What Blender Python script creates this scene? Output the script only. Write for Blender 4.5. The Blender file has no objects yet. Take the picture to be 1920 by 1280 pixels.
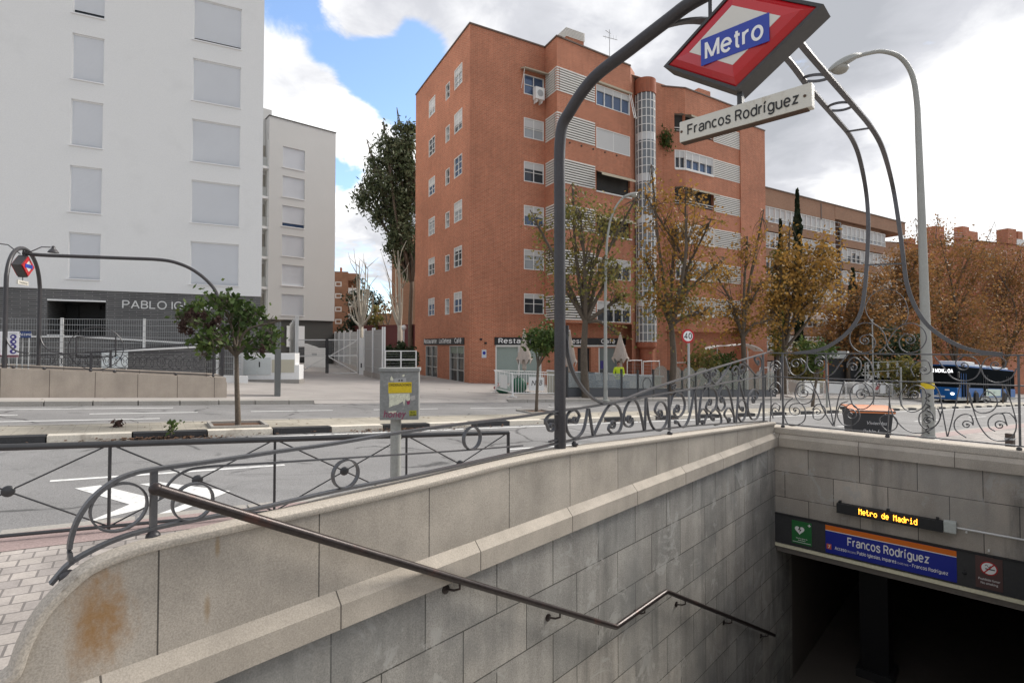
import bpy, bmesh, math, random
from math import radians, sin, cos, tan, pi, sqrt, atan2
from mathutils import Vector, Matrix
SC = bpy.context.scene
COL = SC.collection
V = Vector
# ------------------------------------------------------------------ camera
F, CX, HY = 1000.0, 960.0, 648.0
PITCH = radians(1.3)
CYP = HY - F * tan(PITCH)
EYE = V((0, 0, 1.8))
cam = bpy.data.cameras.new("camera")
cam.sensor_width = 36.0
cam.lens = 36.0 * F / 1920.0
cam.shift_y = -(640.0 - CYP) / 1920.0
cam.clip_start, cam.clip_end = 0.05, 3000.0
camo = bpy.data.objects.new("camera", cam)
COL.objects.link(camo)
camo.location = EYE
camo.rotation_euler = (radians(90) + PITCH, 0, 0)
SC.camera = camo
# ------------------------------------------------------------------ world, sun
SUN_EL, SUN_AZ = radians(38), radians(58)      # azimuth from +Y towards +X
w = bpy.data.worlds.new("World"); SC.world = w
w.use_nodes = True
nt = w.node_tree; nt.nodes.clear()
def wn(t, **k):
    n = nt.nodes.new(t)
    for a, b in k.items(): setattr(n, a, b)
    return n
def wl(a, b): nt.links.new(a, b)
def wmath(op, a, b=None, c=None, clamp=False):
    n = wn('ShaderNodeMath', operation=op, use_clamp=clamp)
    for i, x in enumerate((a, b, c)):
        if x is None: continue
        if isinstance(x, (int, float)): n.inputs[i].default_value = x
        else: wl(x, n.inputs[i])
    return n.outputs[0]
def px_dir(px, py):
    u, v = (px - CX) / F, (CYP - py) / F
    return V((u, cos(PITCH) - v * sin(PITCH), sin(PITCH) + v * cos(PITCH)))
sky = wn('ShaderNodeTexSky', sky_type='NISHITA', sun_disc=False, sun_elevation=SUN_EL,
         sun_rotation=SUN_AZ, altitude=650, air_density=1.0, dust_density=0.6, ozone_density=1.6)
bg1 = wn('ShaderNodeBackground'); bg1.inputs['Strength'].default_value = 0.14
wl(sky.outputs[0], bg1.inputs['Color'])
tc = wn('ShaderNodeTexCoord')
sep = wn('ShaderNodeSeparateXYZ'); wl(tc.outputs['Generated'], sep.inputs[0])
zz = wmath('ADD', wmath('ABSOLUTE', sep.outputs[2]), 0.22)
cmb = wn('ShaderNodeCombineXYZ')
wl(wmath('DIVIDE', sep.outputs[0], zz), cmb.inputs[0])
wl(wmath('DIVIDE', sep.outputs[1], zz), cmb.inputs[1])
cmb.inputs[2].default_value = 3.7
n1 = wn('ShaderNodeTexNoise'); wl(cmb.outputs[0], n1.inputs['Vector'])
n1.inputs['Scale'].default_value = 1.5; n1.inputs['Detail'].default_value = 9; n1.inputs['Roughness'].default_value = .56
n1.inputs['Distortion'].default_value = 0.35
n2 = wn('ShaderNodeTexNoise'); wl(cmb.outputs[0], n2.inputs['Vector'])
n2.inputs['Scale'].default_value = 2.1; n2.inputs['Detail'].default_value = 7; n2.inputs['Roughness'].default_value = .5
n2.inputs['Distortion'].default_value = 0.2
def near_dir(px, py, ang_in, ang_out):
    d = px_dir(px, py).normalized()
    vm = wn('ShaderNodeVectorMath', operation='DOT_PRODUCT')
    nrm = wn('ShaderNodeVectorMath', operation='NORMALIZE'); wl(tc.outputs['Generated'], nrm.inputs[0])
    wl(nrm.outputs[0], vm.inputs[0]); vm.inputs[1].default_value = d
    mr = wn('ShaderNodeMapRange'); mr.interpolation_type = 'SMOOTHSTEP'
    wl(vm.outputs['Value'], mr.inputs[0])
    mr.inputs[1].default_value = cos(radians(ang_out)); mr.inputs[2].default_value = cos(radians(ang_in))
    return mr.outputs[0]
n3 = wn('ShaderNodeTexNoise'); wl(cmb.outputs[0], n3.inputs['Vector'])
n3.inputs['Scale'].default_value = 6.5; n3.inputs['Detail'].default_value = 10; n3.inputs['Roughness'].default_value = .62; n3.inputs['Distortion'].default_value = .5
b = wmath('ADD', wmath('MULTIPLY', wmath('SUBTRACT', n1.outputs[0], .5), 1.7), 0.70)
b = wmath('ADD', b, wmath('MULTIPLY', wmath('SUBTRACT', n3.outputs[0], .5), 1.1))
for (px, py, ai, ao, k) in ((525, 5, 0, 4, .32), (590, 55, 0, 4.5, .36), (650, 105, 0, 4.5, .36), (705, 150, 0, 4.5, .36), (750, 195, 0, 4.5, .40), (770, 120, 0, 5, .36), (735, 85, 0, 4, .22), (800, 60, 0, 4, .2), (640, 300, 0, 4, .42),
                            (650, 322, 0, 2, .2), (1905, 305, 0, 4.5, .7), (710, 570, 0, 3, .3), (1060, 20, 0, 4, .1)):
    b = wmath('SUBTRACT', b, wmath('MULTIPLY', near_dir(px, py, ai, ao), k))
for (px, py, ai, ao, k) in ((540, 150, 1, 6, .32), (620, 210, 1, 5, .3), (690, 265, 1, 4.5, .3), (660, 10, 0, 4, .34), (715, 35, 0, 2.5, .2), (890, 15, 1, 7, .16), (1100, 60, 6, 16, .14), (1600, 200, 8, 25, .3)):
    b = wmath('ADD', b, wmath('MULTIPLY', near_dir(px, py, ai, ao), k))
mk = wn('ShaderNodeMapRange'); mk.interpolation_type = 'SMOOTHSTEP'
wl(b, mk.inputs[0]); mk.inputs[1].default_value = .34; mk.inputs[2].default_value = .68
shade = wmath('ADD', wmath('ADD', wmath('MULTIPLY', wmath('SUBTRACT', n2.outputs[0], .5), 1.1), .5), wmath('MULTIPLY', wmath('SUBTRACT', n3.outputs[0], .5), .35))
for (px, py, ai, ao, k) in ((1850, 330, 3, 17, .36), (590, 190, 2, 14, .30), (690, 330, 1, 8, .12), (1540, 60, 2, 12, -.10), (1560, 210, 2, 9, -.12),
                            (1000, 30, 2, 14, .12), (1330, 300, 5, 20, .0), (1450, 250, 4, 16, -.10), (650, 430, 2, 8, .05), (1150, 60, 2, 8, .08), (860, 20, 2, 9, .08)):
    shade = wmath('ADD', shade, wmath('MULTIPLY', near_dir(px, py, ai, ao), k))
cr = wn('ShaderNodeValToRGB'); wl(shade, cr.inputs[0])
e = cr.color_ramp.elements
e[0].position = .28; e[0].color = (.41, .425, .46, 1)
e[1].position = .76; e[1].color = (1.02, 1.02, 1.02, 1)
m = e.new(.52); m.color = (.58, .59, .63, 1)
bg2 = wn('ShaderNodeBackground'); wl(cr.outputs[0], bg2.inputs['Color'])
bg2.inputs['Strength'].default_value = 0.60
mx = wn('ShaderNodeMixShader')
wl(mk.outputs[0], mx.inputs[0]); wl(bg1.outputs[0], mx.inputs[1]); wl(bg2.outputs[0], mx.inputs[2])
wo = wn('ShaderNodeOutputWorld'); wl(mx.outputs[0], wo.inputs[0])
sun = bpy.data.lights.new("sun", 'SUN'); sun.energy = 2.2; sun.angle = radians(26); sun.color = (1, .95, .88)
suno = bpy.data.objects.new("sun", sun); COL.objects.link(suno)
suno.rotation_euler = V((-sin(SUN_AZ) * cos(SUN_EL), -cos(SUN_AZ) * cos(SUN_EL), -sin(SUN_EL))).to_track_quat('-Z', 'Y').to_euler()
SC.view_settings.view_transform = 'Standard'
SC.view_settings.look = 'None'
SC.view_settings.gamma = 1
SC.view_settings.exposure = 1.08
# ------------------------------------------------------------------ rays and frames
GA, GB = -0.052, -0.020
def gz(x, y): return GA * x + GB * y
ray = px_dir
def at(px, py, Y):
    r = ray(px, py); return EYE + r * (Y / r.y)
def ground(px, py, dz=0.0):
    r = ray(px, py)
    s = (EYE.z - dz) / (GA * r.x + GB * r.y - r.z)
    return EYE + r * s
def pin(px, Y):            # foot on the ground under a pixel column at a depth
    x = (px - CX) / F * Y
    return V((x, Y, gz(x, Y)))
class Fr:
    def __init__(s, O, X, flip=False):
        s.O = V((O[0], O[1], O[2] if len(O) > 2 else 0)); s.X = V((X[0], X[1], 0)).normalized()
        s.N = V((s.X.y, -s.X.x, 0))
        if flip: s.N = -s.N
        s.Z = V((0, 0, 1))
    def __call__(s, a, b, c=0.0): return s.O + s.X * a + s.Z * b + s.N * c
    def px(s, px, py, c=0.0):
        r = ray(px, py); o = s.O + s.N * c
        k = (o - EYE).dot(s.N) / r.dot(s.N)
        p = EYE + r * k - s.O
        return p.dot(s.X), p.z
    def a(s, px, py=HY, c=0.0): return s.px(px, py, c)[0]
# ------------------------------------------------------------------ mesh builder
class MB:
    def __init__(s): s.v = []; s.f = []; s.mi = []; s.cur = 0
    def poly(s, pts):
        n = len(s.v); s.v.extend(V(p) for p in pts); s.f.append(tuple(range(n, n + len(pts)))); s.mi.append(s.cur)
    def mesh(s, vs, fs):
        n = len(s.v); s.v.extend(V(p) for p in vs)
        for f in fs: s.f.append(tuple(i + n for i in f)); s.mi.append(s.cur)
    def obox(s, o, ax, ay, az):
        o = V(o); ax = V(ax); ay = V(ay); az = V(az)
        P = [o, o + ax, o + ax + ay, o + ay, o + az, o + ax + az, o + ax + ay + az, o + ay + az]
        fs = [(0, 3, 2, 1), (4, 5, 6, 7), (0, 1, 5, 4), (1, 2, 6, 5), (2, 3, 7, 6), (3, 0, 4, 7)]
        if ax.cross(ay).dot(az) < 0: fs = [f[::-1] for f in fs]
        s.mesh(P, fs)
    def fbox(s, fr, a0, a1, b0, b1, c0, c1):
        s.obox(fr(a0, b0, c0), fr.X * (a1 - a0), fr.N * (c1 - c0), V((0, 0, b1 - b0)))
    def box(s, c, sz, rz=0):
        c = V(c); X = V((cos(rz), sin(rz), 0)); Y = V((-sin(rz), cos(rz), 0))
        s.obox(c - X * sz[0] / 2 - Y * sz[1] / 2 - V((0, 0, sz[2] / 2)), X * sz[0], Y * sz[1], V((0, 0, sz[2])))
    def sweep(s, pts, prof, up=None, closed=False, cap=True, sc=None):
        pts = [V(p) for p in pts]; n = len(pts); k = len(prof); vs = []
        prevn = None
        for i, p in enumerate(pts):
            if closed: t = pts[(i + 1) % n] - pts[i - 1]
            else: t = pts[min(i + 1, n - 1)] - pts[max(i - 1, 0)]
            if t.length < 1e-9: t = V((0, 0, 1))
            t.normalize()
            if up is not None:
                u = V(up); nn = u - t * u.dot(t)
                if nn.length < 1e-4: nn = t.orthogonal()
            elif prevn is None: nn = t.orthogonal()
            else: nn = prevn - t * prevn.dot(t)
            nn.normalize(); prevn = nn; bb = t.cross(nn)
            q = sc[i] if sc else 1.0
            for (x, y) in prof: vs.append(p + bb * (x * q) + nn * (y * q))
        fs = []
        for i in range(n if closed else n - 1):
            j = (i + 1) % n
            for a in range(k):
                b2 = (a + 1) % k
                fs.append((i * k + a, i * k + b2, j * k + b2, j * k + a))
        if cap and not closed:
            fs.append(tuple(range(k))[::-1]); fs.append(tuple((n - 1) * k + a for a in range(k)))
        s.mesh(vs, fs)
    def tube(s, pts, r, n=8, closed=False, rs=None, up=None):
        prof = [(r * cos(2 * pi * i / n), r * sin(2 * pi * i / n)) for i in range(n)]
        s.sweep(pts, prof, up=up, closed=closed, sc=[q / r for q in rs] if rs else None)
    def bar(s, pts, wd, ht, up, closed=False):
        s.sweep(pts, [(-wd / 2, -ht / 2), (wd / 2, -ht / 2), (wd / 2, ht / 2), (-wd / 2, ht / 2)], up=up, closed=closed)
    def lathe(s, c, prof, n=12, ax=None):
        c = V(c); ax = V(ax).normalized() if ax else V((0, 0, 1))
        u = ax.orthogonal().normalized(); v2 = ax.cross(u); vs = []; k = len(prof)
        for (r, z) in prof:
            for i in range(n):
                t = 2 * pi * i / n; vs.append(c + ax * z + (u * cos(t) + v2 * sin(t)) * r)
        fs = []
        for j in range(k - 1):
            for i in range(n):
                i2 = (i + 1) % n
                fs.append((j * n + i, j * n + i2, (j + 1) * n + i2, (j + 1) * n + i))
        fs.append(tuple(range(n))[::-1]); fs.append(tuple((k - 1) * n + i for i in range(n)))
        s.mesh(vs, fs)
    def ball(s, c, r, sx=1, sy=1, sz=1, n=10, m2=6):
        c = V(c); prof = []
        vs = []; fs = []
        for j in range(m2 + 1):
            t = pi * j / m2
            for i in range(n):
                f2 = 2 * pi * i / n
                vs.append(c + V((sx * r * sin(t) * cos(f2), sy * r * sin(t) * sin(f2), -sz * r * cos(t))))
        for j in range(m2):
            for i in range(n):
                i2 = (i + 1) % n; fs.append((j * n + i, j * n + i2, (j + 1) * n + i2, (j + 1) * n + i))
        s.mesh(vs, fs)
    def prism(s, fr, pts, c0, c1):
        n = len(pts); vs = [fr(a, b, c0) for a, b in pts] + [fr(a, b, c1) for a, b in pts]
        area = sum(pts[i][0] * pts[(i + 1) % n][1] - pts[(i + 1) % n][0] * pts[i][1] for i in range(n))
        fs = [tuple(range(n))[::-1], tuple(range(n, 2 * n))] + [(i, (i + 1) % n, (i + 1) % n + n, i + n) for i in range(n)]
        if (area < 0) != (c1 < c0): fs = [f[::-1] for f in fs]
        s.mesh(vs, fs)
    def wall(s, fr, a0, a1, b0, b1, holes=(), depth=.2, c=0.0):
        A = sorted({a0, a1, *[h[0] for h in holes], *[h[1] for h in holes]})
        B = sorted({b0, b1, *[h[2] for h in holes], *[h[3] for h in holes]})
        A = [x for x in A if a0 - 1e-6 <= x <= a1 + 1e-6]; B = [x for x in B if b0 - 1e-6 <= x <= b1 + 1e-6]
        for i in range(len(A) - 1):
            for j in range(len(B) - 1):
                ma, mb2 = (A[i] + A[i + 1]) / 2, (B[j] + B[j + 1]) / 2
                if any(h[0] < ma < h[1] and h[2] < mb2 < h[3] for h in holes): continue
                s.poly([fr(A[i], B[j], c), fr(A[i + 1], B[j], c), fr(A[i + 1], B[j + 1], c), fr(A[i], B[j + 1], c)])
        for (x0, x1, y0, y1) in holes:
            d = c - depth
            s.poly([fr(x0, y0, c), fr(x1, y0, c), fr(x1, y0, d), fr(x0, y0, d)][::-1])
            s.poly([fr(x0, y1, c), fr(x1, y1, c), fr(x1, y1, d), fr(x0, y1, d)])
            s.poly([fr(x0, y0, c), fr(x0, y1, c), fr(x0, y1, d), fr(x0, y0, d)])
            s.poly([fr(x1, y0, c), fr(x1, y1, c), fr(x1, y1, d), fr(x1, y0, d)][::-1])
    def build(s, name, mats, parent=None, smooth=False, bevel=0, fixn=False):
        me = bpy.data.meshes.new(name)
        me.from_pydata([tuple(p) for p in s.v], [], s.f)
        mats = mats if isinstance(mats, (list, tuple)) else [mats]
        for m_ in mats: me.materials.append(m_)
        if len(mats) > 1: me.polygons.foreach_set('material_index', s.mi)
        if fixn or bevel:
            bm = bmesh.new(); bm.from_mesh(me)
            bmesh.ops.recalc_face_normals(bm, faces=bm.faces)
            if bevel:
                bmesh.ops.bevel(bm, geom=list(bm.edges), offset=bevel, segments=2, profile=.7, affect='EDGES', clamp_overlap=True)
            bm.to_mesh(me); bm.free()
        if smooth:
            for p in me.polygons: p.use_smooth = True
            if smooth != 'all':
                try: me.set_sharp_from_angle(angle=radians(40))
                except Exception: pass
        uvl = me.uv_layers.new(name="UVMap"); data = [0.0] * (2 * len(me.loops))
        co = [v_.co for v_ in me.vertices]
        for p in me.polygons:
            n_ = p.normal
            flat = abs(n_.z) > .7
            if not flat:
                l = sqrt(n_.x * n_.x + n_.y * n_.y) or 1; tx, ty = -n_.y / l, n_.x / l
            for li in p.loop_indices:
                q = co[me.loops[li].vertex_index]
                if flat: data[2 * li] = q.x; data[2 * li + 1] = q.y
                else: data[2 * li] = q.x * tx + q.y * ty; data[2 * li + 1] = q.z
        uvl.data.foreach_set('uv', data)
        o = bpy.data.objects.new(name, me); COL.objects.link(o)
        if parent: adopt(o, parent)
        return o
def adopt(o, parent):
    o.parent = parent
    o.matrix_parent_inverse = world_of(parent).inverted()
def world_of(o):
    m_ = Matrix.LocRotScale(o.location, o.rotation_euler, o.scale)
    return world_of(o.parent) @ o.matrix_parent_inverse @ m_ if o.parent else m_
def tag(o, label=None, cat=None, group=None, kind=None):
    if label: o['label'] = label
    if cat: o['category'] = cat
    if group: o['group'] = group
    if kind: o['kind'] = kind
    return o
def thing(name, label, cat, loc, group=None):
    o = bpy.data.objects.new(name, None); COL.objects.link(o)
    o.empty_display_size = .2
    o.location = loc
    return tag(o, label, cat, group)
def copy_thing(root, loc, rz=0.0, label=None, group=None):
    """copy of a thing and of its parts and sub-parts, moved from its own place"""
    def cp(o, parent):
        c = o.copy(); COL.objects.link(c)
        if parent: c.parent = parent
        for ch in list(o.children): cp(ch, c)
        return c
    r = cp(root, None)
    r.location = loc; r.rotation_euler = (0, 0, rz)
    if label: r['label'] = label
    if group: r['group'] = group
    return r
def text(body, fr, a, b, c, size, mat, parent, name='lettering', align='CENTER', sx=1.0, bold=0.0, ext=.002, shear=0.0):
    cu = bpy.data.curves.new(name, 'FONT'); cu.body = body; cu.size = size; cu.align_x = align; cu.align_y = 'BOTTOM_BASELINE'
    cu.extrude = ext; cu.offset = bold; cu.shear = shear; cu.resolution_u = 4
    to = bpy.data.objects.new(name, cu); COL.objects.link(to)
    dg = bpy.context.evaluated_depsgraph_get(); dg.update()
    me = bpy.data.meshes.new_from_object(to.evaluated_get(dg))
    bpy.data.objects.remove(to)
    M_ = Matrix(((fr.X.x, 0, fr.N.x, 0), (fr.X.y, 0, fr.N.y, 0), (0, 1, 0, 0), (0, 0, 0, 1)))
    me.transform(Matrix.Translation(fr(a, b, c)) @ M_ @ Matrix.Diagonal((sx, 1, 1, 1)))
    me.materials.clear(); me.materials.append(mat)
    o = bpy.data.objects.new(name, me); COL.objects.link(o)
    if parent: adopt(o, parent)
    return o
def crv(pts, n=6, closed=False):
    """Catmull-Rom through the points"""
    P = [V(p) for p in pts]; out = []; k = len(P)
    for i in range(k if closed else k - 1):
        p0 = P[i - 1] if (i > 0 or closed) else P[0] * 2 - P[1]
        p1, p2 = P[i], P[(i + 1) % k]
        p3 = P[(i + 2) % k] if (i + 2 < k or closed) else P[-1] * 2 - P[-2]
        for j in range(n):
            t = j / n
            out.append(.5 * ((2 * p1) + (p2 - p0) * t + (2 * p0 - 5 * p1 + 4 * p2 - p3) * t * t + (3 * p1 - p0 - 3 * p2 + p3) * t ** 3))
    if not closed: out.append(P[-1])
    return out
# ------------------------------------------------------------------ materials
class NT:
    def __init__(s, name):
        s.m = bpy.data.materials.new(name); s.m.use_nodes = True; s.t = s.m.node_tree; s.t.nodes.clear()
        s.out = s.n('ShaderNodeOutputMaterial'); s.p = s.n('ShaderNodeBsdfPrincipled'); s.l(s.p.outputs[0], s.out.inputs[0])
    def n(s, t, **k):
        x = s.t.nodes.new(t)
        for a, b in k.items(): setattr(x, a, b)
        return x
    def l(s, a, b): s.t.links.new(a, b)
    def coord(s, kind='Object', loc=(0, 0, 0), rot=(0, 0, 0), scale=(1, 1, 1)):
        c = s.n('ShaderNodeTexCoord'); mp = s.n('ShaderNodeMapping'); s.l(c.outputs[kind], mp.inputs[0])
        mp.inputs[1].default_value = loc; mp.inputs[2].default_value = rot; mp.inputs[3].default_value = scale
        return mp.outputs[0]
    def noise(s, co, scale, detail=4, rough=.55, dist=0):
        x = s.n('ShaderNodeTexNoise'); s.l(co, x.inputs['Vector']); x.inputs['Scale'].default_value = scale
        x.inputs['Detail'].default_value = detail; x.inputs['Roughness'].default_value = rough; x.inputs['Distortion'].default_value = dist
        return x.outputs[0]
    def rng(s, v, a, b, c=0.0, d=1.0, smooth=False):
        x = s.n('ShaderNodeMapRange'); s.l(v, x.inputs[0])
        for i, q in enumerate((a, b, c, d)): x.inputs[i + 1].default_value = q
        if smooth: x.interpolation_type = 'SMOOTHSTEP'
        return x.outputs[0]
    def mix(s, f, a, b, mode='MIX'):
        x = s.n('ShaderNodeMix', data_type='RGBA', blend_type=mode)
        for i, q in ((0, f), (6, a), (7, b)):
            if isinstance(q, (int, float)): x.inputs[i].default_value = q
            elif isinstance(q, tuple): x.inputs[i].default_value = (*q[:3], 1)
            else: s.l(q, x.inputs[i])
        return x.outputs[2]
    def math(s, op, a, b=0.0, clamp=False):
        x = s.n('ShaderNodeMath', operation=op, use_clamp=clamp)
        for i, q in enumerate((a, b)):
            if isinstance(q, (int, float)): x.inputs[i].default_value = q
            else: s.l(q, x.inputs[i])
        return x.outputs[0]
    def ramp(s, v, stops):
        x = s.n('ShaderNodeValToRGB'); s.l(v, x.inputs[0]); e = x.color_ramp.elements
        e[0].position, e[0].color = stops[0][0], (*stops[0][1], 1); e[1].position, e[1].color = stops[-1][0], (*stops[-1][1], 1)
        for p, c in stops[1:-1]: e.new(p).color = (*c, 1)
        return x.outputs[0]
    def bump(s, h, st, dist=.01):
        x = s.n('ShaderNodeBump'); x.inputs['Strength'].default_value = st; x.inputs['Distance'].default_value = dist
        s.l(h, x.inputs['Height']); s.l(x.outputs[0], s.p.inputs['Normal'])
    def col(s, c):
        if isinstance(c, tuple): s.p.inputs['Base Color'].default_value = (*c[:3], 1)
        else: s.l(c, s.p.inputs['Base Color'])
    def set(s, rough=.7, metal=0.0, spec=.4):
        s.p.inputs['Roughness'].default_value = rough; s.p.inputs['Metallic'].default_value = metal
        s.p.inputs['Specular IOR Level'].default_value = spec
def k3(c, f): return tuple(min(1, x * f) for x in c)
def basic(name, c, rough=.6, metal=0.0, var=.12, vs=2.0, fine=.06, fs=40, bump=0.0, bs=60, spec=.4, c2=None, c2th=(.55, .7), c2s=3.0):
    t = NT(name); co = t.coord()
    x = t.mix(t.noise(co, vs, 5), k3(c, 1 - var), k3(c, 1 + var))
    if fine: x = t.mix(t.rng(t.noise(co, fs, 3), .35, .65), t.mix(1.0, x, (1 - fine,) * 3, 'MULTIPLY'), t.mix(1.0, x, (1 + fine,) * 3, 'MULTIPLY'))
    if c2: x = t.mix(t.rng(t.noise(co, c2s, 6, .65), c2th[0], c2th[1], smooth=True), x, c2)
    t.col(x); t.set(rough, metal, spec)
    if bump: t.bump(t.noise(co, bs, 4), bump)
    return t.m
def glow(name, c, st):
    t = NT(name); t.col((0, 0, 0)); t.p.inputs['Emission Color'].default_value = (*c, 1); t.p.inputs['Emission Strength'].default_value = st
    return t.m
def brick(name, c1, c2, mortar, bw, bh, ms=.008, offset=.5, rot=0.0, loc=(0, 0, 0), rough=.8, var=.2, vs=.8, bump=.25, grain=.1, gs=90, streak=0.0, stain=None, squash=1.0, sqf=2):
    t = NT(name); co = t.coord('UV', loc=loc, rot=(0, 0, rot)); ob = t.coord()
    b = t.n('ShaderNodeTexBrick'); t.l(co, b.inputs['Vector'])
    b.offset = offset; b.squash = squash; b.squash_frequency = sqf
    b.inputs['Scale'].default_value = 1; b.inputs['Brick Width'].default_value = bw; b.inputs['Row Height'].default_value = bh
    b.inputs['Mortar Size'].default_value = ms; b.inputs['Mortar Smooth'].default_value = .2
    b.inputs['Color1'].default_value = (*c1, 1); b.inputs['Color2'].default_value = (*c2, 1); b.inputs['Mortar'].default_value = (*mortar, 1)
    x = b.outputs['Color']
    g = t.rng(t.noise(ob, vs, 5, .6), .3, .7, 1 - var, 1 + var)
    gg = t.rng(t.noise(ob, gs, 3, .7), .3, .7, 1 - grain, 1 + grain)
    m_ = t.math('MULTIPLY', g, gg)
    if streak:
        st = t.coord(scale=(5, 5, .5))
        m_ = t.math('MULTIPLY', m_, t.rng(t.noise(st, 1.0, 5, .6), .3, .7, 1 - streak, 1 + streak * .6))
    cm = t.n('ShaderNodeCombineXYZ')
    for i in range(3): t.l(m_, cm.inputs[i])
    x = t.mix(1.0, x, cm.outputs[0], 'MULTIPLY')
    if stain: x = stain(t, x, ob)
    t.col(x); t.set(rough, 0, .3)
    h = t.math('SUBTRACT', t.math('MULTIPLY', gg, .25), b.outputs['Fac'])
    t.bump(h, bump, .006)
    return t.m
def glass(name, c, rough=.06, var=.3, refl=.6):
    t = NT(name); co = t.coord(); t.col(t.mix(t.noise(co, .7, 2), k3(c, 1 - var), k3(c, 1 + var))); t.set(rough, 0.0, refl)
    return t.m
# ------------------------------------------------------------------ plain grotesque lettering drawn with strokes
def _a(cx, cy, rx, ry, a0, a1, n=14):
    return [(cx + rx * cos(radians(a0 + (a1 - a0) * i / n)), cy + ry * sin(radians(a0 + (a1 - a0) * i / n))) for i in range(n + 1)]
def _c(pts, n=4): return [(p.x, p.y) for p in crv([(x, y, 0) for x, y in pts], n)]
_o = lambda x=.21: _a(x, .265, .21, .265, 0, 360, 22)
_S = _c([(.42, .54), (.36, .66), (.22, .72), (.07, .67), (.03, .54), (.1, .43), (.32, .31), (.43, .19), (.38, .06), (.22, 0), (.06, .05), (0, .2)])
GL = {
 'a': [_a(.21, .37, .19, .16, 165, 0) + [(.40, 0)], [(.40, .31), (.2, .285)] + _a(.17, .145, .17, .145, 90, 270) + [(.27, .02), (.40, .13)]],
 'b': [_o(), [(0, 0), (0, .74)]], 'c': [_a(.21, .265, .21, .265, 48, 312)], 'd': [_o(), [(.42, 0), (.42, .74)]],
 'e': [[(.01, .275), (.42, .275)], _a(.21, .265, .21, .265, 2, 318, 20)], 'g': [_o(), [(.42, .53), (.42, -.02)] + _a(.21, -.03, .21, .16, 0, -155)],
 'i': [[(0, 0), (0, .53)], [(0, .63), (0, .74)]], 'í': [[(0, 0), (0, .53)], [(-.02, .61), (.10, .77)]], 'l': [[(0, 0), (0, .74)]],
 'm': [[(0, 0), (0, .53)], _a(.155, .35, .155, .18, 180, 0) + [(.31, 0)], _a(.465, .35, .155, .18, 180, 0) + [(.62, 0)]],
 'n': [[(0, 0), (0, .53)], _a(.19, .33, .19, .20, 180, 0) + [(.38, 0)]], 'o': [_o()], 'p': [_o(), [(0, -.2), (0, .53)]],
 'r': [[(0, 0), (0, .53)], _a(.2, .30, .2, .22, 180, 82)],
 's': [_c([(.36, .41), (.29, .50), (.19, .53), (.06, .49), (.03, .39), (.10, .31), (.27, .24), (.36, .14), (.31, .03), (.19, 0), (.06, .03), (0, .13)])],
 't': [[(.11, .68), (.11, .12)] + _a(.21, .11, .10, .11, 180, 280, 6), [(0, .50), (.25, .50)]],
 'u': [[(0, .53), (0, .19)] + _a(.19, .19, .19, .19, 180, 360), [(.38, 0), (.38, .53)]], 'z': [[(.02, .49), (.36, .49), (.03, .04), (.38, .04)]],
 'f': [[(.1, 0), (.1, .58)] + _a(.21, .6, .11, .13, 180, 80, 6), [(0, .5), (.24, .5)]], 'h': [[(0, 0), (0, .74)], _a(.19, .33, .19, .20, 180, 0) + [(.38, 0)]],
 'é': [[(.01, .275), (.42, .275)], _a(.21, .265, .21, .265, 2, 318, 20), [(.19, .61), (.31, .77)]],
 'A': [[(0, 0), (.28, .72)], [(.56, 0), (.28, .72)], [(.10, .23), (.46, .23)]], 'B': [[(0, 0), (0, .72)], [(0, .70), (.22, .70)] + _a(.24, .54, .17, .16, 90, -90) + [(0, .38)], [(.2, .38)] + _a(.24, .20, .20, .18, 90, -90) + [(0, .02)]],
 'C': [_a(.3, .36, .3, .36, 48, 312, 20)], 'E': [[(.42, .69), (.0, .69), (0, .03), (.43, .03)], [(0, .37), (.38, .37)]], 'F': [[(.42, .69), (0, .69), (0, 0)], [(0, .36), (.36, .36)]],
 'G': [_a(.3, .36, .3, .36, 48, 350, 20), [(.32, .34), (.60, .34), (.60, .0)]], 'I': [[(0, 0), (0, .72)]], 'L': [[(0, .72), (0, .03), (.40, .03)]], 'D': [[(0, 0), (0, .72)], [(0, .69), (.18, .69)] + _a(.2, .36, .32, .33, 90, -90) + [(0, .03)]],
 'M': [[(0, 0), (0, .72)], [(.01, .70), (.30, .02)], [(.59, .70), (.30, .02)], [(.60, 0), (.60, .72)]], 'N': [[(0, 0), (0, .72)], [(.01, .70), (.47, .02)], [(.48, 0), (.48, .72)]],
 'O': [_a(.32, .36, .32, .36, 0, 360, 24)], 'P': [[(0, 0), (0, .72)], [(0, .69), (.24, .69)] + _a(.25, .51, .19, .18, 90, -90) + [(0, .33)]],
 'R': [[(0, 0), (0, .72)], [(0, .69), (.24, .69)] + _a(.25, .52, .18, .17, 90, -90) + [(0, .35)], [(.25, .35), (.44, 0)]], 'S': [_S], 'H': [[(0, 0), (0, .72)], [(.48, 0), (.48, .72)], [(0, .37), (.48, .37)]],
 '0': [_a(.21, .36, .21, .36, 0, 360, 22)], '1': [[(.02, .56), (.16, .70), (.16, 0)]], '2': [_c([(.02, .52), (.08, .66), (.22, .72), (.38, .64), (.40, .48), (.26, .28), (.04, .06)]) + [(.04, .03), (.42, .03)]],
 '3': [_c([(.03, .56), (.1, .68), (.22, .72), (.37, .63), (.36, .46), (.2, .38)]), _c([(.2, .39), (.38, .30), (.41, .16), (.3, .02), (.16, 0), (.04, .07), (.0, .18)])], '4': [[(.34, 0), (.34, .70), (.01, .20), (.46, .20)]], '7': [[(.0, .69), (.42, .69), (.14, 0)]],
 ',': [[(.02, .05), (.0, -.12)]], '.': [[(0, 0), (0, .09)]], '-': [[(0, .26), (.24, .26)]], '/': [[(0, -.08), (.24, .78)]], ' ': []}
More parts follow.
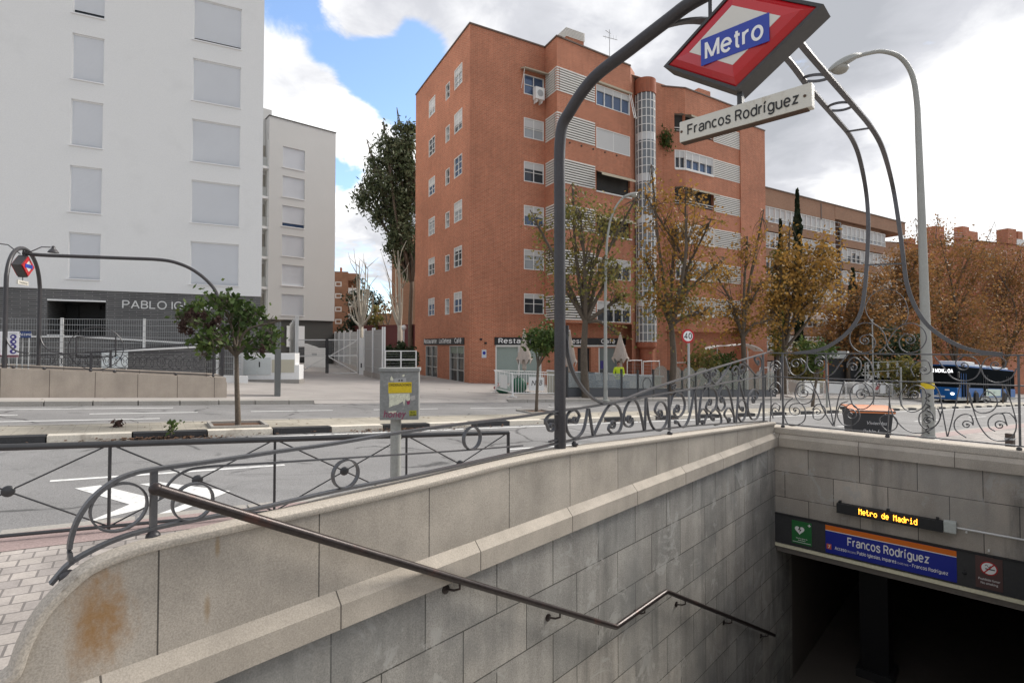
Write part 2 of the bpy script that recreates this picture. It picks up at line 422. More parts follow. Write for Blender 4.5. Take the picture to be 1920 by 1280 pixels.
def strokes(body, fr, a, b, c, size, mat, parent, name, align, sx, w, fit=None, gap=.085):
    x = 0.0; place = []
    for ch in body:
        g = GL[ch]; wid = max([p[0] for s_ in g for p in s_], default=.12)
        place.append((x, g)); x += wid + w + (gap if ch != ' ' else gap * .6)
    if fit: sx = (fit[1] - fit[0]) / ((x - gap) * size); a = fit[0]; align = 'LEFT'
    tot = (x - gap) * size * sx; off = {'CENTER': -tot / 2, 'LEFT': 0}[align] + w * size * sx / 2
    mb = MB(); k = 0
    for ch, (x0, g) in zip(body, place):
        if ch == ' ' and mb.v: mb.build(name, mat, parent); mb = MB()
        for s_ in g:
            P = [V((x0 + p[0], p[1], 0)) for p in s_]; closed = (P[0] - P[-1]).length < 1e-4
            if closed: P = P[:-1]
            n_ = len(P); L = []; Rr = []
            for i in range(n_):
                t0 = (P[i] - P[i - 1]) if (i or closed) else None; t1 = (P[(i + 1) % n_] - P[i]) if (i < n_ - 1 or closed) else None
                t0 = t0.normalized() if t0 is not None and t0.length > 1e-9 else None; t1 = t1.normalized() if t1 is not None and t1.length > 1e-9 else None
                t0 = t0 or t1; t1 = t1 or t0; m_ = (t0 + t1)
                m_ = m_.normalized() if m_.length > 1e-6 else t0
                nn = V((-m_.y, m_.x, 0)); cs = max(.45, nn.dot(V((-t0.y, t0.x, 0)))); L.append(P[i] + nn * (w / 2 / cs)); Rr.append(P[i] - nn * (w / 2 / cs))
            k += 1; d = c + .0012 + .0003 * (k % 5)
            q = lambda p: fr(a + off + p.x * size * sx, b + p.y * size, d)
            for i in range(n_ if closed else n_ - 1):
                j = (i + 1) % n_; mb.poly([q(Rr[i]), q(Rr[j]), q(L[j]), q(L[i])])
    return mb.build(name, mat, parent)
_text0 = text
def text(body, fr, a, b, c, size, mat, parent, name='lettering', align='CENTER', sx=1.0, bold=0.0, ext=.002, shear=0.0, w=None, fit=None, gap=.085):
    if name == 'lettering' and (size >= .045 or fit) and all(ch in GL for ch in body):
        return strokes(body, fr, a, b, c, size, mat, parent, name, align, sx, w or (.125 if bold else .09), fit, gap)
    return _text0(body, fr, a, b, c, size, mat, parent, name, align, sx, 0.0, ext, shear)
# ------------------------------------------------------------------ places
D = V((.8195, .573, 0)); NS = V((-.573, .8195, 0))              # along and across the street
def S(d, n, z=0.0):
    p = D * d + NS * n; return V((p.x, p.y, gz(p.x, p.y) + z))
dW = V((.687, .727, 0)).normalized()
C0 = V((3.63, 7.40, 0))                                           # corner where side wall and portal wall meet
WF = Fr(C0, -dW, flip=True)                                       # side wall: a grows towards the camera
WF.N = V((dW.y, -dW.x, 0))
EF = Fr(C0, V((dW.y, -dW.x, 0)))                                  # portal wall: a grows to the right
EF.N = -dW
SW = 2.62                                                         # width of the stairwell
# ------------------------------------------------------------------ shared materials
IRON = basic('wrought_iron_paint', (.105, .104, .108), .42, .25, .25, 6, .1, 80, .08, 120, .5)
IRON_D = basic('dark_iron_paint', (.055, .052, .055), .4, .3, .3, 5, .1, 80, .05, 120, .5)
IRON_S = basic('black_railing_paint', (.05, .05, .052), .33, .3, .25, 6, .1, 80, 0, 60, .6)
HAND = basic('worn_handrail_steel', (.045, .036, .034), .33, .55, .4, 8, .15, 50, .03, 90, .5, (.10, .045, .035), (.55, .75), 5)
WHITE = basic('white_paint', (.78, .78, .76), .5, 0, .05, 3)
GALV = basic('galvanised_steel', (.42, .43, .43), .45, .5, .1, 4)
STEELG = basic('grey_painted_steel', (.30, .31, .30), .45, .1, .12, 3, .06, 50)
POLE = basic('lamp_pole_paint', (.34, .345, .32), .5, .1, .14, 2, .08, 40, .03, 60, .4)
BLACK = basic('black_plastic', (.02, .021, .023), .5, 0, .2, 3)
DARKG = basic('dark_grey_panel', (.045, .046, .048), .45, 0, .15, 3)
LETW = basic('white_lettering', (.85, .85, .84), .5, 0, .02, 3, 0)
LETK = basic('black_lettering', (.02, .02, .02), .5, 0, .05, 3, 0)
def rust(t, x, ob):
    p = WF.px(188, 1165); c = WF(p[0], p[1], 0)
    sp = t.n('ShaderNodeVectorMath', operation='DISTANCE')
    st = t.n('ShaderNodeMapping'); t.l(ob, st.inputs[0]); st.inputs[3].default_value = (1.4, 1.4, .75)
    t.l(st.outputs[0], sp.inputs[0]); sp.inputs[1].default_value = (c.x * 1.4, c.y * 1.4, c.z * .75)
    nz = t.noise(t.coord(scale=(16, 16, 6)), 1.0, 7, .7)
    d = t.math('ADD', sp.outputs['Value'], t.math('MULTIPLY', t.math('SUBTRACT', nz, .5), .26))
    f = t.rng(d, .03, .19, .8, 0.0, True)
    f = t.math('MULTIPLY', f, t.rng(t.noise(ob, 30, 4), .3, .6, .55, 1.0))
    x = t.mix(f, x, (.30, .145, .03))
    for (qx, qy, s_) in ((408, 1022, .02), (388, 1140, .028)):
        q = WF.px(qx, qy); c2 = WF(q[0], q[1], 0)
        s2 = t.n('ShaderNodeVectorMath', operation='DISTANCE'); m2 = t.n('ShaderNodeMapping'); t.l(ob, m2.inputs[0]); m2.inputs[3].default_value = (1.6, 1.6, .35)
        t.l(m2.outputs[0], s2.inputs[0]); s2.inputs[1].default_value = (c2.x * 1.6, c2.y * 1.6, c2.z * .35)
        f2 = t.rng(t.math('ADD', s2.outputs['Value'], t.math('MULTIPLY', t.math('SUBTRACT', nz, .5), .03)), s_ * .2, s_, .5, 0.0, True)
        x = t.mix(f2, x, (.27, .16, .05))
    return x
def grime(t, x, ob):
    st = t.coord(scale=(3.2, 3.2, .45))
    f = t.rng(t.noise(st, 1.0, 6, .65), .5, .72, 0, .62, True)
    x = t.mix(f, x, (.115, .115, .11))
    f2 = t.rng(t.noise(ob, 2.4, 7, .74, .9), .55, .62, 0, .6, True)
    x = t.mix(f2, x, (.46, .45, .42))
    f3 = t.rng(t.noise(ob, 1.1, 5, .6), .48, .66, 0, .45, True)
    return t.mix(f3, x, (.17, .175, .17))
GRAN_UP = brick('granite_slabs', (.425, .378, .318), (.375, .338, .288), (.10, .088, .075), .66, 60, .0035, 0, rough=.82, var=.20, vs=2.2, bump=.22, grain=.24, gs=150, streak=.10, stain=rust, loc=(.08, 30, 0))
GRAN_CAP = basic('granite_coping', (.47, .42, .355), .82, 0, .15, 3, .2, 130, .1, 150, .3, (.20, .175, .14), (.58, .75), 5)
GRAN_BAND = brick('granite_band', (.445, .395, .33), (.395, .352, .30), (.11, .095, .08), .927, 60, .004, 0, rough=.82, var=.16, vs=2.5, bump=.2, grain=.2, gs=150, streak=.10, loc=(.525, 30, 0))
GRAN_LOW = brick('granite_ashlar', (.41, .385, .345), (.30, .292, .27), (.085, .08, .07), .57, .345, .0045, .5, rough=.85, var=.22, vs=1.9, bump=.28, grain=.30, gs=120, streak=.24, stain=grime, loc=(.405, -.085 + .345, 0))
GRAN_FAR = brick('pinkish_granite_slabs', (.43, .37, .31), (.39, .335, .28), (.16, .13, .11), 1.0, 60, .01, 0, rough=.85, var=.12, vs=1.5, bump=.1, grain=.1, gs=60, streak=.08, loc=(.3, 30, 0))
ASPH = None
def asphalt(name, c, patch):
    t = NT(name); ob = t.coord(); big = t.noise(ob, .35, 5, .6)
    st = t.coord(rot=(0, 0, -atan2(D.y, D.x)), scale=(.12, 1.6, 1))
    lane = t.noise(st, .6, 4, .5)
    x = t.mix(t.rng(big, .3, .7), k3(c, .86), k3(c, 1.12))
    x = t.mix(t.rng(lane, .42, .62, 0, .45, True), x, k3(c, patch))
    sp = t.noise(ob, 75, 3, .75); x = t.mix(t.rng(sp, .33, .67), t.mix(1.0, x, (.62,) * 3, 'MULTIPLY'), t.mix(1.0, x, (1.36,) * 3, 'MULTIPLY'))
    dark = t.rng(t.noise(ob, .8, 8, .75, .8),   .54, .66, 0, .55, True)
    x = t.mix(dark, x, k3(c, .55))
    vo = t.n('ShaderNodeTexVoronoi', feature='DISTANCE_TO_EDGE'); wv = t.n('ShaderNodeMix', data_type='VECTOR'); 
    nzv = t.n('ShaderNodeTexNoise'); t.l(ob, nzv.inputs['Vector']); nzv.inputs['Scale'].default_value = 1.6; nzv.inputs['Detail'].default_value = 5
    wv.inputs[0].default_value = .3; t.l(ob, wv.inputs[4]); t.l(nzv.outputs['Color'], wv.inputs[5]); t.l(wv.outputs[1], vo.inputs['Vector']); vo.inputs['Scale'].default_value = .6
    cr_ = t.math('MULTIPLY', t.rng(vo.outputs['Distance'], .0, .022, 1, 0), t.rng(t.noise(ob, .55, 3), .46, .53, 0, .85, True))
    x = t.mix(cr_, x, (.05, .05, .05))
    t.col(x); t.set(.86, 0, .3); t.bump(sp, .35, .006); return t.m
ASPH = asphalt('asphalt', (.235, .231, .228), .78)
ASPHF = asphalt('worn_asphalt', (.235, .23, .226), .80)
CONC = None
def concrete(name, c, rotz=0.0):
    t = NT(name); ob = t.coord(); st = t.coord(rot=(0, 0, rotz), scale=(.4, 2.2, 1))
    x = t.mix(t.rng(t.noise(ob, .5, 6, .6), .3, .7), k3(c, .84), k3(c, 1.12))
    x = t.mix(t.rng(t.noise(st, .9, 6, .65), .5, .72, 0, .55, True), x, k3(c, .62))
    x = t.mix(t.rng(t.noise(ob, 60, 3), .35, .65, 0, .25), x, k3(c, .8))
    t.col(x); t.set(.85, 0, .3); t.bump(t.noise(ob, 50, 3), .15, .005); return t.m
CONC = concrete('concrete_paving', (.40, .37, .345), -atan2(D.y, D.x))
TILE = brick('pavement_tiles', (.37, .335, .305), (.27, .245, .23), (.17, .155, .145), .15, .15, .008, .5, rot=-atan2(D.y, D.x), rough=.8, var=.34, vs=1.6, bump=.3, grain=.15, gs=60)
TILEM = brick('median_tiles', (.40, .365, .30), (.35, .32, .265), (.29, .265, .215), .2, .2, .006, 0, rot=-atan2(D.y, D.x), rough=.85, var=.22, vs=.9, bump=.2, grain=.15, gs=40)
REDK = basic('reddish_border_paving', (.33, .25, .235), .85, 0, .15, 3, .15, 60, .1, 60)
KERBW = basic('white_kerb_paint', (.66, .61, .52), .8, 0, .14, 3, .1, 40, .1, 60, .3, (.36, .31, .25), (.56, .72), 2.5)
KERBB = basic('black_kerb_paint', (.045, .045, .047), .8, 0, .3, 3, .15, 40, .1, 60, .3, (.14, .13, .12), (.56, .75), 2.5)
KERBG = basic('grey_kerb_stone', (.34, .32, .29), .85, 0, .15, 2, .12, 50)
def worn(name, c, under):
    t = NT(name); ob = t.coord(); x = t.mix(t.noise(ob, 3, 5), k3(c, .88), k3(c, 1.05))
    x = t.mix(t.rng(t.noise(ob, 9, 8, .75), .52, .66, 0, .75, True), x, under); t.col(x); t.set(.8, 0, .3); return t.m
PAINT = worn('road_paint', (.72, .72, .70), (.36, .355, .35))
DIRT = basic('dry_leaf_litter', (.11, .06, .035), .9, 0, .4, 6, .4, 60, .5, 80)
# ------------------------------------------------------------------ ground
def sheet(name, loops, mat, z, hole=None):
    """flat sheet laid on the slope, outline given as world xy, with an optional hole"""
    bm = bmesh.new(); eds = []
    for lp in [loops] + ([hole] if hole else []):
        vs = [bm.verts.new((p[0], p[1], gz(p[0], p[1]) + z)) for p in lp]
        for i in range(len(vs)): eds.append(bm.edges.new((vs[i], vs[(i + 1) % len(vs)])))
    bmesh.ops.triangle_fill(bm, edges=eds, use_beauty=True)
    for f in bm.faces:
        f.normal_update()
        if f.normal.z < 0: f.normal_flip()
    mb = MB()
    bm.verts.index_update()
    mb.mesh([v_.co for v_ in bm.verts], [tuple(v_.index for v_ in f.verts) for f in bm.faces]); bm.free()
    o = mb.build(name, mat); o['kind'] = 'structure'; return o
T_END = -9.0                                                      # the passage runs on under the street
well = [WF(8.3, 0, -.25), WF(.02, 0, -.25), EF(SW + .25, 0, -.12), WF(8.3, 0, SW + .25)]
well = [WF(8.3, 0, -.15), WF(-.15, 0, -.15), EF(SW + .15, 0, -.15), WF(8.3, 0, SW + .15)]
wide = [WF(9.0, 0, -.6), WF(-.8, 0, -.6), EF(SW + .8, 0, -.8), WF(9.0, 0, SW + .7)]
N_NEAR, N_MED0, N_MED1, N_FAR = 6.45, 12.22, 13.8, 18.3
sheet('ground', [(-700, -300), (900, -300), (900, 900), (-700, 900)], basic('earth', (.22, .2, .17), .9, 0, .2, .2), -.2, wide)
sheet('near_pavement', [S(-60, N_NEAR), S(-60, -40), S(120, -40), S(120, N_NEAR)], TILE, 0, well)
sheet('red_border', [S(-60, N_NEAR), S(-60, N_NEAR - .5), S(120, N_NEAR - .5), S(120, N_NEAR)], REDK, .004)
sheet('road', [S(-60, N_NEAR), S(-60, N_MED0), S(160, N_MED0), S(160, N_NEAR)], ASPH, -.12)
sheet('far_road', [S(-60, N_MED1), S(-60, N_FAR), S(160, N_FAR), S(160, N_MED1)], ASPHF, -.12)
sheet('median', [S(-60, N_MED0 + .24), S(-60, N_MED1 - .14), S(160, N_MED1 - .14), S(160, N_MED0 + .24)], TILEM, -.004)
DR0, DR1 = 5.6, 11.2                                              # dropped kerb of the driveway
sheet('far_pavement', [S(-60, N_FAR + .15), S(-60, 90), S(160, 90), S(160, N_FAR + .15)], CONC, 0)
def kerb_run(name, d0, d1, n0, n1, z0, z1, mat, step=None, mats=None):
    mb = MB(); d = d0; i = 0
    while d < d1 - 1e-6:
        e2 = min(d1, d + (step or (d1 - d0))); mb.cur = i % 2 if mats else 0; g = .012 if step else 0
        P = [S(d + g, n0, z0), S(e2 - g, n0, z0), S(e2 - g, n1, z0), S(d + g, n1, z0)]
        mb.mesh(P + [p + V((0, 0, z1 - z0)) for p in P], [(4, 5, 6, 7), (0, 1, 5, 4), (1, 2, 6, 5), (2, 3, 7, 6), (3, 0, 4, 7)])
        d = e2; i += 1
    o = mb.build(name, mats or mat); o['kind'] = 'structure'; return o
# black and white kerb of the median: 1.9 m stones
kerb_run('median_kerb', -1.3 - 1.22 * 24, 130, N_MED0, N_MED0 + .24, -.13, .006, None, 1.22, [KERBW, KERBB])
kerb_run('median_rear_kerb', -40, 130, N_MED1 - .14, N_MED1, -.13, .004, KERBG, 1.0)
kerb_run('near_kerb', -40, 130, N_NEAR - .001, N_NEAR + .14, -.13, .003, KERBG, 1.0)
kerb_run('far_kerb', -40, 4.8, N_FAR, N_FAR + .15, -.13, .004, KERBG, 1.0)
kerb_run('far_kerb', 12.6, 130, N_FAR, N_FAR + .15, -.13, .004, KERBG, 1.0)
rp_ = MB(); rp_.poly([S(4.8, N_FAR - .02, -.105), S(12.6, N_FAR - .02, -.105), S(12.6, N_FAR + .16, -.002), S(4.8, N_FAR + .16, -.002)]); rp_.poly([S(4.8, N_FAR - .02, -.13), S(12.6, N_FAR - .02, -.13), S(12.6, N_FAR - .02, -.105), S(4.8, N_FAR - .02, -.105)])
o = rp_.build('driveway_ramp', CONC); o['kind'] = 'structure'
bd_ = MB(); bd_.poly([S(-40, N_FAR + .15, .0035), S(4.8, N_FAR + .15, .0035), S(4.8, N_FAR + .55, .0035), S(-40, N_FAR + .55, .0035)]); o = bd_.build('kerb_border', KERBG); o['kind'] = 'structure'
mk_ = MB()
def stripe(d0, d1, n, wd=.1):
    mk_.poly([S(d0, n - wd / 2, -.116), S(d1, n - wd / 2, -.116), S(d1, n + wd / 2, -.116), S(d0, n + wd / 2, -.116)])
stripe(-40, 130, N_MED0 - .30, .12)
for k in range(-8, 30): stripe(-.96 + k * 3.55, 1.3 + k * 3.55, 16.45)
stripe(-60, .43, 15.3, .1); stripe(-60, .8, 17.6, .1)
for k in range(-6, 30): stripe(-.92 + k * 7.2, 1.93 + k * 7.2, 9.1, .1)
# white turn arrow on the near carriageway, traced on the road surface itself
for q in (((62, 1004), (170, 975), (243, 945), (140, 915), (188, 909), (290, 934), (268, 953)),
          ((237, 985), (380, 932), (262, 907), (300, 903), (432, 920), (370, 945), (262, 987)),):
    mk_.poly([ground(x, y, -.116) for x, y in q][::-1])
o = mk_.build('lane_markings', PAINT, fixn=False); o['kind'] = 'structure'
dm = MB(); rr = random.Random(4)
for i in range(900):
    d = rr.choice((rr.gauss(.4, .6), rr.uniform(-12, 30), rr.gauss(5.5, .8))); n = N_MED0 - abs(rr.gauss(0, .16)) - .01; p = S(d, n, -.112 + rr.random() * .05 * (1 if n > N_MED0 - .15 else .2))
    a = rr.random() * 6.3; s_ = rr.uniform(.02, .05); u = V((cos(a), sin(a), rr.uniform(-.4, .4))) * s_; v_ = V((-sin(a), cos(a), rr.uniform(-.4, .4))) * s_ * .6
    dm.poly([p - u, p - v_, p + u, p + v_])
for i in range(320):
    d = rr.uniform(-14, 30); n = rr.choice((rr.uniform(N_MED0 + .3, N_MED1 - .2), rr.uniform(17.4, 24))); p = S(d, n, .012)
    a = rr.random() * 6.3; s_ = rr.uniform(.02, .05); u = V((cos(a), sin(a), rr.uniform(-.2, .3))) * s_; v_ = V((-sin(a), cos(a), rr.uniform(-.2, .3))) * s_ * .6
    dm.poly([p - u, p - v_, p + u, p + v_])
tag(dm.build('fallen_leaves', DIRT), 'dry brown leaves scattered on the paving and piled along the kerb of the median', 'fallen leaves', kind='stuff')
# ------------------------------------------------------------------ the stairwell
CORN = [(0, .60), (0.0, .43), (.055, .43), (.055, .545)]
Z_COP, Z_CT, Z_CB = .675, .60, .43
LB, LT = -.88, -.50                                               # sign band
sw = thing('stairwell_wall', 'long granite wall of the metro stairwell, rounded at its near end and rust stained', 'wall', WF(4, 0, -.1))
out_px = [(27, 1264), (45, 1215), (78, 1155), (117, 1112), (168, 1069), (234, 1040), (297, 1022), (390, 1001), (480, 981), (589, 958), (800, 909), (960, 869), (1067, 848), (1190, 831), (1354, 808), (1441, 797.6)]
top = [WF.px(x, y) for x, y in out_px]
top[-1] = (0.0, top[-1][1])
endA = top[0][0] + .03
outline = [(endA + .02, Z_CT - .2), (endA + .015, top[0][1] - .06)] + top
TH = -.125
mb = MB(); full = [(endA + .025, -.25)] + outline[1:] + [(0, Z_CT)]
mb.prism(WF, [(endA + .025, Z_CT)] + [p for p in outline if p[1] > Z_CT + .01] + [(0, Z_CT)], 0, TH)
for i, v_ in enumerate(mb.v):
    aa = (v_ - WF.O).dot(WF.X)
    if aa > 6.4 and (v_ - WF.O).dot(WF.N) < -.1: mb.v[i] = v_ + WF.N * (.075 * min(1.0, (aa - 6.4) / .7))
mb.build('parapet', GRAN_UP, sw, fixn=True)
mb = MB(); mb.fbox(WF, -.68, -.001, -3.3, LB - .14, -.3, 0.0); mb.fbox(WF, -.001, 7.0, -3.3, Z_CB, -.3, 0.0); mb.fbox(WF, 7.0, endA + .02, -3.3, Z_CB, -.05, 0.0); mb.build('ashlar', GRAN_LOW, sw)
mb = MB()
prof = [(.0, Z_CT), (.0, Z_CB), (.05, Z_CB), (.05, Z_CT - .055)]
vs = [WF(a, b, c) for a in (.05, endA + .03) for c, b in prof]
mb.mesh(vs, [(0, 1, 2, 3), (7, 6, 5, 4), (0, 4, 5, 1), (1, 5, 6, 2), (2, 6, 7, 3), (3, 7, 4, 0)])
mb.build('cornice', GRAN_BAND, sw, fixn=True)
mb = MB()
lip = crv([WF(a, b + .004, .0) for a, b in [(endA + .03, Z_CT - .3)] + outline[1:]], 3)
n_ = len(lip)
pr = [(.014, -.018), (.021, -.005), (.018, .010), (.006, .017), (-.135, .017), (-.135, -.018)]
vs = []; fs = []
for i, p in enumerate(lip):
    t_ = (lip[min(i + 1, n_ - 1)] - lip[max(i - 1, 0)]).normalized(); nn = WF.N.cross(t_)
    if nn.z < 0 or (abs(nn.z) < .3 and nn.dot(WF.X) < 0): nn = -nn
    aa = (p - WF.O).dot(WF.X); bk = -.135 + .08 * max(0.0, min(1.0, (aa - 6.4) / .7))
    for c, h in pr: vs.append(p + WF.N * (bk if c < -.1 else c) + nn * h)
for i in range(n_ - 1):
    for k in range(6): fs.append((i * 6 + k, i * 6 + (k + 1) % 6, (i + 1) * 6 + (k + 1) % 6, (i + 1) * 6 + k))
fs += [tuple(range(6)), tuple((n_ - 1) * 6 + k for k in range(6))[::-1]]
mb.mesh(vs, fs); mb.build('coping', GRAN_CAP, sw, smooth=True, fixn=True)
# portal wall with its cornice, the band of signs is a thing of its own
pw = thing('portal_wall', 'granite end wall above the dark metro passage', 'wall', EF(1.3, 0, -.1))
mb = MB(); mb.fbox(EF, -.15, SW + .3, LT + .0, Z_CB, -.35, 0); mb.build('ashlar', brick('portal_ashlar', (.52, .465, .40), (.41, .37, .32), (.10, .09, .08), .58, .345, .0045, .5, rough=.85, var=.2, vs=2.2, bump=.25, grain=.16, gs=130, streak=.14, stain=grime, loc=(.29, -.085 + .345, 0)), pw)
mb = MB()
vs = [EF(a, b, c) for a in (.002, SW + .3) for c, b in prof]
mb.mesh(vs, [(0, 1, 2, 3), (7, 6, 5, 4), (0, 4, 5, 1), (1, 5, 6, 2), (2, 6, 7, 3), (3, 7, 4, 0)])
mb.build('cornice', GRAN_BAND, pw, fixn=True)
mb = MB(); mb.fbox(EF, -.28, SW + .3, Z_CB + .17, Z_COP + .0, -.3, .012); mb.build('coping', GRAN_CAP, pw, bevel=.008)
mb = MB(); mb.fbox(EF, .0, SW, LB - .14, LB, -.35, -.04); mb.build('lintel', basic('lintel_concrete', (.22, .2, .18), .8, 0, .2, 3), pw)  # plain grey-brown concrete, one base tone over the whole lintel
mb = MB(); mb.fbox(EF, .0, SW, LB - .052, LB - .008, -.04, .028); mb.build('edge_strip', basic('cream_metal_strip', (.82, .78, .58), .5, .1, .08, 4), pw)
# right hand wall, mostly out of the picture
ow = thing('stairwell_wall', 'granite wall on the right hand side of the metro stairwell, beyond the passage opening', 'wall', EF(SW, 0, -.1))
RF = Fr(EF(SW, 0, 0), dW); RF.N = -EF.X
mb = MB(); mb.fbox(RF, -8.2, .0, -3.3, Z_CB, -.3, 0); mb.build('ashlar', GRAN_LOW, ow)
mb = MB(); mb.prism(RF, [(-8.2, Z_CB), (-8.2, .95), (-7.6, 1.0), (0, Z_COP - .03), (0, Z_CB)], -.3, -.012); mb.build('parapet', GRAN_UP, ow, fixn=True)
# steps
STEP = basic('granite_steps', (.36, .345, .32), .75, 0, .2, 3, .2, 90, .1, 90)
mb = MB(); zL = -1.42; rise, run = .163, .30
z_, t_ = 0.02, 6.72
prof2 = [(8.3, 0.03)]; k = 0
nst = 9
for i in range(nst):
    a = 4.01 + (nst - i) * run; zt = zL + (nst - i) * rise
    prof2 += [(a, zt), (a, zt - rise)]
prof2 += [(3.12, zL)]
nst2 = 10
for i in range(nst2):
    a = 3.12 - i * run; prof2 += [(a, zL - i * rise), (a, zL - (i + 1) * rise)]
zF = zL - nst2 * rise
prof2 += [(-.2, zF)]
prof2[0] = (8.3, prof2[1][1])
# build as strips
for i in range(len(prof2) - 1):
    (a0, b0), (a1, b1) = prof2[i], prof2[i + 1]
    mb.poly([WF(a0, b0, 0), WF(a0, b0, SW), WF(a1, b1, SW), WF(a1, b1, 0)][::-1])
o = mb.build('stairs', STEP, fixn=False); o['kind'] = 'structure'
# passage
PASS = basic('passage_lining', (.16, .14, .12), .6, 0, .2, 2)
mb = MB()
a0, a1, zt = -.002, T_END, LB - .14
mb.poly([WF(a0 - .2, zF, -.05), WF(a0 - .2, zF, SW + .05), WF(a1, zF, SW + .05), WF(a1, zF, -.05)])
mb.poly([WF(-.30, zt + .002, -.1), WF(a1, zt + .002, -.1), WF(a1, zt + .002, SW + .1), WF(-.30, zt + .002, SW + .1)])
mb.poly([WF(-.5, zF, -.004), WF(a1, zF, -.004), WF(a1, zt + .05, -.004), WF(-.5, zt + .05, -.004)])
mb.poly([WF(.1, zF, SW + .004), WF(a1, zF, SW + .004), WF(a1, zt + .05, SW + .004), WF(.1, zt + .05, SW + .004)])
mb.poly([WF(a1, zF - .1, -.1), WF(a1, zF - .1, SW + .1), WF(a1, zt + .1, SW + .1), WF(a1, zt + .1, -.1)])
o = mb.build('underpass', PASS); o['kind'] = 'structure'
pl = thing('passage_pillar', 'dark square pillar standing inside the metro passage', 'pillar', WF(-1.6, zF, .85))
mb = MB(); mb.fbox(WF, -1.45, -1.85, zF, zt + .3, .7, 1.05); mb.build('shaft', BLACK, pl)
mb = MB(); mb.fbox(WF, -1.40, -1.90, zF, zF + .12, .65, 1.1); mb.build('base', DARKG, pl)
# ------------------------------------------------------------------ sign band over the passage
BLUE = basic('enamel_blue', (.008, .022, .30), .35, 0, .04, 3, 0)
ORANGE = basic('enamel_orange', (.75, .17, .012), .4, 0, .04, 3, 0)
GREEN = basic('enamel_green', (.022, .16, .045), .4, 0, .05, 3, 0)
BROWN = basic('brown_plastic', (.10, .055, .052), .4, 0, .05, 3, 0)
REDE = basic('sign_red', (.48, .02, .025), .35, 0, .05, 3, 0)
band = thing('sign_band', 'dark grey fascia carrying the signs across the top of the passage', 'fascia', EF(1.3, LB, .0))
mb = MB(); mb.fbox(EF, .002, SW, LB, LT, -.3, .03); mb.build('panel', DARKG, band)
mb = MB(); mb.fbox(EF, .002, SW, LT, LT + .018, -.01, .038); mb.build('trim', BLACK, band)
mb = MB(); a, z1 = EF.px(1675, 1075, .03); a, z1 = EF.px(1808, 1073, .03); mb.lathe(EF(a, z1, .03), [(.012, 0), (.02, .004), (.02, .012), (.006, .016)], 10, EF.N); mb.build('lock', BLACK, band)
def plate(name, label, x0, x1, mat, b0=LB + .02, b1=LT - .008, cat='sign', c0=.030, c1=.038):
    a0, a1 = EF.a(x0, 1020, c1), EF.a(x1, 1020, c1)
    t = thing(name, label, cat, EF((a0 + a1) / 2, b0, c0))
    mb = MB(); mb.fbox(EF, a0, a1, b0, b1, c0, c1); mb.build('plate', mat, t)
    return t, a0, a1, b0, b1, c1
t, a0, a1, b0, b1, c = plate('station_sign', 'blue station sign with an orange stripe and white lettering over the passage', 1548, 1793, BLUE)
mb = MB(); mb.fbox(EF, a0, a1, b1 - .062, b1, c, c + .002); mb.build('stripe', ORANGE, t)
mb = MB(); mb.fbox(EF, a0, a1, b1 - .071, b1 - .062, c, c + .002); mb.build('line', LETW, t)
W_ = a1 - a0
ft = lambda x0, x1, y: (EF.a(x0, y, c), EF.a(x1, y, c))
text('Francos Rodríguez', EF, 0, b0 + .148, c, .135, LETW, t, w=.125, fit=ft(1589, 1742, 1030), gap=.06)
for (tx_, x0, x1, sz_, w_) in (('Acceso', 1565.5, 1587.5, .052, .13), ('/Access', 1588.5, 1604.5, .036, .08), ('Pablo Iglesias, impares', 1607, 1680.5, .052, .13), ('/odd nos.', 1682, 1703.5, .034, .08), ('- Francos Rodríguez', 1705, 1777, .052, .13)):
    text(tx_, EF, 0, b0 + .063, c, sz_, LETW, t, w=w_, fit=ft(x0, x1, 1045), gap=.06)
mb = MB(); mb.fbox(EF, a0 + .012, a0 + .065, b0 + .05, b0 + .115, c, c + .002); mb.build('line_badge', basic('badge_orange_red', (.62, .12, .05), .4, 0, .03, 3, 0), t)
text('7', EF, a0 + .0385, b0 + .062, c + .002, .055, LETW, t, bold=.002)
t, a0, a1, b0, b1, c = plate('defibrillator_sign', 'green sign with a white heart and a cross', 1485, 1522, GREEN, LB + .045, LT - .035)
W_ = a1 - a0; hx = a0 + W_ * .40; hy = b0 + .185; r = .052
heart = []
for i in range(40):
    q = 2 * pi * i / 40; heart.append((hx + r * 1.1 * (16 * sin(q) ** 3) / 16, hy + r * 1.15 * (13 * cos(q) - 5 * cos(2 * q) - 2 * cos(3 * q) - cos(4 * q)) / 16))
mb = MB(); mb.prism(EF, heart, c, c + .002); mb.build('heart', LETW, t, fixn=True)
mb = MB(); mb.prism(EF, [(hx - .004, hy + .032), (hx - .02, hy - .002), (hx + .004, hy + .002), (hx - .004, hy - .036), (hx + .024, hy + .012), (hx + .002, hy + .008), (hx + .012, hy + .03)], c + .002, c + .003); mb.build('bolt', LETK, t, fixn=True)
mb = MB(); px_ = a1 - .026; py_ = b1 - .035
mb.fbox(EF, px_ - .018, px_ + .018, py_ - .006, py_ + .006, c, c + .002); mb.fbox(EF, px_ - .006, px_ + .006, py_ - .018, py_ + .018, c, c + .0025); mb.build('cross', LETW, t)
text('Estación dotada de', EF, (a0 + a1) / 2, b0 + .07, c, .021, LETW, t, sx=.85)
text('desfibrilador', EF, (a0 + a1) / 2, b0 + .045, c, .021, LETW, t, sx=.85)
mb = MB(); mb.fbox(EF, a0 + .01, a1 - .01, b0 + .022, b0 + .027, c, c + .002); mb.build('line', LETW, t)
t, a0, a1, b0, b1, c = plate('no_smoking_sign', 'brown no smoking sign with a crossed out cigarette', 1828, 1879, BROWN, LB + .03, LT - .005)
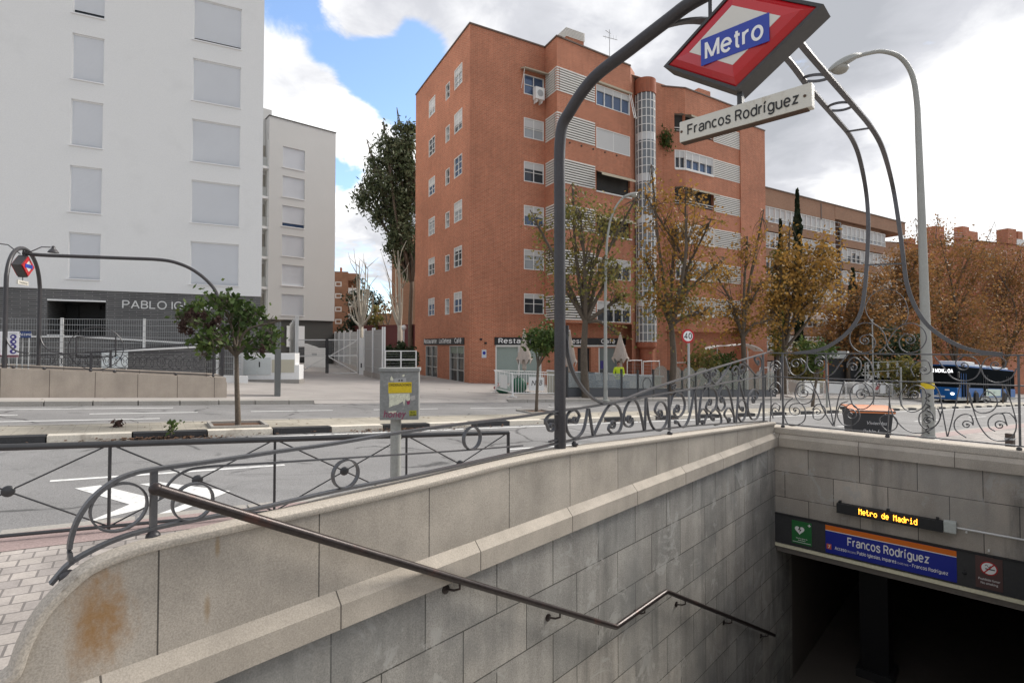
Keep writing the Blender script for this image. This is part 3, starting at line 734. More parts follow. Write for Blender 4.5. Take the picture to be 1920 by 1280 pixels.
W_ = a1 - a0; hx, hy, r = (a0 + a1) / 2, b0 + .225, .073
circ = lambda r_, n=32: [(hx + r_ * cos(2 * pi * i / n), hy + r_ * sin(2 * pi * i / n)) for i in range(n)]
mb = MB(); mb.prism(EF, circ(r), c, c + .0015); mb.build('ring', REDE, t, fixn=True)
mb = MB(); mb.prism(EF, circ(r * .84), c + .0015, c + .0025); mb.build('disc', LETW, t, fixn=True)
mb = MB(); mb.fbox(EF, hx - .03, hx + .05, hy - .012, hy - .001, c + .0025, c + .0035); mb.build('cigarette', LETK, t)
mb = MB(); mb.prism(EF, [(hx - .047, hy - .052), (hx - .038, hy - .06), (hx + .047, hy + .046), (hx + .038, hy + .054)], c + .003, c + .0042); mb.build('bar', REDE, t, fixn=True)
mb = MB(); mb.tube(crv([EF(hx - .03 + i * .009, hy + .025 + .012 * sin(i * 1.4), c + .003) for i in range(6)], 4), .0025, 5); mb.build('smoke', LETK, t)
text('Prohibido fumar', EF, hx, b0 + .09, c, .034, LETW, t, bold=.0008, sx=.80)
text('No smoking', EF, hx, b0 + .05, c, .034, LETW, t, sx=.85)
# LED display
LED = glow('led_amber', (1.0, .36, .03), 2.6)
p0, p1 = EF.px(1568, 943, .10), EF.px(1768, 990, .10)
t = thing('led_display', 'black LED display with glowing amber letters above the blue sign', 'display', EF((p0[0] + p1[0]) / 2, p0[1], .05))
zc0, zc1 = EF.px(1640, 975, .10)[1], EF.px(1640, 952, .10)[1]
zb = -.395; zt2 = -.265
zb = EF.px(1570, 961, .1)[1]; zt2 = EF.px(1570, 943, .1)[1]
mb = MB(); mb.fbox(EF, p0[0], p1[0], zb, zt2, .022, .10); mb.build('housing', BLACK, t, bevel=.004)
mb = MB(); l0, l1 = EF.a(1608, 965, .1), EF.a(1722, 965, .1)
mb.fbox(EF, l0, l1, zb + .03, zt2 - .012, .10, .102); mb.build('screen', basic('led_glass', (.03, .008, .004), .2, 0, .1), t)
# dot matrix lettering: 5x7 font
DOT = {'M': '10001 11011 10101 10001 10001 10001 10001', 'e': '00000 00000 01110 10001 11111 10000 01110', 't': '01000 01000 11100 01000 01000 01001 00110',
       'r': '00000 00000 10110 11001 10000 10000 10000', 'o': '00000 00000 01110 10001 10001 10001 01110', 'd': '00001 00001 01101 10011 10001 10001 01111',
       'a': '00000 00000 01110 00001 01111 10001 01111', 'i': '00100 00000 01100 00100 00100 00100 01110', ' ': '00000 00000 00000 00000 00000 00000 00000'}
mb = MB(); x = l0 + .012; msg = 'Metro de Madrid'; cw = (l1 - l0 - .024) / (len(msg) * 6 - 1); chh = (zt2 - zb - .05) / 7
for ch in msg:
    rows = DOT[ch].split()
    for j, row in enumerate(rows):
        for i, bit in enumerate(row):
            if bit == '1': mb.fbox(EF, x + i * cw, x + i * cw + cw * .92, zt2 - .017 - (j + 1) * chh, zt2 - .017 - (j + .08) * chh, .102, .104)
    x += 6 * cw
mb.build('lettering', LED, t)
for xx in (1574, 1664, 1757):
    mb = MB(); a = EF.a(xx, 945, .06); mb.fbox(EF, a - .012, a + .012, zt2, zt2 + .022, .0, .07); mb.build('bracket', BLACK, t)
jb = thing('junction_box', 'pale grey cable box at the right end of the LED display', 'junction box', EF(p1[0] + .07, zb, .04))
j0, j1 = EF.a(1768, 988, .09), EF.a(1793, 988, .09)
mb = MB(); mb.fbox(EF, j0 + .003, j1, zb + .005, zt2 + .01, .0, .09); mb.build('box', basic('pale_grey_plastic', (.50, .53, .50), .45, 0, .05), jb, bevel=.012)
mb = MB(); zc = (zb + zt2) / 2 + .005; mb.tube([EF(j1, zc, .03), EF(j1 + .45, zc, .03), EF(SW - .05, zc, .03)], .011, 8); mb.build('conduit', basic('white_conduit', (.75, .75, .73), .4), jb, smooth=True)
for (xx, yy) in ((1812, 997), (1854, 1032)):
    mb = MB(); a, z_ = EF.px(xx, yy, .02); mb.fbox(EF, a - .008, a + .008, z_ - .01, z_ + .01, 0, .03); mb.build('clip', WHITE, jb)
# ------------------------------------------------------------------ wrought iron railing round the stairwell
RC = -.09                                                          # railing stands on the middle of the coping
rail = thing('stair_railing', 'wrought iron railing with scrolls and rings on top of the granite stairwell walls', 'railing', WF(3.5, .9, RC))
def pW(x, y, c=RC): a, b = WF.px(x, y, c); return WF(a, b, c)
def pE(x, y, c=RC): a, b = EF.px(x, y, c); return EF(a, b, c)
def strip(name, pts, wd, ht, up, n=5, par=rail, mat=IRON):
    mb = MB(); mb.bar(crv(pts, n), wd, ht, up); return mb.build(name, mat, par)
BOT = [(95, 1094), (130, 1056), (180, 1027), (230, 1006), (287, 990), (360, 975), (480, 953), (560, 935), (636, 918), (753, 895), (860, 872), (960, 850), (1005, 840), (1057, 828), (1115, 817), (1206, 808), (1309, 797), (1437, 789)]
strip('bottom_rail', [pW(x, y) for x, y in BOT], .012, .035, WF.N)
strip('top_rail', [pW(x, y) for x, y in [(133, 1054), (131, 1020), (145, 975), (172, 935), (212, 903), (250, 887), (290, 879), (400, 864), (520, 846), (620, 832), (740, 812), (860, 795), (960, 783), (1048, 770), (1100, 763), (1160, 753), (1220, 742), (1318, 725), (1389, 712), (1436, 705)]], .035, .014, V((0, 0, 1)))
strip('middle_rail', [pW(x, y) for x, y in [(300, 935), (318, 905), (345, 884), (385, 875), (480, 869), (620, 860), (760, 851), (880, 843), (980, 835)]], .008, .014, WF.N)
strip('hand_rail', [pW(x, y) for x, y in [(1062, 610), (1064, 660), (1078, 705), (1102, 738), (1130, 755), (1165, 750), (1220, 729), (1290, 706), (1340, 690), (1400, 672), (1437, 661)]], .035, .014, WF.N.cross(V((0.2, 0.2, 1))) * 0 + V((0, .02, 1)))
for (x, y0, y1) in ((287, 883, 994), (1255, 740, 806), (1432, 662, 792)):
    q0, q1 = WF.px(x, y1, RC), WF.px(x, y0, RC)
    mb = MB(); mb.fbox(WF, q0[0] - .012, q0[0] + .012, q0[1], q1[1], RC - .012, RC + .012); mb.build('post', IRON, rail)
for (x, y) in ((127, 1080), (287, 1005), (1078, 832), (1256, 812), (1433, 798)):
    mb = MB(); mb.ball(pW(x, y, RC + .02), .027, 1, 1, .85, 14, 8); mb.build('ball', IRON_D, rail, smooth=True)
def ring(name, fr, cx, cy, r, wd=.03, th=.008, c=RC, ex=1.0, par=rail):
    a, b = fr.px(cx, cy, c); mb = MB()
    mb.sweep([fr(a + ex * r * cos(2 * pi * i / 28), b + r * sin(2 * pi * i / 28), c) for i in range(28)], [(-wd / 2, -th / 2), (wd / 2, -th / 2), (wd / 2, th / 2), (-wd / 2, th / 2)], up=None, closed=True)
    return mb
def ringW(cx, cy, rpx, ex=1.0, fr=WF, par=rail):
    a, b = fr.px(cx, cy, RC); a2, b2 = fr.px(cx, cy - rpx, RC); r = b2 - b
    pts = [fr(a + ex * r * cos(2 * pi * i / 30), b + r * sin(2 * pi * i / 30), RC) for i in range(30)]
    mb = MB(); mb.bar(pts, .007, .028, fr.N, closed=True); mb.build('ring', IRON, par)
ringW(224, 950, 44); ringW(362, 940, 34); ringW(648, 888, 26); ringW(885, 821, 21)
def scroll(fr, cx, cy, rpx, th0, turns, sgn, tail, par=rail, wd=.021, ht=.024, name='scroll', c=RC):
    """spiral that opens from its eye to radius rpx and runs on through the tail points (all on the railing's own plane)"""
    a, b = fr.px(cx, cy, c); r1 = fr.px(cx, cy - rpx, c)[1] - b; sx = 1 if fr is EF else -1
    n = int(16 * turns); pts = []
    for i in range(n + 1):
        q = i / n; r = r1 * (.16 + .84 * q ** 1.15); th = radians(th0) + sgn * 2 * pi * turns * (1 - q) * -1
        pts.append(fr(a + sx * r * cos(th), b + r * sin(th), c))
    tl = [fr(*fr.px(x, y, c), c) for x, y in tail]
    if tl: pts = pts + crv([pts[-1]] + tl, 5)[1:]
    mb = MB(); mb.bar(pts, wd * .55, ht, fr.N)
    mb.ball(fr(a, b, c), r1 * .16, n=8, m2=5)
    return mb.build(name, IRON, par)
def lineW(fr, pts, par=rail, name='bar', wd=.0115, ht=.024):
    mb = MB(); mb.bar(crv([fr(*fr.px(x, y, RC), RC) for x, y in pts], 4) if len(pts) > 2 else [fr(*fr.px(x, y, RC), RC) for x, y in pts], wd, ht, fr.N); mb.build(name, IRON, par)
# side railing, lower tier (th0: direction of the open end, screen degrees)
scroll(WF, 1034, 799, 11, 180, 1.3, -1, [(1023, 788), (1032, 777), (1046, 778), (1055, 792), (1056, 808), (1047, 822), (1030, 828)])
scroll(WF, 1078, 786, 9, 0, 1.3, 1, [(1086, 778), (1079, 769), (1068, 772), (1061, 786), (1063, 806), (1072, 819), (1084, 818), (1095, 802), (1102, 766)])
lineW(WF, [(1104, 766), (1112, 817)])
scroll(WF, 1149, 794, 10, 180, 1.4, -1, [(1141, 805), (1150, 812), (1162, 806), (1166, 786), (1160, 764), (1148, 757), (1136, 768), (1124, 792), (1113, 816)])
scroll(WF, 1180, 784, 10, 0, 1.4, 1, [(1186, 795), (1177, 800), (1169, 790), (1172, 768), (1182, 751), (1193, 753), (1201, 775), (1208, 808)])
lineW(WF, [(1209, 807), (1211, 745)])
scroll(WF, 1238, 777, 10, 180, 1.4, 1, [(1228, 768), (1235, 754), (1245, 756), (1251, 772), (1249, 793), (1237, 807), (1225, 802), (1216, 780), (1212, 746)])
scroll(WF, 1270, 764, 10, 180, 1.4, -1, [(1264, 775), (1272, 781), (1281, 772), (1284, 756), (1278, 739), (1268, 736), (1260, 746), (1256, 762)])
scroll(WF, 1267, 790, 5, 0, 1.0, 1, [(1280, 801), (1292, 783), (1302, 731)])
lineW(WF, [(1303, 730), (1307, 798)]); lineW(WF, [(1308, 797), (1316, 730)])
scroll(WF, 1331, 752, 9, 180, 1.3, -1, [(1324, 765), (1334, 772), (1343, 760), (1343, 738), (1334, 725), (1322, 728), (1314, 745)])
scroll(WF, 1353, 747, 9, 0, 1.3, 1, [(1359, 761), (1351, 770), (1344, 758), (1348, 735), (1360, 722), (1370, 745), (1378, 792)])
scroll(WF, 1337, 786, 6, 180, 1.1, 1, [(1332, 777), (1340, 766), (1350, 776), (1352, 792), (1340, 797)])
scroll(WF, 1318, 790, 7, 0, 1.1, 1, [(1326, 776), (1318, 766), (1311, 776), (1312, 792)])
scroll(WF, 1367, 786, 7, 180, 1.1, -1, [(1358, 776), (1366, 764), (1375, 776), (1377, 792)])
lineW(WF, [(1380, 794), (1386, 716)])
scroll(WF, 1392, 768, 7, 180, 1.2, 1, [(1384, 756), (1392, 749), (1399, 760), (1397, 780), (1390, 790), (1383, 780)])
scroll(WF, 1413, 750, 10, 0, 1.4, -1, [(1422, 738), (1414, 729), (1404, 742), (1402, 765), (1409, 785), (1420, 782), (1428, 755)])
lineW(WF, [(1386, 716), (1396, 752), (1402, 775)])
# side railing, triangular upper tier
scroll(WF, 1325, 706, 7, 180, 1.2, 1, [(1320, 699), (1327, 693), (1333, 703), (1330, 718), (1322, 722)])
scroll(WF, 1338, 703, 7, 0, 1.2, -1, [(1342, 694), (1336, 690), (1331, 700), (1335, 715), (1344, 718), (1356, 704), (1370, 682)])
scroll(WF, 1378, 702, 6, 180, 1.1, 1, [(1373, 695), (1380, 686), (1386, 700), (1384, 712)])
scroll(WF, 1391, 698, 7, 0, 1.2, -1, [(1396, 688), (1390, 682), (1385, 694), (1388, 708), (1397, 710)])
lineW(WF, [(1394, 677), (1405, 690), (1418, 705)])
scroll(WF, 1421, 681, 7, 180, 1.3, 1, [(1415, 672), (1422, 667), (1428, 676), (1428, 692), (1420, 704)])
scroll(WF, 1262, 728, 5, 0, 1.0, -1, [(1266, 720), (1258, 722)])
# portal railing: rails, posts, balls
def railE(name, y0, y1, wd, ht, xa=1440, xb=1990):
    a0, b0 = EF.px(xa, y0, RC); a1, b1 = EF.px(1905, y1, RC); b = (b0 + b1) / 2
    mb = MB(); mb.fbox(EF, RC, SW + .13, b - ht / 2, b + ht / 2, RC - wd / 2, RC + wd / 2); mb.build(name, IRON, rail); return b
zT = railE('hand_rail', 662, 665, .035, .016)
zM = railE('middle_rail', 706, 722, .028, .014)
zB = railE('bottom_rail', 794, 832, .028, .014)
for (x, y) in ((1468, 798), (1664, 813), (1911, 838)):
    a, b = EF.px(x, y, RC + .01); mb = MB(); mb.ball(EF(a, zB - .032, RC + .01), .026, 1, 1, .85, 14, 8); mb.build('ball', IRON_D, rail, smooth=True)
for x in (1468, 1911):
    a = EF.a(x, 750, RC); mb = MB(); mb.fbox(EF, a - .011, a + .011, zB, zT, RC - .011, RC + .011); mb.build('post', IRON, rail)
a = EF.a(1549, 690, RC); mb = MB(); mb.fbox(EF, a - .009, a + .009, zM, zT, RC - .009, RC + .009); mb.build('post', IRON, rail)
# portal railing, lower tier
scroll(EF, 1492, 769, 13, 90, 1.5, -1, [(1503, 757), (1510, 770), (1508, 788), (1493, 797), (1478, 795), (1470, 775), (1474, 757), (1487, 746)])
scroll(EF, 1507, 735, 14, 90, 1.4, -1, [(1521, 728), (1527, 740), (1518, 754), (1502, 756), (1491, 740), (1496, 720), (1510, 712)])
scroll(EF, 1533, 772, 8, 180, 1.2, 1, [(1526, 783), (1538, 786), (1548, 774), (1543, 760), (1532, 758), (1523, 768)])
lineW(EF, [(1520, 714), (1533, 740), (1545, 770), (1562, 798)]); lineW(EF, [(1564, 799), (1571, 752), (1583, 714)])
lineW(EF, [(1550, 714), (1556, 758), (1563, 796)])
scroll(EF, 1595, 777, 13, 180, 1.5, 1, [(1585, 764), (1597, 757), (1609, 768), (1611, 784), (1598, 797), (1580, 795), (1570, 778), (1576, 758), (1590, 752)])
scroll(EF, 1616, 740, 13, 0, 1.4, -1, [(1627, 729), (1618, 718), (1602, 722), (1594, 740), (1602, 762), (1622, 766), (1638, 750), (1636, 728), (1620, 715)])
lineW(EF, [(1656, 716), (1667, 726), (1668, 752), (1672, 772), (1682, 790), (1700, 806), (1724, 812), (1745, 805), (1760, 790), (1766, 770)])
scroll(EF, 1648, 720, 4, 180, 1.0, -1, [(1645, 716), (1652, 713)])
scroll(EF, 1682, 722, 4, 0, 1.0, 1, [(1686, 716), (1678, 713), (1670, 718)])
lineW(EF, [(1664, 812), (1666, 780), (1668, 745)])
mbx = [(1660, 778), (1672, 777), (1682, 788), (1680, 802), (1667, 808), (1655, 800), (1649, 785), (1660, 776)]
lineW(EF, mbx)
scroll(EF, 1714, 741, 10, 180, 1.4, 1, [(1704, 730), (1716, 722), (1732, 728), (1738, 745), (1730, 764), (1710, 772), (1692, 762), (1688, 740), (1700, 722)])
scroll(EF, 1740, 788, 9, 0, 1.4, -1, [(1748, 776), (1738, 768), (1725, 776), (1724, 792), (1736, 803), (1754, 798), (1763, 782), (1758, 765)])
lineW(EF, [(1720, 714), (1750, 722), (1762, 740), (1768, 775), (1776, 818)]); lineW(EF, [(1777, 818), (1788, 775), (1800, 722)])
scroll(EF, 1813, 796, 9, 0, 1.4, -1, [(1824, 787), (1818, 777), (1802, 778), (1790, 790), (1792, 806), (1812, 820)])
scroll(EF, 1849, 750, 9, 180, 1.4, 1, [(1841, 740), (1852, 733), (1865, 742), (1870, 756), (1860, 770), (1840, 774), (1824, 764), (1816, 735), (1818, 722)])
scroll(EF, 1875, 797, 10, 0, 1.4, -1, [(1885, 787), (1880, 776), (1866, 776), (1854, 786), (1854, 800), (1866, 808)])
lineW(EF, [(1818, 735), (1826, 770), (1838, 800), (1858, 822), (1884, 826), (1902, 812), (1905, 790), (1892, 774), (1874, 775)])
lineW(EF, [(1884, 722), (1896, 755), (1906, 790)])
# portal railing, upper tier
scroll(EF, 1492, 682, 11, 0, 1.4, -1, [(1500, 672), (1510, 680), (1510, 694), (1497, 704), (1482, 698), (1472, 668)])
scroll(EF, 1537, 682, 8, 180, 1.3, 1, [(1530, 672), (1540, 667), (1548, 675), (1547, 690), (1537, 698), (1522, 698), (1513, 684), (1514, 668)])
lineW(EF, [(1551, 706), (1563, 698), (1576, 680), (1590, 664)])
scroll(EF, 1599, 689, 10, 180, 1.3, 1, [(1590, 679), (1600, 670), (1612, 676), (1614, 690), (1602, 706)])
scroll(EF, 1453, 690, 8, 180, 1.3, 1, [(1446, 680), (1455, 676), (1464, 684), (1464, 698)])
scroll(EF, 1452, 735, 9, 180, 1.3, 1, [(1445, 724), (1455, 716), (1464, 726), (1464, 750)])
lineW(EF, [(1444, 722), (1446, 750), (1444, 790)])
scroll(EF, 1733, 693, 10, 0, 1.3, 1, [(1744, 686), (1738, 676), (1720, 678), (1708, 690), (1714, 706)])
scroll(EF, 1807, 685, 10, 180, 1.3, -1, [(1796, 690), (1792, 678), (1806, 667), (1828, 672), (1838, 690), (1828, 708), (1806, 714), (1786, 708), (1772, 692), (1752, 668)])
scroll(EF, 1867, 684, 11, 0, 1.3, 1, [(1882, 690), (1886, 678), (1872, 668), (1850, 672), (1840, 690), (1850, 710), (1872, 717), (1896, 708), (1906, 690)])
lineW(EF, [(1620, 668), (1632, 680), (1640, 706)])
scroll(EF, 1453, 770, 7, 0, 1.2, -1, [(1462, 760), (1452, 756), (1446, 768), (1450, 784)])
# ------------------------------------------------------------------ arch, ladder beam, sign
arch = thing('entrance_arch', 'dark iron arch over the metro stairs with a double beam and rings behind the sign', 'arch', WF(WF.a(1050, 700, RC), .84, RC))
LEG = WF(WF.a(1050, 700, RC), 0, RC); AF = Fr(LEG, EF.X); AF.N = -dW
def pA(x, y, c=0): a, b = AF.px(x, y, c); return a, b
apts = [(0, .84), (0, 2.0), (0, 2.85)] + [pA(x, y) for x, y in ((1051, 255), (1070, 207), (1112, 148), (1180, 94), (1250, 40), (1303, 2))]
HWA = (SW + .24) / 2
half = [(max(0, a), b) for a, b in apts]
ztop = half[-1][1] + .015
pth = half + [(HWA, ztop)] + [(2 * HWA - a, b) for a, b in half[::-1]]
pth = [(0, .84)] + pth[1:-1] + [(2 * HWA, .84)]
mb = MB(); mb.tube(crv([AF(a, b, 0) for a, b in pth], 6), .044, 14); mb.build('arch_tube', IRON_D, arch, smooth=True)
mb = MB(); zf_ = AF.px(1051, 838)[1]; mb.tube([AF(0, zf_, 0), AF(0, zf_ + .25, 0)], .0455, 14); mb.build('foot', IRON_D, arch, smooth=True)
APX = AF.a(1388, 100); APEX = AF(APX, 0, 0)
def beam_plane(sA, sB):
    A = AF(APX + sA, 0, 0); B = EF(sB, 0, RC); return Fr(A, B - A)
for (nm, sA, sB, P1, P2) in (('left', -.06, EF.a(1628, 400, RC), [(1465, 100), (1520, 168), (1567, 222), (1596, 258), (1612, 298)], [(1624, 360), (1628, 420), (1626, 480), (1621, 545), (1612, 590), (1590, 622), (1560, 645), (1530, 657), (1490, 662)]),
                           ('right', .06, EF.a(1690, 400, RC), [(1500, 80), (1552, 142), (1600, 198), (1634, 240), (1656, 282)], [(1673, 345), (1684, 410), (1692, 470), (1700, 530), (1716, 575), (1742, 612), (1785, 642), (1830, 658), (1880, 664)])):
    bf = beam_plane(sA, sB); a_ = None
    pts = []
    for x, y in P1:
        a, b = bf.px(x, y, 0); pts.append(bf(a, b, 0))
    pts2 = [EF(*EF.px(x, y, RC), RC) for x, y in P2]
    sg = -1 if nm == 'left' else 1
    if nm == 'left': head = [AF(*pA(1236, 52), 0), AF(*pA(1290, 26), -.10), AF(*pA(1345, 16), -.28)]
    else:
        h0 = [AF(*pA(1236, 52), 0), AF(*pA(1290, 26), -.10), AF(*pA(1345, 16), -.28)]
        head = []
        for p in h0:
            q = p - AF.O; a = q.dot(AF.X); head.append(p + AF.X * (2 * (APX - a)))
    mb = MB(); allp = crv(head + pts + pts2, 7)
    mb.sweep(allp, [(-.009, -.022), (.009, -.022), (.009, .022), (-.009, .022)], up=EF.X); mb.build('beam_bar', IRON, arch)
    if nm == 'left': Lb = (bf, pts, pts2)
    else: Rb = (bf, pts, pts2)
def onb(B, x, y): bf = B[0]; a, b = bf.px(x, y, 0); return bf(a, b, 0)
for (p, q) in (((1506, 150), (1554, 143)), ((1553, 205), (1598, 195))):
    A, B = onb(Lb, *p), onb(Rb, *q); m_ = (A + B) / 2; r = (A - B).length / 2; ux = (B - A).normalized(); uy = dW.copy(); uy.z = .0
    mb = MB(); mb.bar([m_ + ux * r * cos(2 * pi * i / 28) + (uy * .9 + V((0, 0, .1))) * r * sin(2 * pi * i / 28) for i in range(28)], .008, .022, V((0, 0, 1)), closed=True); mb.build('ring', IRON, arch)
mb = MB(); mb.bar([onb(Lb, 1588, 247), onb(Rb, 1634, 240)], .018, .018, V((0, 0, 1))); mb.build('rung', IRON, arch)
mb = MB(); mb.bar([pE(1627, 497), pE(1692, 494)], .018, .018, V((0, 0, 1))); mb.build('rung', IRON, arch)
# scroll work at the foot of the beam
def lineA(pts, nm='tracery'):
    mb = MB(); mb.bar(crv([pE(x, y) for x, y in pts], 6), .007, .018, EF.N); mb.build(nm, IRON, arch)
lineA([(1622, 575), (1632, 555), (1652, 543), (1672, 543), (1692, 556), (1702, 578), (1700, 600), (1686, 613), (1663, 617), (1640, 608), (1626, 590), (1622, 575)])
scroll(EF, 1622, 638, 10, 90, 1.6, -1, [(1632, 628), (1641, 640), (1636, 655), (1618, 661), (1600, 652), (1593, 634), (1600, 615), (1620, 605), (1643, 610), (1658, 626), (1664, 648), (1676, 661)], par=arch, ht=.018)
scroll(EF, 1705, 637, 10, 90, 1.6, 1, [(1696, 626), (1686, 638), (1690, 654), (1706, 661), (1726, 654), (1737, 636), (1731, 617), (1712, 606), (1690, 610), (1672, 628), (1660, 648), (1648, 661)], par=arch, ht=.018)
# ------------------------------------------------------------------ the sign hanging from the arch
SF = Fr(APEX, EF.X); SF.N = -dW
sg = thing('metro_sign', 'large red metro rhombus with a blue band, hanging above a white station name plate', 'sign', SF(0, 3.53, 0))
hw = (AF.a(1545, 20) - AF.a(1250, 137)) / 2; zc_ = (AF.px(1545, 21)[1] + AF.px(1250, 136)[1]) / 2; hh = zc_ - AF.px(1388, 178)[1]; dp = .075
def rh(s_w, s_h, z=zc_): return [(-hw * s_w, z), (0, z - hh * s_h), (hw * s_w, z), (0, z + hh * s_h)]
FRAME = basic('sign_frame', (.06, .06, .06), .4, .2, .15, 6)
mb = MB(); o4 = rh(1.0, 1.0); i4 = rh(.93, .93)
for i in range(4):
    j = (i + 1) % 4
    P = [SF(*o4[i], dp), SF(*o4[j], dp), SF(*i4[j], dp), SF(*i4[i], dp)]; Q = [SF(*o4[i], -dp), SF(*o4[j], -dp), SF(*i4[j], -dp), SF(*i4[i], -dp)]
    mb.mesh(P + Q, [(0, 1, 2, 3), (7, 6, 5, 4), (0, 4, 5, 1), (3, 2, 6, 7)])
mb.build('frame', FRAME, sg, fixn=True)
SRED = basic('sign_acrylic_red', (.50, .012, .018), .16, 0, .06, 1.5, 0, spec=.6)
SWHT = basic('sign_acrylic_white', (.68, .66, .60), .2, 0, .06, 3, 0, spec=.6)
SBLU = basic('sign_acrylic_blue', (.015, .045, .36), .2, 0, .06, 3, 0, spec=.6)
for s_ in (1, -1):
    mb = MB(); o4, m4, i4 = rh(.93, .93), rh(.78, .78), rh(.56, .56); c_ = [dp - .01, dp + .03, dp + .045]
    for (A_, B_, ca, cb) in ((o4, m4, c_[0], c_[1]), (m4, i4, c_[1], c_[2])):
        for i in range(4):
            j = (i + 1) % 4; mb.poly([SF(*A_[i], s_ * ca), SF(*A_[j], s_ * ca), SF(*B_[j], s_ * cb), SF(*B_[i], s_ * cb)][::s_])
    mb.poly([SF(*p, s_ * c_[2]) for p in i4][::s_])
    mb.build('red_face', SRED, sg, smooth='all' if False else False)
    mb = MB(); mb.prism(SF, rh(.57, .57), s_ * c_[2], s_ * (c_[2] + .002)); mb.build('white_rhombus', SWHT, sg, fixn=True)
    mb = MB(); mb.fbox(SF, AF.a(1315, 100, .12) - APX, AF.a(1443, 55, .12) - APX, AF.px(1315, 125, .12)[1], AF.px(1315, 76, .12)[1], s_ * (c_[2] - .0), s_ * (c_[2] + .006)); mb.build('blue_band', SBLU, sg)
bA, bB = AF.a(1315, 100, dp + .045), AF.a(1443, 55, dp + .045); bA -= APX; bB -= APX; zlo, zhi = AF.px(1315, 125, dp + .045)[1], AF.px(1315, 76, dp + .045)[1]
text('Metro', SF, 0, zlo + .033, dp + .0515, .135, LETW, sg, w=.125, fit=(bA + .025, bB - .03), gap=.05)
SFb = Fr(APEX, -EF.X); SFb.N = dW
text('Metro', SFb, 0, zlo + .033, dp + .0515, .135, LETW, sg, w=.125, fit=(-bB + .03, -bA - .025), gap=.05)
mb = MB(); mb.tube([SF(0, zc_ + hh - .01, 0), SF(0, ztop, 0)], .02, 10); mb.tube([SF(-.18, 3.66, -.0), SF(-.18, ztop, 0)], .012, 8); mb.tube([SF(.18, 3.66, -.0), SF(.18, ztop, 0)], .012, 8); mb.build('hanger', IRON_D, sg, smooth=True)
NPL = None
def plate_mat():
    t = NT('weathered_name_plate'); ob = t.coord(); x = t.mix(t.noise(ob, 6, 5), (.60, .58, .50), (.68, .66, .59))
    st = t.coord(scale=(9, 9, 3)); x = t.mix(t.rng(t.noise(st, 1.6, 6, .7), .54, .75, 0, .6, True), x, (.34, .27, .17))
    t.col(x); t.set(.4, 0, .5); return t.m
NPL = plate_mat()
z0, z1 = AF.px(1275, 271)[1], AF.px(1275, 233)[1]
mb = MB(); mb.fbox(SF, AF.a(1274, 250, .03) - APX, AF.a(1522, 185, .03) - APX, z0, z1, -.03, .03); npx = mb.build('name_plate', NPL, sg, bevel=.006)
RUST = basic('rusty_edge', (.10, .06, .04), .8, 0, .4, 12)
mb = MB(); mb.fbox(SF, -.366, .362, z0 - .005, z0 + .003, -.026, .026); o = mb.build('rusty_edge', RUST, npx)
nA, nB = AF.a(1289, 250, .03) - APX, AF.a(1498, 190, .03) - APX
text('Francos Rodríguez', SF, .0, z0 + .036, .031, .084, LETK, npx, w=.115, fit=(nA, nB), gap=.07)
text('Francos Rodríguez', SFb, .0, z0 + .036, .031, .084, LETK, npx, w=.115, fit=(-nB, -nA), gap=.07)
for a_ in (-.358, .352):
    mb = MB(); mb.lathe(SF(a_, (z0 + z1) / 2, .03), [(.008, 0), (.008, .004), (.003, .006)], 8, SF.N); mb.build('rivet', RUST, npx)
mb = MB(); mb.fbox(SF, -.014, .014, z1 - .002, zc_ - hh + .02, -.02, .02); mb.build('stem', FRAME, sg)
# ------------------------------------------------------------------ handrail on the side wall
hr = thing('handrail', 'dark steel handrail descending the side wall of the metro stairs', 'handrail', WF(5.5, .3, .07))
pts = [WF(*WF.px(x, y, .075), .075) for x, y in ((292, 916), (1155, 1175), (1250, 1108), (1452, 1190))]
p_end = pts[-1] + (pts[-1] - pts[-2]).normalized() * .02
mb = MB(); dense = []
for i in range(3):
    for j in range(14):
        dense.append(pts[i].lerp(pts[i + 1], j / 14))
dense.append(pts[3])
mb.tube(dense, .0215, 14); mb.ball(pts[0], .024, 1, 1, 1, 12, 8); mb.build('rail', HAND, hr, smooth=True)
mb = MB(); mb.bar([pts[0] + WF.N * -.01, WF(*WF.px(288, 917, RC), RC)], .03, .03, V((0, 0, 1))); mb.build('bracket', HAND, hr)
for (x, y) in ((862, 1087), (1050, 1143), (1209, 1137), (1285, 1122), (1372, 1158), (1440, 1184)):
    a, b = WF.px(x, y, .075); q = WF(a, b - .012, .075)
    mb = MB(); mb.tube([q, WF(a, b - .05, .075), WF(a + .02, b - .06, .05), WF(a + .045, b - .06, .0)], .007, 8); mb.lathe(WF(a + .045, b - .06, 0), [(.026, 0), (.026, .008), (.01, .012)], 12, WF.N); mb.build('bracket', HAND, hr, smooth=True)
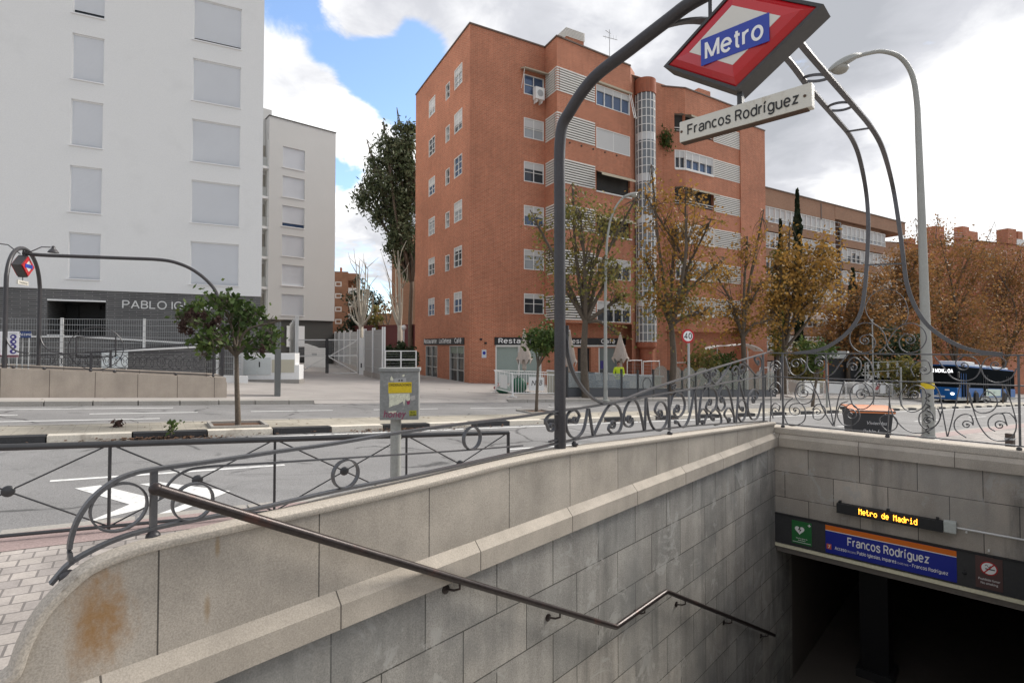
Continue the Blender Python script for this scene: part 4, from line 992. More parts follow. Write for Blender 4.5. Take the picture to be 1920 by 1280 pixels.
# ------------------------------------------------------------------ pedestrian barrier by the road
gA, gB = ground(0, 1016), V((-.05, 7.04, 0))
BD = V((gB.x - gA.x, gB.y - gA.y, 0)).normalized()
BF = Fr((gA.x, gA.y, 0), BD); 
if BF.N.y > 0: BF.N = -BF.N
bar_ = thing('pedestrian_barrier', 'black pedestrian barrier with crossed rods and round studs between pavement and road', 'barrier', BF(2, gz(*BF(2, 0).xy)))
bz = lambda a: gz(*BF(a, 0).xy)
aE = BF.a(953, 840)
posts = [BF.a(205, 920), BF.a(515, 880), BF.a(762, 850), aE]
step_ = posts[1] - posts[0]
posts = [posts[0] - 2 * step_, posts[0] - step_] + posts
def topz(a): return bz(a) + .80
mb = MB(); mb.tube([BF(posts[0], topz(posts[0])), BF(aE, topz(aE))], .03, 12); mb.build('top_rail', IRON_S, bar_, smooth=True)
mb = MB(); mb.tube([BF(posts[0], bz(posts[0]) + .05), BF(aE, bz(aE) + .05)], .016, 8); mb.build('bottom_rail', IRON_S, bar_, smooth=True)
for i, a in enumerate(posts):
    mb = MB(); mb.tube([BF(a, bz(a) - .03), BF(a, topz(a))], .014 if i < len(posts) - 1 else .022, 8); mb.build('post', IRON_S, bar_, smooth=True)
for i in range(len(posts) - 1):
    a0, a1 = posts[i], posts[i + 1]; m = (a0 + a1) / 2; zc = (bz(m) + .05 + topz(m)) / 2
    for (a, z) in ((a0, topz(a0)), (a1, topz(a1)), (a0, bz(a0) + .05), (a1, bz(a1) + .05)):
        mb = MB(); mb.tube([BF(a, z), BF(m, zc)], .0075, 6); mb.build('rod', IRON_S, bar_, smooth=True)
    mb = MB(); mb.lathe(BF(m, zc, -.022), [(.02, 0), (.042, .008), (.05, .022), (.042, .036), (.02, .044)], 14, BF.N); mb.build('stud', IRON_S, bar_, smooth=True)
# ------------------------------------------------------------------ control cabinet on a post
cbp = V(((743 - CX) / F * 5.5, 5.5, 0)); cbz = gz(cbp.x, cbp.y)
cd = V((1, .12, 0)).normalized(); CF = Fr((cbp.x, cbp.y, 0), cd)
if CF.N.y > 0: CF.N = -CF.N
cab = thing('control_cabinet', 'grey metal control cabinet on a round post, covered in stickers, torn paper and graffiti', 'cabinet', (cbp.x, cbp.y, cbz))
ct, cb_ = CF.px(743, 690, .12)[1], CF.px(743, 787, .12)[1]
w0, w1 = CF.a(712, 740, .12), CF.a(785, 740, .12)
CABM = basic('worn_cabinet_grey', (.25, .255, .245), .55, .1, .16, 3, .1, 40, .06, 60, .4, (.36, .36, .35), (.6, .75), 7)
mb = MB(); mb.tube([V((cbp.x, cbp.y, cbz - .05)), CF(0, cb_)], .055, 16); mb.build('post', POLE, cab, smooth=True)
mb = MB(); mb.fbox(CF, w0, w1, cb_, ct - .035, -.12, .12); mb.build('box', CABM, cab, bevel=.006)
mb = MB(); mb.fbox(CF, w0 - .012, w1 + .012, ct - .035, ct, -.135, .135); mb.build('lid', CABM, cab, bevel=.008)
YEL = basic('yellow_sticker', (.68, .50, .02), .6, 0, .12, 20, .1, 80); PAPER = basic('torn_paper', (.66, .66, .52), .8, 0, .12, 20, .15, 70)
PINK = basic('magenta_ink', (.27, .04, .10), .6, 0, .2, 20)
def cpx(x, y): return CF.px(x, y, .1205)
def cpatch(pts, mat, nm, z=.0012):
    mb = MB(); mb.prism(CF, [cpx(x, y) for x, y in pts], .12, .12 + z); return mb.build(nm, mat, cab, fixn=True)
cpatch([(728, 717), (772, 716), (772, 736), (728, 737)], YEL, 'sticker')
a, b = cpx(750, 723.5); text('ORDENADORES', CF, a, b, .1213, .034, LETK, cab, sx=.9)
cpatch([(729, 738), (768, 737), (769, 749), (765, 752), (760, 748), (758, 761), (755, 752), (746, 758), (738, 760), (729, 764), (730, 750)], PAPER, 'torn_paper')
cpatch([(739, 710), (761, 708), (762, 716), (739, 717)], basic('grey_label', (.4, .4, .4), .6), 'label')
cpatch([(747, 711), (750, 711), (750, 714.5), (747, 714.5)], LETK, 'print'); cpatch([(752, 711), (755, 711), (755, 714.5), (752, 714.5)], LETK, 'print')
cpatch([(732, 709), (734, 704.5), (738, 711), (737, 714), (732, 713)], PAPER, 'paper_scrap'); cpatch([(755, 702), (759, 701.5), (758, 706), (754, 706)], PAPER, 'paper_scrap')
cpatch([(768, 743), (778, 741), (779, 748), (772, 751)], basic('grey_scrap', (.42, .40, .38), .7), 'paper_scrap'); cpatch([(762, 752), (769, 750), (768, 757), (764, 759)], PINK, 'ink_blot')
cpatch([(728, 771), (744, 770), (742, 773), (748, 775), (730, 775)], PAPER, 'paper_scrap')
cpatch([(767, 769.5), (781, 769), (781, 779), (767.5, 780)], basic('green_yellow_sticker', (.34, .33, .03), .6, 0, .2, 30), 'sticker')
a, b = cpx(774, 774.3); text('BUY', CF, a, b, .1213, .024, LETK, cab); a, b = cpx(774, 779); text('SILVER', CF, a, b, .1213, .022, LETK, cab)
a, b = cpx(735.5, 782); 
t_ = text('honey', CF, cpx(739, 782)[0], b, .1213, .105, PINK, cab, name='graffiti', sx=.85, shear=.2)
mb = MB(); sd = Fr(CF(w0, 0, 0), CF.N); sd.N = -CF.X
for pl_ in ([(-.05, -.08), (.03, -.09), (.02, .03), (-.03, .06), (-.06, .0)], [(0, .13), (.05, .12), (.05, .18), (.01, .19)]):
    mb.prism(sd, [(p, q + (cb_ + ct) / 2) for p, q in pl_], 0, .0015)
mb.build('torn_paper', basic('white_paper', (.7, .7, .68), .8), cab, fixn=True)
# ------------------------------------------------------------------ the other metro entrance, far left
lA = ground(0, 745); lB = ground(425, 745)
LF = Fr((lB.x, lB.y, 0), (lB - lA)); 
if LF.N.y > 0: LF.N = -LF.N
lz = lambda a: gz(*LF(a, 0).xy)
aL = LF.a(-60)
lw = thing('entrance_wall', 'low pinkish granite wall round the metro stairs across the street', 'wall', LF(aL / 2, lz(aL / 2)))
tR, tL = LF.px(425, 708)[1], LF.px(0, 690)[1]
sl = (tL - tR) / (0 - LF.a(0)) if LF.a(0) else 0
ltop = lambda a: tR + (tL - tR) * (a / LF.a(0))
mR, mL = LF.px(425, 716)[1], LF.px(0, 726)[1]
lmid = lambda a: mR + (mL - mR) * (a / LF.a(0))
mb = MB(); mb.prism(LF, [(aL, lz(aL) - .1), (0, lz(0) - .1), (0, lmid(0)), (aL, lmid(aL))], -.35, .02); mb.build('base_course', GRAN_FAR, lw, fixn=True)
mb = MB(); mb.prism(LF, [(aL, lmid(aL)), (-.02, lmid(0)), (-.02, ltop(0)), (aL, ltop(aL))], -.33, -.0); mb.build('parapet', GRAN_FAR, lw, fixn=True)
LW_ = 2.9
mb = MB(); mb.prism(LF, [(aL, lz(aL)), (-.05, lz(-.05)), (-.05, ltop(0)), (aL, ltop(aL))], -LW_ - .33, -LW_); mb.build('rear_parapet', GRAN_FAR, lw, fixn=True)
mb = MB(); mb.fbox(LF, -.35, 0, lz(0) - .1, ltop(0) - .01, -LW_, -.345); mb.build('end_wall', GRAN_FAR, lw)
lr = thing('stair_railing', 'black iron railing with small scrolls on the granite wall across the street', 'railing', LF(aL / 2, ltop(aL / 2), -.15))
def pL(x, y, c=-.15): a, b = LF.px(x, y, c); return LF(a, b, c)
def barL(nm, pts, wd=.05, ht=.03, c=-.15, par=lr, mat=IRON_D, n=5):
    mb = MB(); mb.bar(crv([pL(x, y, c) for x, y in pts], n) if len(pts) > 2 else [pL(x, y, c) for x, y in pts], wd, ht, V((0, 0, 1))); mb.build(nm, mat, par)
barL('bottom_rail', [(-60, 683), (200, 694), (417, 704)])
barL('top_rail', [(-60, 668), (60, 666), (120, 663), (200, 660), (300, 661), (412, 656)])
barL('hand_rail', [(160, 661), (240, 655), (300, 650), (350, 644), (400, 640), (417, 640)], n=4)
for x, y0, y1 in ((170, 660, 695), (400, 642, 703), (207, 658, 689), (417, 560, 705)):
    a0, b0 = LF.px(x, y1, -.15); b1 = LF.px(x, y0, -.15)[1]; mb = MB(); mb.fbox(LF, a0 - .03, a0 + .03, b0, b1, -.18, -.12); mb.build('post', IRON_D, lr)
for x in (25, 83, 170, 215, 330, 400):
    a0, b0 = LF.px(x, 690 + (x / 417) * 15, -.13); mb = MB(); mb.ball(LF(a0, ltop(a0) + .04, -.13), .045, n=8, m2=5); mb.build('ball', IRON_D, lr)
for k, x in enumerate(range(90, 400, 17)):
    a0 = LF.a(x, 680, -.15); zc = (ltop(a0) + .06 + LF.px(x, 661, -.15)[1]) / 2; r = (LF.px(x, 661, -.15)[1] - ltop(a0) - .1) / 2
    mb = MB(); s_ = 1 if k % 2 else -1
    mb.bar([LF(a0 + s_ * r * (1 - .7 * i / 22) * cos(i * .45), zc + r * (1 - .7 * i / 22) * sin(i * .45), -.15) for i in range(23)], .015, .03, LF.N); mb.build('scroll', IRON_D, lr)
la = thing('entrance_arch', 'dark iron arch with a long horizontal beam over the metro stairs across the street', 'arch', pL(8, 690))
pf = pL(8, 690, -.15); Yb = pf.y + 2.6
pb = at(72, 680, Yb)
ap = at(40, 467, (pf.y + pb.y) / 2)
zs = LF.px(8, 540, -.15)[1]
hv = (pb - pf); hv.z = 0
arc = [V((pf.x, pf.y, pf.z - .05))] + [V((pf.x, pf.y, zs))]
for i in range(1, 12):
    t = i / 12; ang = pi * (1 - t)
    fx = .5 + .5 * cos(ang); hgt = sin(ang) ** .8
    arc.append(V((pf.x, pf.y, 0)) + hv * fx + V((0, 0, zs + (ap.z - zs) * hgt)))
arc += [V((pb.x, pb.y, zs)), V((pb.x, pb.y, pb.z - .1))]
mb = MB(); mb.tube(crv(arc, 4), .055, 10); mb.build('arch_tube', IRON_D, la, smooth=True)
bY0, bY1 = ap.y, LF(0, 0, -1.4).y
bp = []
for (x, y, t) in ((42, 474, 0), (75, 478, .08), (150, 481, .28), (230, 484, .5), (300, 487, .7), (335, 494, .8), (365, 508, .88), (392, 530, .95), (408, 555, .98), (415, 600, 1), (417, 655, 1), (417, 703, 1)):
    bp.append(at(x, y, bY0 + (bY1 - bY0) * t))
mb = MB(); mb.tube(crv(bp, 4), .055, 8); mb.build('beam', IRON_D, la, smooth=True)
for (x0, sg_) in ((8, 1), (72, 1)):
    base = pf if x0 == 8 else pb; Yq = base.y
    mb = MB(); mb.tube(crv([at(x, y, Yq) for x, y in ((x0 + 2, 625), (x0 + 6, 640), (x0 + 14, 652), (x0 + 26, 659), (x0 + 45, 662))], 4), .02, 6); mb.build('bracket', IRON_D, la, smooth=True)
lmp = []
for (pts, hd, nm) in (([(47, 476), (62, 470), (78, 463), (95, 463.5)], (100, 468), 'right'), ([(38, 476), (28, 469), (15, 459), (0, 457), (-12, 458)], (-16, 462), 'left')):
    mb = MB(); mb.tube([at(x, y, ap.y) for x, y in pts], .015, 6); arm = mb.build('lamp_arm', IRON_D, la, smooth=True)
    c = at(*hd, ap.y); mb = MB(); mb.lathe(c + V((0, 0, -.09)), [(.14, 0), (.1, .07), (.05, .12), (.045, .18), (.02, .2)], 12); mb.build('lamp_shade', IRON_D, arm, smooth=True)
ls = thing('metro_sign', 'small red metro rhombus with a little name plate, hanging in the arch across the street', 'sign', at(43, 500, ap.y))
lf = Fr(at(43, 500, ap.y) * 1, V((.62, -.78, 0))); lf.O.z = 0
lf.X = V((-.30, .954, 0)); lf.N = V((.954, .30, 0))
zc = at(43, 499, ap.y).z; h_ = .33; w_ = .36
rr4 = [(-w_, zc), (0, zc - h_), (w_, zc), (0, zc + h_)]
mb = MB(); mb.prism(lf, rr4, -.11, .11); mb.build('frame', IRON_D, ls, fixn=True)
for s_ in (1, -1):
    mb = MB(); k = [(a * .88, zc + (b - zc) * .88) for a, b in rr4]; mb.prism(lf, k, s_ * .11, s_ * .14); mb.build('red_face', SRED, ls, fixn=True)
    mb = MB(); k = [(a * .5, zc + (b - zc) * .5) for a, b in rr4]; mb.prism(lf, k, s_ * .14, s_ * .144); mb.build('white_rhombus', SWHT, ls, fixn=True)
    mb = MB(); mb.fbox(lf, -.19, .19, zc - .055, zc + .055, s_ * .144, s_ * .15); mb.build('blue_band', SBLU, ls)
mb = MB(); mb.tube([lf(0, zc + h_ - .02), lf(0, ap.z)], .02, 6); mb.tube([lf(0, zc - h_), lf(0, zc - h_ - .14)], .012, 6); mb.build('hanger', IRON_D, ls)
mb = MB(); mb.fbox(lf, -.27, .27, zc - h_ - .22, zc - h_ - .10, -.02, .02); npl2 = mb.build('name_plate', NPL, ls)
text('Francos Rodríguez', lf, 0, zc - h_ - .185, .021, .06, LETK, npl2, sx=.8)
hp = thing('hoop_frame', 'thin black hoop round an empty rectangular frame above the railing across the street', 'frame', pL(180, 680, -.2))
cx_, cz_ = LF.px(181, 653, -.2); rr_ = LF.px(181, 615, -.2)[1] - LF.px(181, 653, -.2)[1]
mb = MB(); mb.tube([LF(cx_ + rr_ * 1.08 * cos(2 * pi * i / 32), cz_ + rr_ * 1.05 * sin(2 * pi * i / 32), -.2) for i in range(32)], .012, 6, closed=True); mb.build('hoop', IRON_D, hp, smooth=True)
mb = MB(); q = [pL(x, y, -.2) for x, y in ((143, 631), (217, 630), (217, 668), (143, 669))]
for i in range(4): mb.tube([q[i], q[(i + 1) % 4]], .02, 6)
mb.build('rectangle', IRON_D, hp)
# notices on the far fence side of the entrance
def panel_at(name, label, cat, x0, x1, y0, y1, Y, mat, dirv, th=.03, pole=True):
    c = at((x0 + x1) / 2, (y0 + y1) / 2, Y); fr = Fr((c.x, c.y, 0), dirv)
    if fr.N.y > 0: fr.N = -fr.N
    a0, b0 = fr.px(x0, y1); a1, b1 = fr.px(x1, y0); g = gz(c.x, c.y)
    t = thing(name, label, cat, (c.x, c.y, g))
    mb = MB(); mb.fbox(fr, min(a0, a1), max(a0, a1), b0, b1, -th, 0); mb.build('board', mat, t)
    if pole:
        mb = MB()
        for a in (a0 + .05, a1 - .05): mb.tube([fr(a, g - .05, -th - .02), fr(a, b1, -th - .02)], .02, 6)
        mb.build('legs', GALV, t)
    return t, fr, min(a0, a1), max(a0, a1), b0, b1
POST_W = basic('poster_white', (.74, .74, .76), .6, 0, .03)
INDIGO = basic('indigo_print', (.06, .05, .22), .6, 0, .1)
for (x0, x1, lab) in ((-26, 4, 'white poster with dark round symbols, cut by the left edge of the picture'), (12, 36, 'white poster with a column of dark round symbols and a pink foot')):
    t, fr, a0, a1, b0, b1 = panel_at('poster', lab, 'poster', x0, x1, 621, 669, 16.2, POST_W, LF.X)
    h = b1 - b0
    for k in range(4):
        mb = MB(); mb.lathe(fr(a1 - .13, b1 - h * (.22 + .19 * k), 0), [(.075, 0), (.075, .003)], 16, fr.N); s_ = mb.build('symbol', INDIGO, t)
        mb = MB(); mb.lathe(fr(a1 - .13 + (.012 if k % 2 else -.008), b1 - h * (.22 + .19 * k), .003), [(.032, 0), (.032, .002)], 7, fr.N); mb.build('figure', POST_W, s_)
    mb = MB(); mb.fbox(fr, a0, a1, b0, b0 + .06, 0, .003); mb.build('foot_strip', basic('pink_print', (.45, .12, .16), .6), t)
    for k in range(2):
        mb = MB(); mb.fbox(fr, a0 + .05, a1 - .05, b1 - .07 - .03 * k, b1 - .055 - .03 * k, 0, .003); mb.build('print_line', GALV, t)
t, fr, a0, a1, b0, b1 = panel_at('direction_sign', 'small dark blue rounded sign with white lettering beside the poster', 'sign', 38, 58, 621, 633, 16.4, basic('navy_sign', (.025, .05, .16), .5), LF.X)
text('Acceso', fr, (a0 + a1) / 2, b0 + .07, .002, .11, LETW, t, sx=.8)
# ------------------------------------------------------------------ white apartment building
STUC = basic('white_stucco', (.77, .77, .755), .85, 0, .03, .5, .03, 30, .05, 40, .3, (.72, .72, .705), (.52, .75), .5)
STUC2 = basic('grey_stucco', (.58, .575, .555), .85, 0, .04, .5, .03, 30, .05, 40)
REV = basic('white_reveal', (.80, .80, .80), .7, 0, .03)
def slats(name, c, pitch, depth=.5, rough=.5):
    t = NT(name); co = t.coord('UV'); wv = t.n('ShaderNodeTexWave', wave_type='BANDS', bands_direction='Y', wave_profile='SAW'); t.l(co, wv.inputs[0])
    wv.inputs['Scale'].default_value = 2 * pi / pitch / 20 ; wv.inputs['Distortion'].default_value = 0
    ob = t.coord(); x = t.mix(t.noise(ob, .8, 3), k3(c, .94), k3(c, 1.03)); x = t.mix(t.math('MULTIPLY', wv.outputs[1], .16), x, k3(c, .45)); t.col(x); t.set(rough, 0, .4); t.bump(wv.outputs[0], depth, .02); return t.m
SHUT = slats('roller_shutter', (.80, .83, .87), .055, .9)
GREYB = brick('long_grey_brick', (.125, .123, .12), (.085, .085, .085), (.20, .195, .19), .55, .085, .014, .5, rough=.85, var=.15, vs=.6, bump=.3)
DKGREY = basic('dark_grey_render', (.075, .073, .068), .85, 0, .08, .5)
GLS = glass('dark_window_glass', (.03, .035, .042))
GLSB = glass('blue_reflecting_glass', (.06, .095, .17), .05)
GLSL = glass('pale_curtained_glass', (.34, .36, .37), .12, .15, .5)
wA, wB = V(((160 - CX) / F * 23.8, 23.8, 0)), V(((405 - CX) / F * 26.1, 26.1, 0))
MF = Fr(wA, wB - wA)
if MF.N.y > 0: MF.N = -MF.N
wb = thing('apartment_building', 'tall white rendered apartment block with a grey brick ground floor at the left', 'building', MF(0, gz(wA.x, wA.y)))
aR = MF.a(490, 556); aLft = MF.a(-420); zbr = MF.px(490, 556)[1]
def win(fr, cx, ytop, ybot, halfw_px): 
    a0 = fr.px(cx - halfw_px, ytop)[0]; a1 = fr.px(cx + halfw_px, ytop)[0]
    return a0, a1
rows_r = [452, 338, 222]; 
# measured on the facade: sills and heads of the two columns in metres
a0r, b_h0 = MF.px(357.5, 452); a1r = MF.px(448.3, 460)[0]; bs0 = MF.px(357.5, 532)[1]
FLH = (MF.px(358, 222)[1] - MF.px(357.5, 452)[1]) / 2
a0l = MF.px(129, 435)[0]; a1l = MF.px(189.5, 440)[0]
holes = []
for k in range(8):
    dz = k * FLH
    holes.append((a0r, a1r, bs0 + dz, b_h0 + dz)); holes.append((a0l, a1l, bs0 + dz, b_h0 + dz))
    holes.append((a0l - 9.0, a1l - 8.2, bs0 + dz, b_h0 + dz))
ztop_m = zbr + 9.2 * FLH
mb = MB(); mb.wall(MF, aLft, aR, zbr, ztop_m, holes, .16)
DEP = 16
mb.poly([MF(aR, zbr, 0), MF(aR, zbr, -DEP), MF(aR, ztop_m, -DEP), MF(aR, ztop_m, 0)])
mb.poly([MF(aLft, ztop_m, 0), MF(aR, ztop_m, 0), MF(aR, ztop_m, -DEP), MF(aLft, ztop_m, -DEP)])
mb.poly([MF(aLft, zbr, -DEP), MF(aR, zbr, -DEP), MF(aR, ztop_m, -DEP), MF(aLft, ztop_m, -DEP)][::-1])
mb.poly([MF(aLft, zbr, 0), MF(aR, zbr, 0), MF(aR, zbr, -DEP), MF(aLft, zbr, -DEP)][::-1])
mb.build('wall', STUC, wb)
rw = random.Random(3)
for i, (x0, x1, y0, y1) in enumerate(holes):
    gap = 0.0
    if i % 3 == 1 and i // 3 in (4,): gap = .18
    if i % 3 == 0 and i // 3 == 4: gap = .12
    if i % 3 != 2 and i // 3 == 2: gap = .03
    mb = MB(); mb.fbox(MF, x0 - .07, x1 + .02, y0 - .05, y0, -.16, .05); wd_ = mb.build('window', REV, wb)
    mb = MB(); mb.poly([MF(x0, y0 + gap, -.10), MF(x1, y0 + gap, -.10), MF(x1, y1, -.10), MF(x0, y1, -.10)]); mb.build('roller_shutter', SHUT, wd_)
    mb = MB(); mb.poly([MF(x0, y0, -.155), MF(x1, y0, -.155), MF(x1, y1, -.155), MF(x0, y1, -.155)]); mb.build('pane', GLS, wd_)
    mb = MB()
    for (q0, q1, r0, r1) in ((x0, x0 + .035, y0, y1), (x1 - .035, x1, y0, y1)): mb.fbox(MF, q0, q1, r0, r1, -.16, -.07)
    mb.fbox(MF, x0 + .035, x1 - .035, y1 - .05, y1, -.16, -.06); mb.build('guide', REV, wd_)
# ground floor of grey brick with a dark recess
g0, g1 = MF.px(88, 560)[0], MF.px(198, 564)[0]; rz1 = MF.px(140, 562)[1]; rz0 = MF.px(140, 672)[1] - .3
zg = gz(*MF(aLft, 0).xy) - 1
mb = MB(); mb.wall(MF, aLft, aR - .04, zg, zbr - .002, [(g0, g1, rz0, rz1)], 3.0, -.05)
mb.poly([MF(aR - .04, zg, -.05), MF(aR - .04, zg, -DEP), MF(aR - .04, zbr, -DEP), MF(aR - .04, zbr, -.05)])
mb.build('ground_floor', GREYB, wb)
mb = MB(); mb.poly([MF(g0, rz0, -3.04), MF(g1, rz0, -3.04), MF(g1, rz1, -3.04), MF(g0, rz1, -3.04)]); mb.build('recess', BLACK, wb)
mb = MB(); mb.fbox(MF, g0, g1, rz1 - .06, rz1 + .01, -.2, -.03); mb.build('lintel', WHITE, wb)
for (x, y, w_, h_) in ((132, 585, .5, .9), (165, 600, .8, 1.8), (190, 590, .3, .5)):
    a, b = MF.px(x, y, -2.6); mb = MB(); mb.fbox(MF, a - w_ / 2, a + w_ / 2, b - h_ / 2, b + h_ / 2, -3.0, -2.9); mb.build('door', DARKG, wb)
a0, b0 = MF.px(229, 577, -.03); a1, _ = MF.px(466, 582, -.03)
sz = MF.px(240, 563, -.03)[1] - MF.px(240, 577, -.03)[1]
text('PABLO IGLESIAS, 100', MF, 0, b0, -.03, sz / .72, basic('steel_lettering', (.66, .66, .64), .4, .3, .05), wb, w=.10, fit=(a0, a1), gap=.09)
# second, farther block
fA, fB = V(((505 - CX) / F * 53.2, 53.2, 0)), V(((628.5 - CX) / F * 57.6, 57.6, 0))
FF = Fr(fA, fB - fA)
if FF.N.y > 0: FF.N = -FF.N
fb = thing('apartment_building', 'grey rendered apartment block set back behind the white one, with a dark base', 'building', FF(3, gz(*fA.xy)))
aF1 = FF.a(628.5, 400); aF0 = FF.a(503.5, 400); ztF = FF.px(628.5, 250)[1]; zbF = FF.px(600, 601)[1]
fl2 = (FF.px(549, 277)[1] - FF.px(549, 551)[1]) / 5
x0, y1_ = FF.px(528, 551); x1 = FF.px(569.5, 553)[0]; y0_ = FF.px(528, 590)[1]
holes = [(x0, x1, y0_ + k * fl2, y1_ + k * fl2) for k in range(6)]
mb = MB(); mb.wall(FF, aF0, aF1, zbF, ztF, holes, .2)
mb.poly([FF(aF1, zbF, 0), FF(aF1, zbF, -14), FF(aF1, ztF, -14), FF(aF1, ztF, 0)]); mb.poly([FF(aF0, ztF, 0), FF(aF1, ztF, 0), FF(aF1, ztF, -14), FF(aF0, ztF, -14)])
mb.poly([FF(aF0, zbF, 0), FF(aF0, ztF, 0), FF(aF0, ztF, -3), FF(aF0, zbF, -3)]); mb.poly([FF(aF0, zbF, 0), FF(aF1, zbF, 0), FF(aF1, zbF, -14), FF(aF0, zbF, -14)][::-1])
mb.build('wall', STUC2, fb)
aFm = FF.a(440)
mb = MB(); mb.fbox(FF, aFm, aF0 - .02, zbF, ztF - .0, -14, -1.2); mb.build('recessed_wall', STUC2, fb)
mb = MB(); mb.fbox(FF, aFm, FF.a(519.5), FF.px(515, 226)[1] - .3, FF.px(519, 190)[1], -9, -2.5); mb.fbox(FF, FF.a(519.5) - .5, FF.a(535), FF.px(515, 226)[1] - .3, FF.px(530, 215)[1], -8.99, -2.6); mb.build('roof_house', STUC2, fb)
mb = MB(); mb.fbox(FF, aF0 - .05, aF1 + .05, ztF, ztF + .1, -14.1, .06); mb.build('coping', DKGREY, fb)
for k, (x0, x1, y0, y1) in enumerate(holes):
    gap = .35 if k == 3 else 0
    mb = MB(); mb.fbox(FF, x0 - .06, x1 + .06, y0 - .08, y0, -.2, .06); wd_ = mb.build('window', REV, fb)
    mb = MB(); mb.poly([FF(x0, y0 + gap, -.12), FF(x1, y0 + gap, -.12), FF(x1, y1, -.12), FF(x0, y1, -.12)]); mb.build('roller_shutter', SHUT, wd_)
    mb = MB(); mb.poly([FF(x0, y0, -.19), FF(x1, y0, -.19), FF(x1, y1, -.19), FF(x0, y1, -.19)]); mb.build('pane', GLSB, wd_)
BALC = slats('balcony_louvre', (.36, .34, .29), .12)
for k in range(6):
    zb_ = y0_ + k * fl2 - .4
    mb = MB(); mb.fbox(FF, aFm, FF.a(502.5), zb_ - .12, zb_ + .12, -1.2, -.05); bl = mb.build('balcony', WHITE, fb)
    mb = MB(); mb.fbox(FF, FF.a(488), FF.a(499.5), zb_ + .12, zb_ + 1.1, -.4, -.36); mb.build('glass_rail', basic('frosted_glass', (.46, .47, .44), .3), bl)
    mb = MB(); mb.fbox(FF, aFm, FF.a(500), zb_ + .15, zb_ + fl2 - .5, -1.19, -1.15); mb.build('louvre', BALC, bl)
    mb = MB(); mb.fbox(FF, FF.a(500), FF.a(502.5), zb_ + .12, zb_ + fl2 - .13, -.4, -.2); mb.build('side_post', WHITE, bl)
zgF = gz(*FF(aF1, 0).xy) - 1
mb = MB(); mb.fbox(FF, aFm, aF1 - .1, zgF, zbF - .002, -13.9, -.15); mb.build('base', DKGREY, fb)
mb = MB(); a0, a1 = FF.a(538), FF.a(571.5); zz0 = FF.px(560, 650)[1]; mb.fbox(FF, a0, a1, zz0, FF.px(560, 611)[1], -.15, -.08); mb.build('garage_door', REV, fb)
mb = MB(); mb.fbox(FF, FF.a(545), FF.a(578), FF.px(560, 676)[1], FF.px(560, 650)[1], -.15, -.02); mb.build('vent_grille', slats('dark_grille', (.06, .06, .06), .15), fb)
ramp = thing('ramp_wall', 'white stepped wall of the ramp behind the double gate', 'wall', at(590, 680, 44))
rf = Fr((at(570, 660, 46).x, 46, 0), (1, .25)); 
if rf.N.y > 0: rf.N = -rf.N
a0, a1, a2 = rf.a(571), rf.a(600), rf.a(612); zg_ = gz(*rf(0, 0).xy)
mb = MB(); mb.prism(rf, [(a0, zg_ - .2), (a2, zg_ - .2), (a2, rf.px(610, 652)[1]), (rf.a(598), rf.px(600, 652)[1]), (rf.a(573), rf.px(573, 648)[1] + .2), (a0, rf.px(571, 648)[1] + .2)], -.3, 0); mb.build('wall', WHITE, ramp, fixn=True)
mb = MB(); mb.fbox(rf, rf.a(585), rf.a(594), rf.px(590, 666)[1], rf.px(590, 662)[1], 0, .02); mb.build('notice', GALV, ramp)
# ------------------------------------------------------------------ fence of the white building: low wall, posts, welded mesh
fzY = 21.0
nA, nB = ground(0, 722), None
FN = Fr((at(-40, 660, 19.3).x, 19.3, 0), at(445, 660, 23.6) - at(-40, 660, 19.3))
FN.O.z = 0; FN.X.z = 0; FN.X.normalize(); FN.N = V((FN.X.y, -FN.X.x, 0))
if FN.N.y > 0: FN.N = -FN.N
fl = FN.a(452)
mf = thing('mesh_fence', 'tall welded mesh fence with white posts along the white building', 'fence', FN(fl / 2, gz(*FN(fl / 2, 0).xy)))
fzt = lambda a: FN.px(0, 597)[1] + (FN.px(450, 601)[1] - FN.px(0, 597)[1]) * a / fl
fzb = lambda a: gz(*FN(a, 0).xy) + .35
WIRE = basic('fence_wire', (.36, .37, .37), .5, .3, .1)
mb = MB(); k = 0; a = -3.0
while a < fl:
    mb.poly([FN(a, fzb(a), 0), FN(a + .009, fzb(a), 0), FN(a + .009, fzt(a), 0), FN(a, fzt(a), 0)]); mb.poly([FN(a + .0045, fzb(a), -.005), FN(a + .0045, fzb(a), .005), FN(a + .0045, fzt(a), .005), FN(a + .0045, fzt(a), -.005)]); a += .075
for k in range(10):
    t = k / 9
    z0, z1 = fzb(-3) + (fzt(-3) - fzb(-3)) * t, fzb(fl) + (fzt(fl) - fzb(fl)) * t
    mb.bar([FN(-3, z0, .008), FN(fl, z1, .008)], .012, .016, V((0, 0, 1)))
mb.build('mesh_panel', WIRE, mf)
for x in (-20, 115, 270, 408, 441):
    a = FN.a(x); mb = MB(); mb.fbox(FN, a - .045, a + .045, fzb(a) - .3, fzt(a) + .04, -.09, -.012); mb.build('post', WHITE, mf)
low = thing('plinth_wall', 'low white plinth wall under the mesh fence', 'wall', FN(fl / 2, gz(*FN(fl / 2, 0).xy)))
mb = MB(); mb.prism(FN, [(-3, gz(*FN(-3, 0).xy) - .2), (fl + .3, gz(*FN(fl, 0).xy) - .2), (fl + .3, fzb(fl) - .06), (-3, fzb(-3) - .06)], -.32, -.05); mb.build('wall', STUC, low, fixn=True)
rmp = thing('access_ramp', 'grey brick access ramp with white copings in front of the building entrance', 'ramp', MF(0, gz(*wA.xy), 3))
R2 = Fr(MF(0, 0, 2.6), MF.X); R2.N = MF.N
P = lambda x, y: R2.px(x, y)
gl = lambda x: gz(*R2(R2.a(x), 0).xy) - .3
